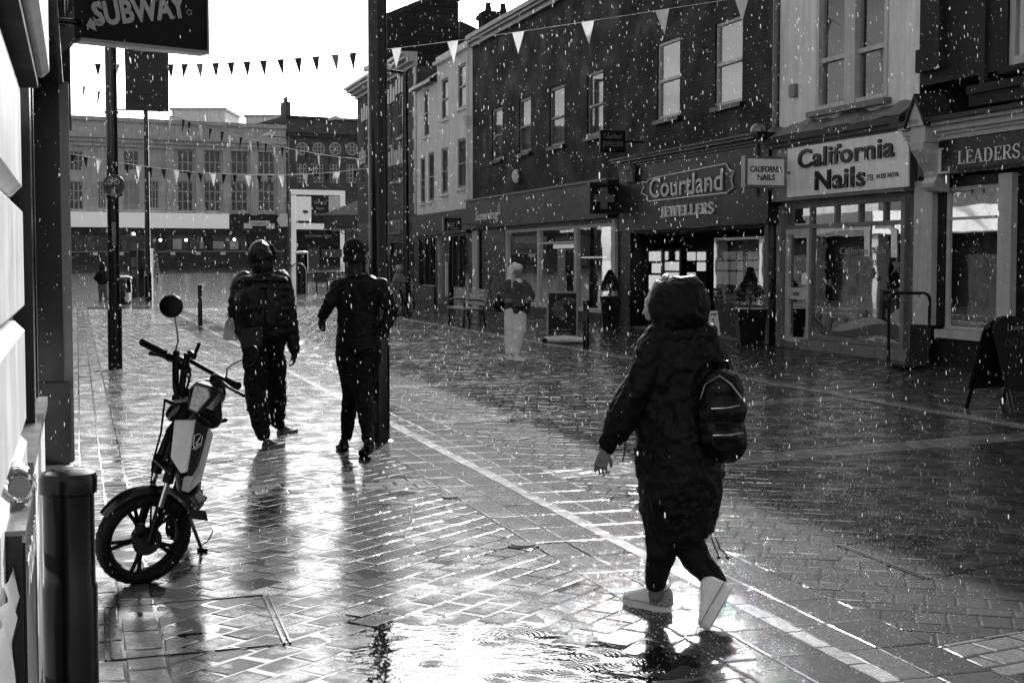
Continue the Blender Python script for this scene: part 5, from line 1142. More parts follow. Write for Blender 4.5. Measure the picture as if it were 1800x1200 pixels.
for cx,sc_ in ((.015,1.0),(-.02,.72)):
    b.ball(ww(cx,-.035-(1-sc_)*.09),.013*sc_,5,(1,.3,1)); b.tube([ww(cx,-.05-(1-sc_)*.08),ww(cx,-.09-(1-sc_)*.05)],[.016*sc_,.012*sc_],6,flat=.4); b.tube([ww(cx,-.09-(1-sc_)*.05),ww(cx-.012,-.135)],.006*sc_,5); b.tube([ww(cx,-.09-(1-sc_)*.05),ww(cx+.014,-.135)],.006*sc_,5)
b.build('walker_symbols',M_letw,e)
s0_=P(200,390,y-.095); s1_=P(200,434,y-.095)
b=MB(); b.prism([(s0_[0]-.03,y-.094,s1_[2]+.03),(s0_[0],y-.094,s1_[2]),(s0_[0]+.03,y-.094,s1_[2]+.03),(s0_[0]+.03,y-.094,s0_[2]),(s0_[0]-.03,y-.094,s0_[2])],(0,-.004,0)); st_=b.build('notice_strip',M_trim,LP)
b=MB(); b.tube([(x+.08,y,P(0,345,y)[2]+.02),(x+.14,y-.02,P(0,345,y)[2]+.02)],.02); b.build('clamp_bolt',M_black,LP)
# banner hung on the pole
b0=P(219,95,y-.05); b1=P(297,200,y+.25); bl_=P(219,192,y-.05)
e=thing('hanging_banner',(b0[0],y,bl_[2]),'dark street banner hanging beside the left pole above the far store','banner')
N=10; vs=[]; fs=[]
zt8=bl_[2]+1.05; xb0,xb1=b0[0],b1[0]
for i in range(N+1):
    for j in range(9):
        t=j/8; X=xb0+(xb1-xb0)*t; Yb=y-.05+.3*t+.012*math.sin(4*t+i*.5); vs.append((X,Yb,bl_[2]+(zt8-bl_[2])*i/N))
for i in range(N):
    for j in range(8): a=i*9+j; fs.append((a,a+1,a+10,a+9))
bn=MB().add(vs,fs,True); bn.add([(a,b_+.008,c) for a,b_,c in vs],[tuple(reversed(f)) for f in fs],True); cl_=bn.build('banner_cloth',mat('banner_cloth',.05,.5,var=.2,vscale=6),e)
bd=np.array([xb1-xb0,.3,0]); bd/=np.linalg.norm(bd)
text('ooo',np.array([xb0,y-.06,bl_[2]])+bd*.24+[0,-.022,.135],bd,UP,.09,M_letd,cl_,depth=.003,width=.16,bold=.02)
b=MB(); q0=np.array([xb0,y-.06,bl_[2]])+bd*.11+[0,-.022,.24]; b.prism([q0,q0+bd*.44,q0+bd*.44+[0,0,.022],q0+[0,0,.022]],(0,-.003,0)); b.build('printed_bar',M_letd,cl_)
b=MB(); q0=np.array([xb0,y-.06,bl_[2]])+bd*.14+[0,-.022,.86]; b.prism([q0,q0+bd*.33,q0+bd*.46+[0,0,.16],q0+bd*.08+[0,0,.16]],(0,-.003,0)); b.build('printed_panel',M_letg,cl_)
b=MB(); b.tube([(x,y-.05,bl_[2]+.0),(xb1,y+.26,bl_[2]-.0)],.012); b.tube([(x,y-.05,zt8),(xb1,y+.26,zt8)],.012); b.build('banner_arm',M_black,e)
# second pole far behind
lamp_post('street_lamp',261,531,60,57.5,225,'slim dark lamp column behind the banner, farther than the left pole',.11)
# thick pole by the walking man
p0=G(667,776); x,y=p0[0],p0[1]
e=thing('thick_black_pole',p0,'thick wet black pole rising beside the bareheaded walking man','pole')
MB().tube([(x,y,0),(x,y,1.6),(x,y,1.62),(x,y,7.2)],[.094,.094,.086,.082],28).build('shaft',M_polew,e); MB().lathe((x,y,0),[(.13,0),(.125,.012),(.10,.02)],24).build('base_collar',M_black,e)
# ================= bollards =================
def bollard(loc,h,r,label,name='bollard',grp=None,cap=True,rough_m=None):
    e=thing(name,loc,label,'bollard',grp); c=np.array(loc,float)
    MB().lathe(c,[(r,0),(r,h*.66),(r*.93,h*.675),(r*.93,h-r*.95)],32).build('post',rough_m or M_polew,e)
    MB().lathe(c+[0,0,h],[(r*.95,-r*.94),(r*1.04,-r*.9),(r*1.05,-r*.35),(r*.98,-r*.16),(r*.7,-r*.04),(r*.3,0)],32).build('cap',rough_m or M_polew,e); return e
c=P(120,848,4.05); bollard((c[0],4.05,0),1.01,.077,'fat black bollard with wet domed cap in the near left corner')
def boll_px(u,vb,vt,r,label):
    g_=G(u,vb); h=P(u,vt,g_[1])[2]; return bollard((g_[0],g_[1],0),h,r,label,grp='thin black bollards along the street')
boll_px(352,572,500,.055,'thin black bollard standing alone on the bright wet paving right of the moped mirror')
boll_px(1030,612,527,.06,'thin black bollard beside the swing poster board by the chemist')
boll_px(277,508,480,.05,'distant thin bollard right of the grey cabinet, nearer of two'); boll_px(271,502,470,.05,'distant thin bollard right of the grey cabinet, farther of two')
# ================= poster bin with bottle =================
A=P(10,945,3.64); B=P(64,838,4.65); e=thing('poster_box',(A[0]-.1,4.1,0),'dark framed poster box with chalky lettering beside the fat bollard','advertising box')
na_,nb2=-.165,-.14; sA,sB=3.85,5.0; zt9=.905
def nn_(px,Y): X=(px-900)/FPX*Y; return X*ND[0]+Y*ND[1]
sA=P(10,945,3.0)@np.array([SD[0],SD[1],0]); sB=P(62,838,3.82)@np.array([SD[0],SD[1],0]); nR=nn_(30,3.0); zt9=P(30,943,3.0)[2]
b=MB(); b.sbox(sA,sB,nR-.032,nR,0.05,zt9); bx=b.build('box_frame',M_black,e)
b=MB(); b.sbox(sA+.03,sB-.03,nR+.001,nR+.006,.1,zt9-.02); ps=b.build('poster',mat('scuffed_poster',.06,.35,var=.5,vscale=5,streak=.4),e)
b=MB(); b.sbox(sA-.004,sB,nR-.034,nR+.008,zt9+.001,zt9+.012); b.build('top_rail',M_metal,e)
text('TODAY',W(sA+.06,nR+.008,zt9-.15),SDV,UP,.12,M_letw,ps,depth=.002,width=.60,bold=.01)
text('USED',W(sA+.22,nR+.008,zt9-.62),SDV,UP,.17,M_letw,ps,depth=.002,width=.42,bold=.01)
text('IT',W(sA+.30,nR+.008,zt9-.82),SDV,UP,.13,M_letw,ps,depth=.002,width=.22,bold=.01)
def wettable(): pass
bt=P(28,862,4.1); e=thing('plastic_bottle',(bt[0],bt[1],zt9+.012),'crushed clear plastic bottle lying on top of the poster box','bottle')
M_petc=glassmat('clear_plastic',.10,3.5,.9)
ax=np.array([-.42,.9,.02]); ax/=np.linalg.norm(ax); pr=[(.02,.004),(.034,0)]
for i in range(30): t=i/29; rr=.041*(1+.045*math.sin(i*1.6))*(1 if t<.6 else max(.3,1-(t-.6)*1.9)); pr.append((rr,.006+.22*t))
cb=P(34,868,3.32); cb[2]=zt9+.056; b=MB(); b.lathe(cb,pr,28,ax=ax); bo=b.build('bottle_body',M_petc,e); mo=bo.modifiers.new('dents','DISPLACE'); M_petc2=1; tx=bpy.data.textures.new('dents','CLOUDS'); tx.noise_scale=.03; mo.texture=tx; mo.strength=.022; mo.texture_coords='LOCAL'
MB().lathe(cb+ax*.226,[(.0155,0),(.0155,.018)],16,ax=ax).build('bottle_cap',M_letw,e); MB().lathe(cb-ax*.001,[(.020,0),(.024,-.003),(.026,.001)],24,ax=ax).build('base_ring',thinmat('thick_plastic',.6,.3,.1),bo)
e=thing('bin_liner_wrap',W(4.2,-.30,0),'pale crumpled plastic wrap behind the poster box at the left edge','plastic wrap')
b=MB(); k=14; vs=[];fs=[]
for i in range(k+1):
    for j in range(k+1): vs.append(W(2.35+.062*i,-.140-.008*math.sin(i*1.7+j)-.008*math.sin(j*2.3),.05+j*.064+.01*math.sin(i*2)))
for i in range(k):
    for j in range(k): a=i*(k+1)+j; fs.append((a,a+1,a+k+2,a+k+1))
b.add(vs,fs,True); b.build('film',thinmat('pale_film',.6,.4,.2),e)
# ================= street furniture in the square =================
g_=G(219,534); e=thing('litter_bin',g_,'round black litter bin with a pale rim behind the left pole','litter bin'); yb=g_[1]
hb=P(219,486,yb)[2]; MB().lathe(g_,[(.24,0),(.26,.05),(.27,hb*.45),(.28,hb*.46),(.28,hb*.5),(.27,hb*.52),(.27,hb*.9)],24).build('body',M_black,e); MB().lathe(g_+[0,0,hb*.9],[(.29,0),(.30,.04),(.26,.1),(.1,.14)],24).build('lid',M_metal,e)
b=MB(); b.box(g_[0]+.12,g_[0]+.262,yb-.285,yb-.1,.12,hb*.42); b.build('side_panel',M_signw,e)
g_=G(248,524); yb=g_[1]; xa,xb=P(229,500,yb)[0],P(263,500,yb)[0]; zt_k=P(248,440,yb)[2]
e=thing('grey_cabinet',(g_[0],yb+.4,0),'tall grey street cabinet with small framed notices behind the left pole','cabinet')
MB().box(xa,xb,yb,yb+.7,0,zt_k).build('body',M_fasciam,e); MB().box(xa-.03,xb+.03,yb-.03,yb+.73,zt_k+.001,zt_k+.08).build('top',M_trim,e)
b=MB(); b.box(xa+.05,xa+.26,yb-.02,yb-.001,P(0,470,yb)[2],P(0,452,yb)[2]); b.box(xa+.05,xa+.26,yb-.02,yb-.001,P(0,488,yb)[2],P(0,473,yb)[2]); b.build('notice',M_trim,e); b=MB(); b.box(xa+.42,xb-.06,yb-.02,yb-.001,.5,P(0,470,yb)[2]); b.build('door_panel',M_dtrim,e); b=MB(); b.box(xa+.3,xa+.36,yb-.05,yb-.001,.05,zt_k+.3); b.build('upright',M_metal,e)
# flower tower right of cabinet
g_=G(272,500); yb=g_[1]; e=thing('flower_planter',g_,'small tower of pale blossoms at the foot of the far lamp column','planter'); z0_=0
MB().lathe(g_,[(.25,0),(.35,.5),(.33,.52)],16).build('tub',M_fasciam,e); b=MB()
for i in range(150):
    z=random.uniform(.5,2.2); rr=.34*(1-(z-.5)/3.4)
    a=random.uniform(0,6.28); c=g_+[rr*math.cos(a),rr*math.sin(a),z]; b.ball(c,random.uniform(.03,.075),4)
b.build('blossoms',M_inlight,e)
# far post boxes and seats
for (u,vb,vt,r_,lb) in ((531,492,446,.28,'dark round pillar with pale cap in the square beyond the hooded man'),):
    g_=G(u,vb+10); Y=66; z0=terr(Y); p=P(u,vb,Y); e=thing('round_pillar',(p[0],Y,z0),lb,'pillar'); MB().lathe((p[0],Y,z0),[(r_,0),(r_,P(u,vt,Y)[2]-z0)],20).build('shaft',M_polew,e); MB().lathe((p[0],Y,P(u,vt,Y)[2]),[(r_*1.1,0),(r_*1.1,.08),(r_*.5,.14)],20).build('cap',M_signw,e)
Y=64; p=P(524,490,Y); e=thing('cycle_hoop',(p[0],Y,terr(Y)),'thin hooped bicycle rail beside the hooded man shoulder','cycle rail')
MB().tube([p+np.array([-.35+.0,0,-(p[2]-terr(Y))])]+[p+np.array([.35*math.cos(a),0,.35+.35*math.sin(a)]) for a in np.linspace(math.pi,0,10)]+[p+np.array([.35,0,-(p[2]-terr(Y))])],.03,6).build('hoop',M_metal,e)
def bench(loc,ang,label,wood,leg,L=1.6,grp=None):
    e=thing('park_bench',loc,label,'bench',grp); c=np.array(loc,float); cs_,sn=math.cos(ang),math.sin(ang)
    def T(x,y,z): return (c[0]+x*cs_-y*sn,c[1]+x*sn+y*cs_,c[2]+z)
    def bb(mb,x0,x1,y0,y1,z0,z1): mb.hexa([T(x0,y0,z0),T(x1,y0,z0),T(x1,y1,z0),T(x0,y1,z0),T(x0,y0,z1),T(x1,y0,z1),T(x1,y1,z1),T(x0,y1,z1)])
    b=MB()
    for i in range(4): bb(b,-L/2,L/2,-.24+i*.125,-.24+i*.125+.105,.43,.465)
    b.build('seat',wood,e); b=MB()
    for i in range(4): y_=.27+i*.03; bb(b,-L/2,L/2,y_,y_+.03,.52+i*.105,.52+i*.105+.085)
    b.build('backrest',wood,e)
    for x_ in (-L/2+.12,L/2-.12):
        b=MB(); b.tube([T(x_,-.22,0),T(x_,-.2,.42),T(x_,.26,.43),T(x_,.38,.95)],.028,8); b.tube([T(x_,.26,.43),T(x_,.34,0)],.028,8); b.tube([T(x_,-.2,.42),T(x_,-.2,.63),T(x_,-.1,.67),T(x_,.27,.64)],.02,8); b.build('leg',leg,e)
    return e
g_=G(800,575); bench((g_[0]+.2,g_[1]+.9,0),R(TH-90),'wooden slatted bench with curled black arms in front of the chemist',M_inlight,M_black,1.7)
for (u,Y,lb) in ((552,67,'dark metal seat between the two walking men, left of the pair'),(580,69,'dark metal seat between the two walking men, right of the pair')):
    p=P(u,515,Y); bench((p[0],Y,terr(Y)-.01),R(10),lb,M_black,M_black,1.5)
# swing poster board
g_=G(990,603); yb=g_[1]; cx=P(992,560,yb)[0]; e=thing('poster_stand',(cx,yb,0),'framed swing poster stand on a pale wheeled base by the chemist','poster stand')
xa,xb=P(961,560,yb)[0],P(1016,560,yb)[0]; zb3,zt3_=P(0,592,yb)[2],P(0,512,yb)[2]
dx=xb-xa; sk=.16
def T2(t,z,d=0): return (xa+dx*t,yb-.0+sk*t*0+d,z)
b=MB(); fwd=.03
b.box(xa,xb,yb-.02,yb+.02,zb3,zb3+.035); b.box(xa,xb,yb-.02,yb+.02,zt3_-.035,zt3_); b.box(xa,xa+.035,yb-.019,yb+.019,zb3+.035,zt3_-.035); b.box(xb-.035,xb,yb-.019,yb+.019,zb3+.035,zt3_-.035); b.build('frame',M_metal,e)
ps=MB().box(xa+.03,xb-.03,yb-.012,yb+.012,zb3+.03,zt3_-.03).build('poster',M_fascia,e)
b=MB(); mx_=(xa+xb)/2; zm_=(zb3+zt3_)/2+.1
b.ball((mx_-.08,yb-.013,zm_),.16,8,(.7,.03,1.1)); b.ball((mx_+.12,yb-.012,zm_+.16),.14,8,(1,.03,.55)); b.ball((mx_,yb-.011,zm_-.1),.14,8,(.6,.03,1)); b.build('printed_picture',M_inmid,ps)
for i,tx in enumerate(('reward card','collect points')): text(tx,(xa+.1,yb-.014,zb3+.13-i*.07),(1,0,0),UP,.05,M_letg,ps,depth=.002,width=dx-.25)
b=MB(); b.tube([(xa-.02-.02,yb-.05,.07),(cx,yb-.03,.085),(xb+.10,yb+.02,.06)],[.07,.10,.06],14,flat=.8); b.build('base',M_signw,e)
b=MB(); b.tube([(xa+.12,yb,.1),(xa+.12,yb,zb3)],.018); b.tube([(xb-.12,yb,.1),(xb-.12,yb,zb3)],.018); b.build('spring_post',M_metal,e)
b=MB(); b.lathe((xa-.04,yb-.1,.055),[(.055,0),(.055,.04)],16,ax=(0,-1,0)); b.build('wheel',M_plast,e)
# topiary planters
def topiary(u,vb,w_top,vpt,vtop,label,depth=None):
    g_=G(u,vb); Y=g_[1]; e=thing('topiary_planter',g_,label,'potted shrub','tall planters with clipped evergreens by the jeweller'); h=P(u,vpt,Y)[2]; H=P(u,vtop,Y)[2]; w=w_top/FPX*Y/2
    b=MB(); p=[(-w*.72,0),(-w,h)]
    b.hexa([tuple(g_+[a*w*.72,c_*w*.72,0]) for a,c_ in ((-1,-1),(1,-1),(1,1),(-1,1))]+[tuple(g_+[a*w,c_*w,h-.03]) for a,c_ in ((-1,-1),(1,-1),(1,1),(-1,1))]); b.box(g_[0]-w*1.04,g_[0]+w*1.04,g_[1]-w*1.04,g_[1]+w*1.04,h-.028,h); b.build('planter_box',M_plast,e)
    MB().tube([g_+[0,0,h-.02],g_+[.01,0,h+.25]],.025,8).build('stem',M_wood,e)
    b=MB(); z0=h+.12; n=2600
    for i in range(n):
        t=random.random()**.8; z=z0+(H-z0)*t; rr=(w*1.02)*(1-t)**.75*(.85+.2*math.sin(z*9+u))+.03; a=random.uniform(0,6.283); q=rr*math.sqrt(random.uniform(.25,1)); c=g_+np.array([q*math.cos(a),q*math.sin(a),z]); 
        d=np.array([math.cos(a)+random.gauss(0,.5),math.sin(a)+random.gauss(0,.5),random.gauss(.2,.5)]); d/=np.linalg.norm(d); s_=np.cross(d,[random.gauss(0,1) for _ in range(3)]); s_/=np.linalg.norm(s_)+1e-6; l=random.uniform(.03,.065)
        b.add([c-s_*l*.3,c+d*l*.5+s_*0,c+s_*l*.3,c-d*l*.5],[(0,1,2,3)])
    b.build('foliage',M_leaf,e); return e
topiary(1318,606,52,542,470,'tall black planter with a clipped evergreen cone in front of the jeweller')
topiary(1072,577,34,520,475,'narrow black planter with an evergreen at the chemist end of the jeweller')
# wet floor sign
g_=G(1254,594); Y=g_[1]; e=thing('wet_floor_sign',g_,'small pale folding wet floor sign inside the jeweller entrance, behind the woman hood','floor sign')
h=P(0,546,Y)[2]; w=.13
for sgn,nm in ((-1,'front_leaf'),(1,'rear_leaf')):
    q=[g_+[-w,sgn*.16,0],g_+[w,sgn*.16,0],g_+[w*.62,sgn*.012,h],g_+[-w*.62,sgn*.012,h]]; lf=MB().prism(q,(0,-.012,0)).build(nm,M_signw,e)
    if sgn<0:
        b=MB(); 
        def on(x,t): return g_+np.array([x,-.16+(.148)*t-.0145,h*t])
        b.prism([on(-.06,.84),on(.06,.84),on(.06,.9),on(-.06,.9)],(0,-.002,0)); b.prism([on(-.07,.06),on(.07,.06),on(.065,.2),on(-.065,.2)],(0,-.002,0)); b.tube([on(-.03,.3),on(.02,.45),on(-.02,.6)],.012,5); b.tube([on(.02,.45),on(.06,.32)],.012,5); b.ball(on(-.02,.68),.022,5,(1,.2,1)); b.build('slip_symbol',M_letb,lf)
# empty swing sign frame outside the salon
g_=G(1597,649); Y=g_[1]; xa,xb=P(1562,600,Y)[0],P(1633,600,Y)[0]; zt=P(0,515,Y)[2]
e=thing('empty_sign_frame',g_,'empty rounded black sign frame on a weighted base outside the nail salon','sign frame')
r_=.10; pts=[(xa,Y,.1)]+[(xa+r_-r_*math.cos(a),Y,zt-r_+r_*math.sin(a)) for a in np.linspace(0,math.pi/2,6)]+[(xb-r_+r_*math.sin(a),Y,zt-r_+r_*math.cos(a)) for a in np.linspace(0,math.pi/2,6)]+[(xb,Y,.1)]
pts=pts+[(xb-.05,Y-.02,.06),((xa+xb)/2,Y-.1,.045),(xa+.05,Y-.06,.06)]
MB().tube(pts,.024,10,closed=True).build('hoop',M_plast,e); b=MB(); b.tube([(xa-.03,Y-.02,.04),((xa+xb)/2,Y-.06,.05),(xb+.04,Y+.02,.05)],[.04,.16,.06],14,flat=.3); b.build('base',M_plast,e)
MB().tube([(xb-.16,Y,zt-.025),(xb-.16,Y-.01,zt-.06)],.012,6).build('hook',M_metal,e)
M_chalk=mat('chalkboard_black',.008,.7,spec=.2)
# chalk A-board at the right edge
gL=G(1697,718); Y=gL[1]; e=thing('chalk_a_board',G(1760,720),'black chalk board with rounded top standing at the right edge','A-board')
xl,xr=P(1722,600,Y+.45)[0],P(1722,600,Y)[0]+.78; zt=P(0,574,Y+.3)[2]; w=.66
cx=P(1770,600,Y+.2)[0]; y0=Y+.15
def leafpts(sgn,x0,x1,zb,zt_,rad):
    pts=[(x0,zb),(x1,zb)]
    n=12; pts+=[(x1-(x1-x0)/2+(x1-x0)/2*math.cos(a),zt_-rad+rad*math.sin(a)) for a in np.linspace(0,math.pi,n)]
    return pts
for sgn,nm in ((0,'rear_board'),(1,'front_board')):
    # rear leaf leans left/away, front leaf faces the street
    pts=leafpts(sgn,-.33,.33,.22,1.02,.17); f=[]
    fdir=np.array([.85,.53,0]) # width direction
    up_=np.array([-.53,.85,0])   # horizontal spread direction
    base=G(1697,718)+np.array([.42,-.10,0])
    def LP3(x_,z_,o=0): sp=(.30*(1-z_/1.02)+.01); s_=(-1 if sgn else 1); return base+fdir*x_+up_*(s_*sp+o)+np.array([0,0,z_])
    lf=MB().prism([LP3(a,c_) for a,c_ in pts],up_*(-.018 if sgn else .018)).build(nm,M_chalk,e)
    for x_ in (-.29,.29): MB().tube([LP3(x_,0.0),LP3(x_,.25)],.025,6).build('leg',M_black,e)
    if sgn:
        o=-.022
        serif('L',LP3(-.12,.86,o),fdir,UP,.07,M_letg,lf,depth=.002); serif('LEADERS',LP3(-.06,.87,o),fdir,UP,.035,M_letg,lf,depth=.002,width=.2)
        text('£503 pcm',LP3(-.22,.70,-.026),fdir,UP,.12,M_letd,lf,depth=.002,width=.44); text('To let today',LP3(-.2,.56,-.03),fdir,UP,.08,M_letd,lf,depth=.002,width=.38)
# ================= figures =================
def vox(ob,size,smooth=4,disp=None):
    m=ob.modifiers.new('skin_join','REMESH'); m.mode='VOXEL'; m.voxel_size=size; m.use_smooth_shade=True
    if smooth: s_=ob.modifiers.new('soften','SMOOTH'); s_.factor=.5; s_.iterations=smooth
    for k,(st,sc) in enumerate(disp or []):
        tx=bpy.data.textures.new('folds','CLOUDS'); tx.noise_scale=sc; tx.noise_depth=2; d=ob.modifiers.new('folds','DISPLACE'); d.texture=tx; d.strength=st; d.mid_level=.5; d.texture_coords='LOCAL'
    return ob
def cap(mb,a,ra,b,rb,k=12,fl=None): # closed tapered capsule; fl=(axis vector, factor) squeezes the section
    a=np.array(a,float); b=np.array(b,float); d=b-a; L=np.linalg.norm(d)+1e-6; d/=L
    t=np.array([0,0,1.]) if abs(d[2])<.9 else np.array([1.,0,0]); x=np.cross(t,d); x/=np.linalg.norm(x); y=np.cross(d,x); rs=[]
    for i in range(1,5): q=math.pi/2*(1-i/4); rs.append((a-d*ra*math.sin(q),max(ra*math.cos(q),1e-4) ))
    for i in range(0,4): q=math.pi/2*i/4; rs.append((b+d*rb*math.sin(q),rb*math.cos(q)))
    out=[]
    for c,r in rs:
        ring=[]
        for j in range(k):
            o=r*(math.cos(2*math.pi*j/k)*x+math.sin(2*math.pi*j/k)*y)
            if fl: ax=np.array(fl[0],float); o=o-ax*np.dot(o,ax)*(1-fl[1])
            ring.append(c+o)
        out.append(ring)
    mb.rings(out,True,True)
def pxcaps(mb,Y0,lst,fl=None): # lst: chains of (u,v,dY,rpx)
    for ch in lst:
        pts=[(P(u,v,Y0+dy),r*(Y0+dy)/FPX) for (u,v,dy,r) in ch]
        if len(pts)==1: mb.ball(pts[0][0],pts[0][1],8)
        for (a,ra),(b,rb) in zip(pts,pts[1:]): cap(mb,a,ra,b,rb,14,fl)
def head(mb,c,s,f): # c centre, s=head height, f=facing direction (unit)
    c=np.array(c,float); f=np.array(f,float); f/=np.linalg.norm(f); up=np.array([0,0,1.]); sd=np.cross(f,up); sd/=np.linalg.norm(sd)
    def at(a,b,d): return c+f*a*s+sd*b*s+up*d*s
    cap(mb,at(-.08,0,.12),.36*s,at(.03,0,.10),.35*s); cap(mb,at(.06,0,-.05),.28*s,at(.12,0,-.30),.17*s); cap(mb,at(-.05,0,-.2),.24*s,at(-.1,0,-.6),.21*s)
    cap(mb,at(.36,0,.03),.03*s,at(.44,0,-.09),.055*s,8); cap(mb,at(.34,-.04,-.22),.035*s,at(.34,.04,-.22),.035*s,8)
    for q in (-1,1): cap(mb,at(-.02,q*.35,.03),.05*s,at(-.0,q*.35,-.1),.04*s,8); cap(mb,at(.28,q*.13,.10),.06*s,at(.28,q*.2,.10),.05*s,8)
def hand(mb,w,d,n,L=.18,curl=.5,side=1): # wrist point, direction, palm normal
    w=np.array(w,float); d=np.array(d,float); d/=np.linalg.norm(d); n=np.array(n,float); n-=d*np.dot(n,d); n/=np.linalg.norm(n); s_=np.cross(d,n)*side
    cap(mb,w,.15*L,w+d*.25*L,.17*L); 
    for k in (-1.3,-.4,.4,1.3): cap(mb,w+d*.15*L+s_*k*.08*L,.085*L,w+d*.5*L+s_*k*.11*L,.08*L,8)
    for k,ln in ((-1.5,.34),(-.5,.42),(.5,.46),(1.5,.40)):
        p=w+d*.48*L+s_*k*.115*L; a=.1*(k+1.5)*0; dd=d+s_*k*.09; dd/=np.linalg.norm(dd); d0_=dd
        for j,q in enumerate((.45,.32,.23)):
            a+=curl*(.5+.5*j)*(1+.15*k); dd=d0_*math.cos(a)+n*math.sin(a); e=p+dd*ln*L*q*1.05; cap(mb,p,.046*L*(1-.1*j),e,.042*L*(1-.12*j),8); p=e
    p=w+d*.15*L+s_*.14*L; q=p+(d*.6+s_*.5+n*.35)*.24*L; cap(mb,p,.07*L,q,.058*L,8); cap(mb,q,.056*L,q+(d*.8+n*.4)*.18*L,.046*L,8)
def shoe(mb,heel,toe,w,h,up=(0,0,1),part=None):
    heel=np.array(heel,float); toe=np.array(toe,float); up=np.array(up,float); d=toe-heel; L=np.linalg.norm(d); d/=L; up-=d*np.dot(up,d); up/=np.linalg.norm(up); s_=np.cross(d,up); rs=[]
    for t,ww,hh in ((-.01,.35,.5),(.02,.72,.95),(.10,.86,1.18),(.22,.9,1.25),(.32,.88,1.12),(.42,.86,.92),(.55,.95,.76),(.70,1.05,.60),(.84,1.0,.46),(.94,.78,.36),(1.0,.35,.24)):
        if part and not part[0]<=t<=part[1]: continue
        c=heel+d*L*t; rs.append([c+s_*w*ww*math.copysign(abs(math.cos(q))**.7,math.cos(q))+up*(h*hh*(math.sin(q)**.8 if math.sin(q)>0 else 0)-.004) for q in [math.pi*j/11*1.0 for j in range(12)]+[math.pi*1.25,math.pi*1.5,math.pi*1.75]])
    mb.rings(rs,True,True)
def sole(heel,toe,w,t,up=(0,0,1)):
    heel=np.array(heel,float); toe=np.array(toe,float); up=np.array(up,float); d=toe-heel; L=np.linalg.norm(d); d/=L; up-=d*np.dot(up,d); up/=np.linalg.norm(up); s_=np.cross(d,up); pts=[]
    for i in range(24):
        a=2*math.pi*i/24; x=math.cos(a); y=math.sin(a); wid=w*(1.12 if x>0 else .95)*(1-.12*math.exp(-((x+.2)/.25)**2)); pts.append(heel+d*(L*.5+L*.52*x)+s_*wid*(abs(y)**.8*np.sign(y)))
    mb=MB().prism(pts,up*t); return mb
M_skin=mat('skin',.17,.5,var=.12,vscale=12); M_skind=mat('skin_deep',.022,.45,var=.12,vscale=12)
M_coat=mat('wet_black_parka',.004,.5,.14,var=.4,vscale=5,bump=.002,bscale=18,coat=.02,coatr=.3)
M_puff=mat('black_puffer_nylon',.004,.42,.2,var=.3,vscale=6,bump=.002,bscale=22,coat=.14,coatr=.28)
M_tee=mat('wet_black_top',.004,.6,.14,coat=.08,coatr=.35,var=.3,vscale=8,bump=.002,bscale=25)
M_jean=mat('black_trousers',.004,.6,.14,var=.3,vscale=8,bump=.002,bscale=30)
M_hair=mat('dark_hair',.006,.7,var=.4,vscale=30,stretch=(6,6,1)); M_hairl=mat('light_hair',.4,.4,var=.4,vscale=40,stretch=(6,6,1))
M_pale=mat('pale_jersey',.75,.8,var=.15,vscale=9,bump=.004,bscale=12); M_hoodie=mat('grey_fleece',.07,.85,var=.2,vscale=9,bump=.003,bscale=14)
M_sneak=mat('white_leather',.75,.4,var=.06,vscale=9); M_glit=mat('glitter_patch',.3,.3,var=.6,vscale=90)
M_bagl=mat('grey_bag_canvas',.035,.6,var=.2,vscale=8); M_bpack=mat('black_glossy_backpack',.004,.38,var=.3,vscale=5,bump=.004,bscale=9,coat=.10,coatr=.2)
# ---- man in hooded puffer
Y0=12.7; f0=P(472,780,Y0); 
HM=thing('person',(f0[0],Y0,0),'man from behind in hooded quilted jacket and loose black trousers, carrying a plastic bag','person','people walking in the rain')
b=MB(); head(b,P(458,448,Y0),.23,(.15,1,0)); pxcaps(b,Y0,[[(458,475,0,12),(460,540,0,24),(462,585,0,24)],[(432,495,0,14),(415,540,.0,11),(412,556,-.02,9)],[(492,495,0,14),(508,545,0,12),(517,612,0,9)],[(448,610,-.05,17),(452,690,-.2,13),(466,765,-.35,9)],[(480,610,.05,17),(488,690,.2,13),(488,745,.4,9)]])
hand(b,P(411,556,Y0-.02),(-.15,0,-1),(0,-1,0),.18,.9,1); hand(b,P(517,618,Y0),(0,.1,-1),(-1,0,0),.17,.7,-1)
vox(b.build('body',M_skind,HM),.0055,2)
b=MB(); pxcaps(b,Y0,[[(457,441,0,19),(457,452,-.03,22),(460,463,-.02,20),(462,478,-.01,20),(463,494,0,24)],[(436,497,0,17),(488,497,0,18)],[(449,506,0,29),(446,535,-.02,38),(450,575,0,38),(455,590,0,36)],[(476,506,0,28),(476,535,0,36),(474,583,0,34)],[(460,476,0,15),(461,495,0,22)]])
# padded sleeves and rolls
for ch in ([(428,492,0,19),(416,520,-.03,15),(411,552,-.05,11)],[(492,492,0,20),(504,520,0,16),(511,560,0,14),(517,615,0,11)]):
    for (u0,v0_,d0,r0),(u1_,v1_,d1,r1) in zip(ch,ch[1:]):
        n=max(2,int((v1_-v0_)/12))
        for i in range(n):
            t=(i+.5)/n; u=u0+(u1_-u0)*t; v=v0_+(v1_-v0_)*t; r=r0+(r1-r0)*t; p=P(u,v,Y0+d0); b.ball(p,r*Y0/FPX,6,(1,1,.85 if n>2 else 1.0))
        pxcaps(b,Y0,[[(u0,v0_,d0,r0*.88),(u1_,v1_,d1,r1*.88)]])
for i in range(8): # quilting rolls round the back
    v=492+i*13; w=36+min(i,3)*2.5
    for uu in np.linspace(462-w*.62,462+w*.62,5): b.ball(P(uu,v,Y0-.06+.0),.105,6,(1.2,.9 if abs(uu-462)<20 else .75,.48))
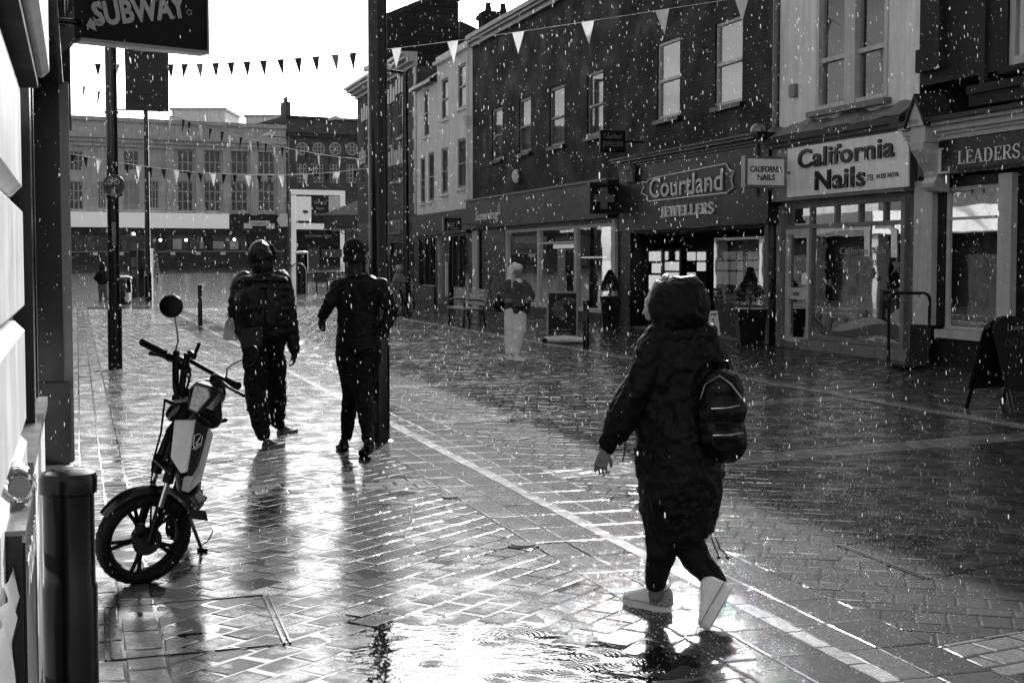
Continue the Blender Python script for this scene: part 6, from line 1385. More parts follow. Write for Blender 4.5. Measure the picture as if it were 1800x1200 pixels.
vox(b.build('puffer_jacket',M_puff,HM),.01,2,[(.03,.12),(.012,.035)])
b=MB(); 
for i in range(11): a=-.5+4.1*i/10; c_=P(458,450,Y0); b.ball(c_+np.array([.108*math.cos(a),.07,.12*math.sin(a)]),.030,5)
vox(b.build('hood_fur_edge',M_hair,HM),.01,2,[(.02,.03)])
b=MB(); pxcaps(b,Y0,[[(455,592,0,36),(448,612,-.05,22),(449,690,-.2,20),(462,762,-.36,15)],[(474,592,0,34),(480,612,.05,22),(487,690,.2,17),(489,742,.4,13)]]); vox(b.build('trousers',M_jean,HM),.01,2,[(.045,.1),(.018,.035)])
for (h_,t_,nm) in (((464,790,),(478,776),'a'),((490,764),(494,752),'b')):
    Yh=yof(h_[1]); a=P(h_[0],h_[1],Yh); c_=np.array([a[0]+.12,a[1]+.25,0]) ; a[2]=0
    b=MB(); shoe(b,a,c_,.042,.075); s=vox(b.build('shoe',M_hoodie,HM),.007); sole(a,c_,.055,.034).build('sole',M_trim,s)
e=thing('shoulder_bag',P(443,592,Y0-.22),'flat grey shoulder bag resting on the hooded man hip','bag'); b=MB(); c_=P(443,592,Y0-.24)
b.hexa([c_+np.array(q) for q in ((-.10,-.03,-.10),(.08,-.035,-.085),(.085,.02,-.085),(-.10,.03,-.10),(-.085,-.025,.07),(.095,-.02,.095),(.095,.02,.095),(-.085,.02,.07))]); bo=b.build('bag_body',M_bagl,e); m=bo.modifiers.new('b','BEVEL'); m.width=.012; m.segments=2
MB().tube([P(428,582,Y0-.24),P(455,530,Y0-.235),P(485,484,Y0-.19)],.012,6,flat=.3).build('strap',M_jean,e)
e=thing('carrier_bag',P(407,600,Y0-.05),'thin pale plastic carrier bag in the hooded man left hand','plastic bag')
b=MB(); c_=P(407,598,Y0-.05); rs=[]
for (z,w,d) in ((-.0,.045,.02),(.01,.07,.04),(.08,.068,.045),(.15,.055,.035),(.19,.028,.02),(.22,.03,.012),(.245,.05,.006)):
    rs.append([c_+np.array([w*math.cos(2*math.pi*j/18)*(1+.09*math.sin(5*j+z*40)),d*math.sin(2*math.pi*j/18),z]) for j in range(18)])
b.rings(rs,True,True); b.build('bag_film',thinmat('milky_film',.5,.55,.25),e); b=MB(); b.tube([c_+[-.02,0,.2],P(409,562,Y0-.03)],.008,5); b.tube([c_+[.02,0,.2],P(412,562,Y0-.03)],.008,5); b.tube([c_+[-.03,-.0,.23],c_+[-.085,0,.235]],[.018,.004],5,flat=.4); b.build('bag_handle',MATS['pale_sign_vinyl'] if 0 else M_signw,e)
# ---- bareheaded man
Y0=11.9; f0=P(630,800,Y0)
TM=thing('person',(f0[0],11.8,0),'bareheaded man from behind in tight dark top and slim trousers, striding beside the thick pole','person','people walking in the rain')
b=MB(); head(b,P(623,455,Y0),.245,(-.1,1,0))
pxcaps(b,Y0,[[(624,485,0,12),(626,500,0,22)],[(622,508,0,20),(628,560,0,20),(630,590,0,20)],[(598,506,0,12),(581,533,-.06,9),(569,556,.02,8)],[(666,507,0,13),(686,550,-.03,9),(667,590,-.08,8)],[(612,618,0,16),(618,690,-.05,10),(607,770,.1,7)],[(645,618,0,16),(638,690,-.1,10),(651,785,-.35,8)]])
hand(b,P(569,557,Y0+.02),(-.25,.3,-.5),(.8,.3,0),.19,1.1,1); hand(b,P(667,592,Y0-.08),(-1,.3,-.5),(0,1,-.5),.18,.6,-1)
vox(b.build('body',M_skind,TM),.0055,2)
b=MB(); pxcaps(b,Y0,[[(602,504,0,15),(646,504,0,17)],[(623,478,0,14),(625,492,0,17)],[(612,508,0,26),(614,550,0,21),(618,598,0,25)],[(642,508,0,28),(642,550,0,22),(642,600,0,25)],[(628,508,.02,30),(629,560,0,28),(630,600,0,30)],[(616,494,0,12),(594,506,0,15),(580,532,-.06,12.5),(570,552,.0,10)],[(636,494,0,13),(666,506,0,19),(688,545,-.03,13),(682,560,-.04,12),(669,586,-.08,10)]]); vox(b.build('long_sleeved_top',M_tee,TM),.008,2,[(.034,.09),(.014,.035)])
b=MB(); c_=P(624,486,Y0); b.tube([c_+np.array([.085*math.cos(a),.075*math.sin(a),.0]) for a in np.linspace(0,2*math.pi,20)[:-1]],.014,6,closed=True); b.build('collar',M_tee,TM)
rs=[]
for (v,w) in ((590,34),(604,36),(612,38)):
    c_=P(631,v,Y0); rs.append([c_+np.array([w*Y0/FPX*(1+.04*math.sin(7*q))*math.cos(q),.16*math.sin(q),.008*math.sin(5*q)]) for q in np.linspace(0,2*math.pi,40)[:-1]])
MB().rings(rs[::-1],True,True).build('shirt_hem',M_tee,TM)
b=MB(); pxcaps(b,Y0,[[(616,598,0,26),(612,625,0,23),(618,690,-.05,16),(608,766,.1,10)],[(644,598,0,27),(646,625,0,25),(638,690,-.1,17),(648,775,-.32,10)],[(630,598,0,28),(630,612,0,24)]]); vox(b.build('trousers',M_jean,TM),.008,2,[(.03,.08),(.014,.03)])
b=MB(); c_=P(623,449,Y0); 
for i in range(1): b.ball(c_+[0,-.012,.045],.106,10,(.90,1.04,1.0))
vox(b.build('cropped_hair',M_hair,TM),.009,2,[(.006,.02)])
for (hu,hv,tu,tv,lift) in ((612,790,600,776,0),(640,822,658,792,.0)):
    Yh=yof(hv); a=P(hu,hv,Yh); 
    if hu==612: h_=P(606,786,11.95); t_=np.array([h_[0]-.06,h_[1]+.24,0]); h_[2]=0.03
    else: h_=P(652,794,11.45); t_=P(636,815,11.38); h_[2]=.10; t_=np.array([h_[0]-.085,h_[1]+.22,.0])
    b=MB(); shoe(b,h_,t_,.045,.08); s=vox(b.build('trainer',M_plast,TM),.007); sole(h_,t_,.055,.024).build('sole',M_black,s)
MB().lathe(P(651,784,Y0-.35),[(.036,-.03),(.038,.0),(.036,.03)],14).build('white_sock',M_letw,TM)
# ---- woman in the long coat
Y0=6.4; f0=P(1190,1085,Y0)
WM=thing('person',(f0[0],6.35,0),'woman striding left in a long black hooded parka and white platform trainers, nearest the camera','person','people walking in the rain')
fw=(-.75,.66,0)
b=MB(); head(b,P(1185,537,Y0),.225,(-.72,.69,-.12))
pxcaps(b,Y0,[[(1190,575,0,24),(1195,620,0,36)],[(1190,630,0,30),(1193,760,0,36),(1190,860,0,36)],[(1156,632,-.02,18),(1105,712,-.05,15),(1066,790,-.02,11)],[(1236,632,.03,18),(1268,715,0,15),(1262,800,-.05,11)],[(1176,880,0,26),(1163,965,-.02,17),(1152,1045,0,13)],[(1200,880,0,26),(1222,975,-.06,18),(1270,1037,-.14,13)]])
hand(b,P(1063,790,Y0-.02),(-.25,-.1,-1),(.55,.8,.1),.150,.75,1); hand(b,P(1262,806,Y0-.05),(0,.1,-1),(-1,0,0),.16,.7,1)
vox(b.build('body',M_skin,WM),.0036,1)
b=MB(); pxcaps(b,Y0,[[(1190,612,0,46),(1200,612,0,46)],
 [(1165,625,-.02,42),(1166,720,0,50),(1170,820,0,54),(1180,885,0,54)],[(1222,625,.0,44),(1226,720,0,46),(1222,820,0,50),(1208,890,0,46)],[(1195,640,-.0,52),(1196,760,0,64),(1193,885,0,64)]],fl=((0,1,0),.82))
# skirt to the hem
rs=[]
for (v,uc,w,d) in ((700,1197,40,.12),(760,1197,66,.17),(820,1197,75,.19),(860,1196,74,.19),(905,1196,66,.18),(932,1195,59,.17),(943,1195,57,.165)):
    c_=P(uc,v,Y0); r=w*Y0/FPX; rs.append([c_+np.array([r*math.cos(2*math.pi*j/40),d*math.sin(2*math.pi*j/40),(.018*math.cos(2*math.pi*j/40)) if v>900 else 0]) for j in range(40)])
b.rings(rs[::-1],True,True)
pxcaps(b,Y0,[[(1152,612,-.02,33),(1135,660,-.05,31),(1105,712,-.05,29),(1085,755,-.04,25),(1070,782,-.02,19)],[(1244,615,.03,32),(1266,670,.02,28),(1276,730,0,26),(1264,795,-.05,18)]])
cap(b,P(1160,588,Y0-.02),.07,P(1232,590,Y0),.075)
vox(b.build('long_parka',M_coat,WM),.008,3,[(.034,.17),(.026,.06),(.010,.022)])
b=MB(); pxcaps(b,Y0,[[(1190,532,0,44),(1206,534,.02,44)],[(1192,548,0,46),(1206,556,.02,41)],[(1180,562,-.02,34),(1166,583,-.03,24),(1195,590,-.02,28),(1228,586,.0,24)],[(1172,518,0,28),(1166,545,-.02,26)],[(1188,510,0,26),(1212,512,0,28)]])
vox(b.build('hood',M_coat,WM),.007,4,[(.016,.10),(.012,.035)])
b=MB() # pale crinkled hood lining and wisps of hair at the face opening
pts=[(1170,489),(1156,500),(1147,514),(1141,528),(1138,545),(1142,556)]
for i,(u,v) in enumerate(pts): b.ball(P(u,v,Y0+.03),.020,5,(1,1.5,1))
b.tube([P(u,v,Y0+.03) for u,v in pts],.017,8)
vox(b.build('hood_lining_edge',thinmat('pale_lining',.55,.4,.3),WM),.004,1,[(.018,.02)])
b=MB()
for i in range(9): s_=P(1146+random.uniform(-3,3),515+i*4,Y0+.02); b.tube([s_,s_+np.array([-.015-.01*random.random(),0,-.03]),s_+np.array([-.01,-.01,-.07])],[.004,.003,.001],5)
b.build('hair',M_hair,WM)
b=MB(); pxcaps(b,Y0,[[(1172,890,0,38),(1164,940,0,31),(1162,975,-.02,26),(1152,1024,0,19)],[(1196,890,0,40),(1202,935,-.02,32),(1222,980,-.06,26),(1258,1022,-.13,20)]]); vox(b.build('trousers',M_jean,WM),.007,3,[(.012,.06),(.006,.025)])
# trainers
h1=P(1176,1078,6.42); t1=P(1114,1062,6.58); h1[2]=0; t1[2]=0; t1=h1+(t1-h1)/np.linalg.norm(t1-h1)*.27
b=MB(); shoe(b,h1+[0,0,.034],t1+[0,0,.034],.044,.088); s=vox(b.build('trainer',M_sneak,WM),.004,2); sole(h1,t1,.049,.038).build('platform_sole',M_sneak,s); 
b=MB(); d_=(t1-h1)/np.linalg.norm(t1-h1); sd_=np.cross(d_,[0,0,1]); 
shoe(b,h1+[0,0,.034]-d_*.003,t1+[0,0,.034],.0462,.082,part=(-.02,.33)); b.build('heel_patch',M_glit,s)
MB().tube([h1+[0,0,.039]+d_*.27*q+sd_*.0495*k_ for q,k_ in ((.02,-.75),(.15,-.95),(.4,-.95),(.7,-1.12),(.9,-.9),(1.0,-.4))],.0022,5).build('sole_groove',M_trim,s)
h2=P(1288,1032,6.16); t2=P(1256,1114,6.10); t2[2]=.012; t2=h2+(t2-h2)/np.linalg.norm(t2-h2)*.265; t2[2]=max(t2[2],.01)
upv=np.array([-.80,.25,.32])
b=MB(); shoe(b,h2+upv*.034,t2+upv*.034,.044,.085,up=upv); s=vox(b.build('trainer',M_sneak,WM),.004,2); sole(h2,t2,.049,.038,up=upv).build('platform_sole',M_sneak,s)
for (hh,tt,u_,lb) in ((h1,t1,np.array([0,0,1.]),0),(h2,t2,upv/np.linalg.norm(upv),1)):
    pass
d2=(t2-h2)/np.linalg.norm(t2-h2); u2=upv-d2*np.dot(upv,d2); u2/=np.linalg.norm(u2); s2=np.cross(d2,u2)
b=MB(); b.tube([h2+u2*.039+d2*.265*q+s2*.0495*k_ for q,k_ in ((.0,.4),(.02,.8),(.15,1.0),(.4,.97),(.7,1.12),(.9,.9),(1.0,.4))],.0022,5); b.tube([h2+u2*.039+d2*.265*q-s2*.0495*k_ for q,k_ in ((.0,.4),(.02,.8),(.15,1.0),(.4,.97),(.7,1.12),(.9,.9),(1.0,.4))],.0022,5); b.build('sole_groove',M_trim,WM)
b=MB()
for i in range(4):
    q=.36+.07*i; z=.034+.088*(.98-.13*i); cc=h1+d_*.27*q+np.array([0,0,z]); b.tube([cc-sd_*.030+[0,0,-.012],cc+[0,0,.004],cc+sd_*.030+[0,0,-.012]],.0028,5)
b.build('laces',M_letw,WM)
b=MB()
for dx in (0,.02): p=P(1250,944,Y0-.1)+np.array([dx,0,0]); b.tube([p,p+np.array([.02,0,-.05]),p+np.array([.035+dx,0,-.085])],.003,5); b.ball(p+np.array([.035+dx,0,-.09]),.009,5)
b.tube([P(1099,775,Y0-.1),P(1097,800,Y0-.12),P(1094,812,Y0-.12)],.003,5); b.build('drawcord',M_plast,WM)
# backpack
BP=thing('backpack',P(1272,795,Y0-.12),'glossy black backpack with bright zips on the back of the woman in the parka','backpack')
ax=np.array([.93,-.36,0]); ay=np.array([-.36,-.93,0])*-1
c_=P(1269,720,Y0-.10)
def BPt(x,d,z): return c_+np.array([.96,-.28,0])*x+np.array([.28,.96,0])*(-d)+np.array([0,0,z])
b=MB(); 
for (x,z,r) in ((0,.09,.10),(0,.0,.115),(0,-.10,.115),(-.02,-.13,.10),(.02,-.14,.10)): b.ball(BPt(x,.02,z),r,8,(1,.75,1))
b.ball(BPt(0,.05,-.11),.095,8,(1.05,.9,.75)); bb=vox(b.build('bag_body',M_bpack,BP),.006,5,[(.010,.09),(.003,.02)])
for pts in ([(-.085,.075,.05),(-.06,.10,.12),(0,.10,.16),(.05,.095,.125),(.095,.07,.06)],[(-.03,.115,.015),(.03,.12,.02),(.088,.085,.03)],[(-.02,.135,-.10),(.05,.135,-.095),(.105,.085,-.09)]):
    MB().tube([BPt(*p) for p in pts],.0042,6).build('zip',M_steel,BP)
b=MB(); b.tube([BPt(-.03,.11,.01),BPt(-.028,.118,-.03)],.006,5); b.tube([BPt(-.02,.13,-.11),BPt(-.018,.137,-.14)],.006,5); b.build('zip_pull',M_plast,BP)
MB().tube([BPt(-.03,-.02,.17),BPt(-.02,.0,.215),BPt(.02,.0,.215),BPt(.03,-.02,.17)],.009,8).build('grab_handle',M_plast,BP)
b=MB(); b.tube([BPt(-.03,-.03,.17),P(1262,640,Y0-.05),P(1262,606,Y0+.02),P(1240,595,Y0+.12)],[.014]*4,8,flat=.5); b.build('shoulder_strap',M_plast,BP)
# ---- girl with crossed arms
Y0=23.3; f0=P(903,630,Y0); s_=Y0/FPX
GW=thing('person',(f0[0],Y0,0),'young woman in grey hooded top and wide pale trousers with folded arms, before the chemist','person','people walking in the rain')
b=MB(); head(b,P(908,481,Y0),.215,(.55,-.8,-.35))
pxcaps(b,Y0,[[(907,498,0,7),(908,535,0,8)],[(896,506,0,5),(889,522,-.05,5),(907,532,-.22,4),(926,528,-.24,4)],[(920,506,0,5),(931,521,-.05,5),(918,534,-.24,4),(900,530,-.25,4)],[(900,550,0,7),(898,590,0,5),(893,620,.02,4)],[(912,550,0,7),(911,590,-.1,5),(906,622,-.12,4)]])
hand(b,P(925,528,Y0-.25),(1,.1,.1),(0,1,0),.16,.6,1); hand(b,P(900,530,Y0-.25),(-1,.1,.1),(0,1,0),.16,.6,-1)
vox(b.build('body',M_skin,GW),.009,2)
b=MB(); pxcaps(b,Y0,[[(900,504,0,14),(898,525,0,14),(900,540,0,14)],[(918,504,0,13),(920,525,0,14),(918,542,0,14)],[(909,505,-.02,15),(909,542,0,16)],[(893,502,0,11),(888,522,-.05,9),(906,533,-.2,7),(924,529,-.22,6)],[(922,503,0,11),(932,520,-.05,9),(918,535,-.24,7),(902,530,-.24,6)]]); vox(b.build('hooded_top',M_hoodie,GW),.011,3,[(.03,.1),(.01,.04)])
b=MB(); pxcaps(b,Y0,[[(905,476,.06,12.5),(902,488,.08,11),(900,497,.06,11)],[(913,470,-.0,6),(905,469,0,8)],[(911,497,-.06,8),(904,498,0,10)]]); vox(b.build('hood',M_pale,GW),.009,2,[(.015,.05)])
b=MB(); pxcaps(b,Y0,[[(904,484,-.08,3),(900,496,-.12,2.0),(900,506,-.13,1.6)]]); vox(b.build('hair',M_hairl,GW),.008,1)
b=MB(); pxcaps(b,Y0,[[(900,546,0,14),(899,575,0,13),(898,600,.0,11),(895,620,.02,8)],[(914,546,0,13),(914,575,-.05,12),(911,600,-.1,10),(906,618,-.1,9)],[(902,600,-.02,8),(896,618,-.02,8)]]); vox(b.build('wide_trousers',M_pale,GW),.011,3,[(.025,.12),(.012,.05)])
for (u,dy) in ((892,.0),(905,-.18)):
    h_=P(u,630,Y0+dy); h_[2]=0; t_=h_+np.array([.17,-.14,0]); b=MB(); shoe(b,h_,t_,.05,.085); b.build('shoe',M_pale,GW)
e=thing('shoulder_bag',P(878,545,Y0),'dark soft shoulder bag hanging behind the young woman in pale trousers','bag'); b=MB(); pxcaps(b,Y0,[[(880,522,.05,8),(877,536,.05,11),(882,538,.05,9)]]); vox(b.build('bag_body',M_plast,e),.011,2,[(.03,.08)]); MB().tube([P(880,514,Y0+.03),P(889,503,Y0-.02),P(896,497,Y0)],.015,6).build('strap',M_plast,e)
# ---- distant pedestrian and cyclist
Y0=60; z0=terr(Y0); f0=P(180,528,Y0)
DP=thing('person',(f0[0],Y0,z0),'distant figure in dark jacket and pale trousers walking away, left of the street pole','person','people walking in the rain')
b=MB(); head(b,P(179,467,Y0),.23,(0,1,0)); pxcaps(b,Y0,[[(179,475,0,4),(179,493,0,6)],[(173,479,0,3),(168,489,0,2.6),(173,494,-.1,2)],[(185,479,0,3),(190,490,0,2.4)],[(177,497,0,4.5),(177,512,0,3.4),(177,525,0,2.4)],[(183,497,0,4.5),(185,512,0,3.4),(187,525,0,2.4)]]); vox(b.build('body',M_skind,DP),.02,2)
b=MB(); pxcaps(b,Y0,[[(179,466,.02,5.6),(179,470,0,5.6)],[(177,481,0,6.5),(178,496,0,6.5)],[(182,481,0,6.5),(182,496,0,6.5)],[(173,480,0,4),(168,489,0,3.6),(174,495,-.1,3)],[(186,480,0,4),(190,491,0,3.4)]]); vox(b.build('jacket',M_tee,DP),.02,2,[(.03,.1)])
b=MB(); pxcaps(b,Y0,[[(177,497,0,5),(176,512,0,3.8),(177,524,0,2.8)],[(183,497,0,5),(185,512,0,3.8),(187,524,0,2.8)]]); vox(b.build('trousers',M_trim,DP),.02,2)
for u in (177,188): h_=P(u,528,Y0); h_[2]=z0; b=MB(); shoe(b,h_,h_+np.array([.05,.22,0]),.045,.08); b.build('shoe',M_plast,DP)
e=thing('rucksack',P(190,490,Y0-.1),'pale rucksack on the distant figure left of the street pole','rucksack'); b=MB(); pxcaps(b,Y0,[[(190,478,-.15,4.5),(190,488,-.15,4.5)]]); vox(b.build('bag_body',M_hoodie,e),.02,2); MB().tube([P(187,476,Y0-.1),P(184,474,Y0)],.02,5).build('strap',M_plast,e)
Y0=42.5; f0=P(700,555,Y0)
CP=thing('person',(f0[0],Y0+.2,0),'pale-haired person in grey standing astride a bicycle just right of the thick pole','person','people walking in the rain')
b=MB(); head(b,P(701,474,Y0),.22,(-.6,-.7,0)); pxcaps(b,Y0,[[(701,482,0,4),(701,505,0,7)],[(696,490,0,4),(691,500,-.1,3),(690,506,-.3,2.4)],[(708,490,0,4),(711,502,-.1,3),(706,508,-.3,2.4)],[(699,508,0,6),(701,528,-.1,4),(703,552,-.1,3)],[(706,508,0,6),(708,530,.1,4),(710,550,.1,3)]]); vox(b.build('body',M_skin,CP),.014,2)
b=MB(); pxcaps(b,Y0,[[(701,488,0,8),(701,506,0,8.5)],[(706,490,0,7),(706,506,0,7)],[(696,490,0,5.4),(691,500,-.1,4),(690,505,-.25,3.4)],[(709,490,0,5.4),(712,502,-.1,4.2),(707,508,-.25,3.6)]]); vox(b.build('jacket',M_trim,CP),.014,2,[(.03,.1)])
b=MB(); pxcaps(b,Y0,[[(700,508,0,7),(701,528,-.1,5),(703,550,-.1,4)],[(706,508,0,7),(708,530,.1,5),(710,548,.1,4)]]); vox(b.build('trousers',M_trim,CP),.014,2)
b=MB(); b.ball(P(701,472,Y0),.12,8,(.9,1,1)); b.build('pale_hair',M_hairl,CP)
for u in (702,710): h_=P(u,554,Y0+(u-702)*.03); h_[2]=0; b=MB(); shoe(b,h_,h_+np.array([-.08,-.2,0]),.045,.08); b.build('shoe',M_plast,CP)
BI=thing('bicycle',P(706,555,Y0-.6),'dark bicycle under the pale-haired person right of the thick pole','bicycle')
bd=np.array([-.25,-.97,0]); cF=P(701,541,Y0-1.0); cF[2]=.34; cR=cF-bd*1.05
for c_ in (cF,cR):
    x_=np.array([0,0,1.]); w_=MB(); w_.tube([c_+.33*(math.cos(a)*x_+math.sin(a)*bd) for a in np.linspace(0,2*math.pi,30)[:-1]],.022,6,closed=True); w_=w_.build('wheel',M_rubber,BI); sp=MB()
    for a in np.linspace(0,2*math.pi,15)[:-1]: sp.tube([c_,c_+.32*(math.cos(a)*x_+math.sin(a)*bd)],.003,4)
    sp.lathe(c_-np.cross(bd,x_)*.04,[(.03,0),(.03,.08)],10,ax=np.cross(bd,x_)); sp.build('spokes',M_steel,w_)
bbk=cF-bd*.6+[0,0,-.04]; st_=cF-bd*.78+[0,0,.5]; hd=cF-bd*.12+[0,0,.5]; hb=cF-bd*.16+[0,0,.66]
b=MB(); b.tube([cF,hd,hb],.02,6); b.tube([hd,st_],.018,6); b.tube([hd+[0,0,-.06],bbk],.022,6); b.tube([st_+[0,0,.08],bbk],.018,6); b.tube([bbk,cR],.012,6); b.tube([st_,cR],.012,6); b.build('frame',M_plast,BI)
sdv=np.cross(bd,[0,0,1]); MB().tube([hb+sdv*.3+bd*-.06,hb+sdv*.1,hb-sdv*.1,hb-sdv*.3+bd*-.06],.015,6).build('handlebar',M_plast,BI); b=MB(); cap(b,st_+[0,0,.12]+bd*.1,.035,st_+[0,0,.12]-bd*.1,.07); b.build('saddle',M_plast,BI)
b=MB(); b.tube([bbk+sdv*.1+[0,0,-.0],bbk+sdv*.12+bd*.1+[0,0,-.14],bbk+sdv*.2+bd*.1+[0,0,-.14]],.012,5); b.tube([bbk-sdv*.1,bbk-sdv*.12-bd*.1+[0,0,.14],bbk-sdv*.2-bd*.1+[0,0,.14]],.012,5); b.build('crank',M_steel,BI)
# ================= electric moped =================
MY=6.95; g0=G(236,1036); MO=thing('electric_moped',(g0[0],g0[1],0),'small black and white electric moped leaning on its side stand, front wheel turned left','moped')
def m(u,v,dy=0.0): return P(u,v,MY+dy)
wc=m(253,952,.02); wr=.243
dF=np.array([-.80,-.58,0]); dF/=np.linalg.norm(dF)
lean=R(13); sd0=np.cross(dF,[0,0,1]); sd0/=np.linalg.norm(sd0)   # to one side
wu=np.array([0,0,1.])*math.cos(lean)+(sd0 if sd0[0]>0 else -sd0)*math.sin(lean)
wa=np.cross(dF,wu); wa/=np.linalg.norm(wa)
if wa[1]>0: wa=-wa   # axle towards the camera
def wp(r,a,o=0): return wc+wu*r*math.cos(a)+dF*r*math.sin(a)+wa*o
wc[2]=max(wc[2],wr*math.cos(lean)+.002)
b=MB(); rs=[]
K=72
for i in range(K):
    a=2*math.pi*i/K; ring=[]
    for j in range(12):
        q=2*math.pi*j/12; kn=.004 if (i%2==0 and math.cos(q)>.2) else 0; ring.append(wp(wr-.038+(.038+kn)*math.cos(q),a,.040*math.sin(q)))
    rs.append(ring)
b.rings(rs,False,False,True); tyre_w=b.build('front_wheel',M_rubber,MO)
b=MB(); b.tube([wp(wr-.062,a,.02) for a in np.linspace(0,2*math.pi,60)[:-1]],.008,8,closed=True); b.tube([wp(wr-.062,a,-.02) for a in np.linspace(0,2*math.pi,60)[:-1]],.008,8,closed=True); b.build('rim',M_plast,tyre_w)
b=MB()
for k in range(5):
    a=2*math.pi*k/5+.45
    for s_ in (-.11,.11): b.tube([wp(.045,a),wp(.11,a+s_*.6),wp(wr-.062,a+s_)],[.016,.011,.010],7)
b.lathe(wc-wa*.035,[(.055,0),(.06,.01),(.06,.06),(.05,.07)],20,ax=wa); b.build('spokes',M_plast,tyre_w)
b=MB(); b.lathe(wc+wa*.042,[(.075,0),(.075,.004)],28,ax=wa); b.build('brake_disc',M_cover,tyre_w); b=MB(); c_=wp(.08,.6,.055); b.ball(c_,.03,6,(1,.8,1.3)); b.build('brake_caliper',M_plast,tyre_w)
# mudguard
b=MB(); rs=[]
for i in range(22):
    a=R(-62)+R(118)*i/21; rr=wr+.022; w_=.052*(1-.35*abs(i-10.5)/10.5)
    rs.append([wp(rr-.012,a,-w_),wp(rr+.008,a,-w_*.6),wp(rr+.014,a,0),wp(rr+.008,a,w_*.6),wp(rr-.012,a,w_),wp(rr-.004,a,w_*.55),wp(rr+.004,a,0),wp(rr-.004,a,-w_*.55)])
b.rings(rs,True,True); b.build('front_mudguard',M_black,MO)
# fork
ht=m(333,700,.02); yoke=m(291,815,.0)
for s_,fo in ((-1,.075),(1,.075)):
    o=wa*s_*fo; lo_=wc+o; mid=lo_+(yoke-wc)*.93 if 0 else wc+(yoke-wc)*.86+o; top=yoke+(ht-yoke)*.35+o*.8
    MB().tube([lo_,wc+(yoke-wc)*.5+o],[.021,.022],12).build('fork_leg',M_plast,MO); MB().tube([wc+(yoke-wc)*.5+o,mid],.0155,12).build('chrome_stanchion',M_steel,MO); MB().tube([mid-(yoke-wc)*.04,top],[.028,.026],12).build('fork_shroud',M_plast,MO)
b=MB(); cap(b,yoke-wa*.08,.03,yoke+wa*.08,.03); cap(b,yoke+(ht-yoke)*.0,.03,ht,.032); b.build('steering_head',M_plast,MO)
# white and black front panel
def plate(pts,dd,name,mt,par=MO,th=.02): # pts: (u,v,dy)
    p=[m(*q) for q in pts]; o=MB().prism(p,np.array(dd)*th).build(name,mt,par); 
    mo=o.modifiers.new('b','BEVEL'); mo.width=.006; mo.segments=2; mo.limit_method='ANGLE'; return o
bk=(.3,.9,.1)
M_mwhite=mat('moped_white_paint',.7,.3,var=.05,vscale=6,coat=.5)
plate([(306,738,-.05),(343,738,-.10),(327,830,-.13),(317,832,-.12),(299,804,-.07)],bk,'white_side_panel',M_mwhite)
bp=plate([(344,737,-.10),(366,752,-.02),(346,820,-.04),(336,838,-.09),(328,836,-.12)],bk,'black_centre_panel',M_black)
plate([(366,752,-.02),(372,765,.03),(352,845,.02),(330,866,.02),(318,862,.0),(322,838,-.02),(338,836,-.03),(348,818,-.02)],bk,'lower_white_panel',M_mwhite)
b=MB(); b.tube([m(342,765,-.10),m(350,762,-.085),m(356,767,-.07),m(353,782,-.08),m(343,790,-.105),m(340,782,-.11),m(342,765,-.10)],.0022,5); b.tube([m(352,768,-.08),m(344,780,-.105),m(351,779,-.09),m(339,789,-.11)],.003,5); b.build('shield_emblem',M_letw,bp)
plate([(304,738,-.03),(300,804,-.05),(290,815,0),(283,790,.04),(291,755,.06)],bk,'dark_inner_panel',M_plast,th=.03)
b=MB(); cap(b,m(322,760,.12),.07,m(330,850,.2),.06); cap(b,m(330,850,.2),.06,m(340,880,.5),.06); vox(b.build('battery_case',M_plast,MO),.012,2)
# tank / cowl behind the lamp
b=MB(); cap(b,m(362,690,.10),.075,m(372,735,.12),.055); cap(b,m(372,690,.25),.075,m(365,720,.55),.07); cap(b,m(304,728,.1),.038,m(322,712,.1),.05); cap(b,m(312,700,.03),.03,m(335,696,.0),.045); vox(b.build('tank_cowl',M_black,MO),.009,2)
plate([(366,676,-.02),(382,686,.05),(384,705,.06),(372,722,0),(360,716,-.05)],bk,'silver_side_cover',mat('wet_silver_paint',.45,.15,metal=.7,coat=.6),th=.02)
# headlamp
hp=[(333,682,-.06),(343,672,-.08),(372,680,-.02),(373,697,-.03),(346,730,-.10),(330,722,-.11)]
hl=plate(hp,bk,'headlamp',M_plast,th=.07)
cen=np.mean([m(*q) for q in hp],axis=0); ins=[cen+(m(*q)-cen)*.8-np.array(bk)*.004 for q in hp]
l_=MB().prism(ins,np.array(bk)*.003).build('lens',mat('headlamp_lens',.75,.12,metal=.3,var=.5,vscale=60,bump=.004,bscale=90),hl)
b=MB(); b.tube([cen+(m(*q)-cen)*.86-np.array(bk)*.006 for q in hp],.004,6,closed=True); b.build('lens_rim',M_metal,hl)
# risers, handlebar, grips, levers
for (a_,b_,c__) in (((316,712,.02),(309,680,.02),(310,618,.05)),((326,708,-.01),(320,680,-.01),(330,620,.0))): MB().tube([m(*a_),m(*b_),m((b_[0]+c__[0])/2-1,648,.01),m(*c__)],.0165,10).build('riser',M_plast,MO)
hbL=m(252,602,.34); hbR=m(418,678,-.28)
def hbp(t): return hbL+(hbR-hbL)*t
MB().tube([hbp(0.0),m(296,625,.18),m(335,634,.06),m(378,658,-.12),hbp(.93)],.0125,10).build('handlebar',M_plast,MO)
b=MB(); b.tube([hbL,m(290,622,.2)],.020,14); b.lathe(hbL,[(.021,-.008),(.021,.0)],12,ax=m(290,622,.2)-hbL); b.build('grip',M_rubber,MO)
b=MB(); b.tube([m(383,662,-.14),hbR],.020,14); b.build('grip',M_rubber,MO)
b=MB(); b.tube([m(265,621,.22),m(285,626,.17),m(318,640,.08)],[.009,.007,.012],8); b.ball(m(265,621,.22),.012,6); b.build('brake_lever',M_plast,MO)
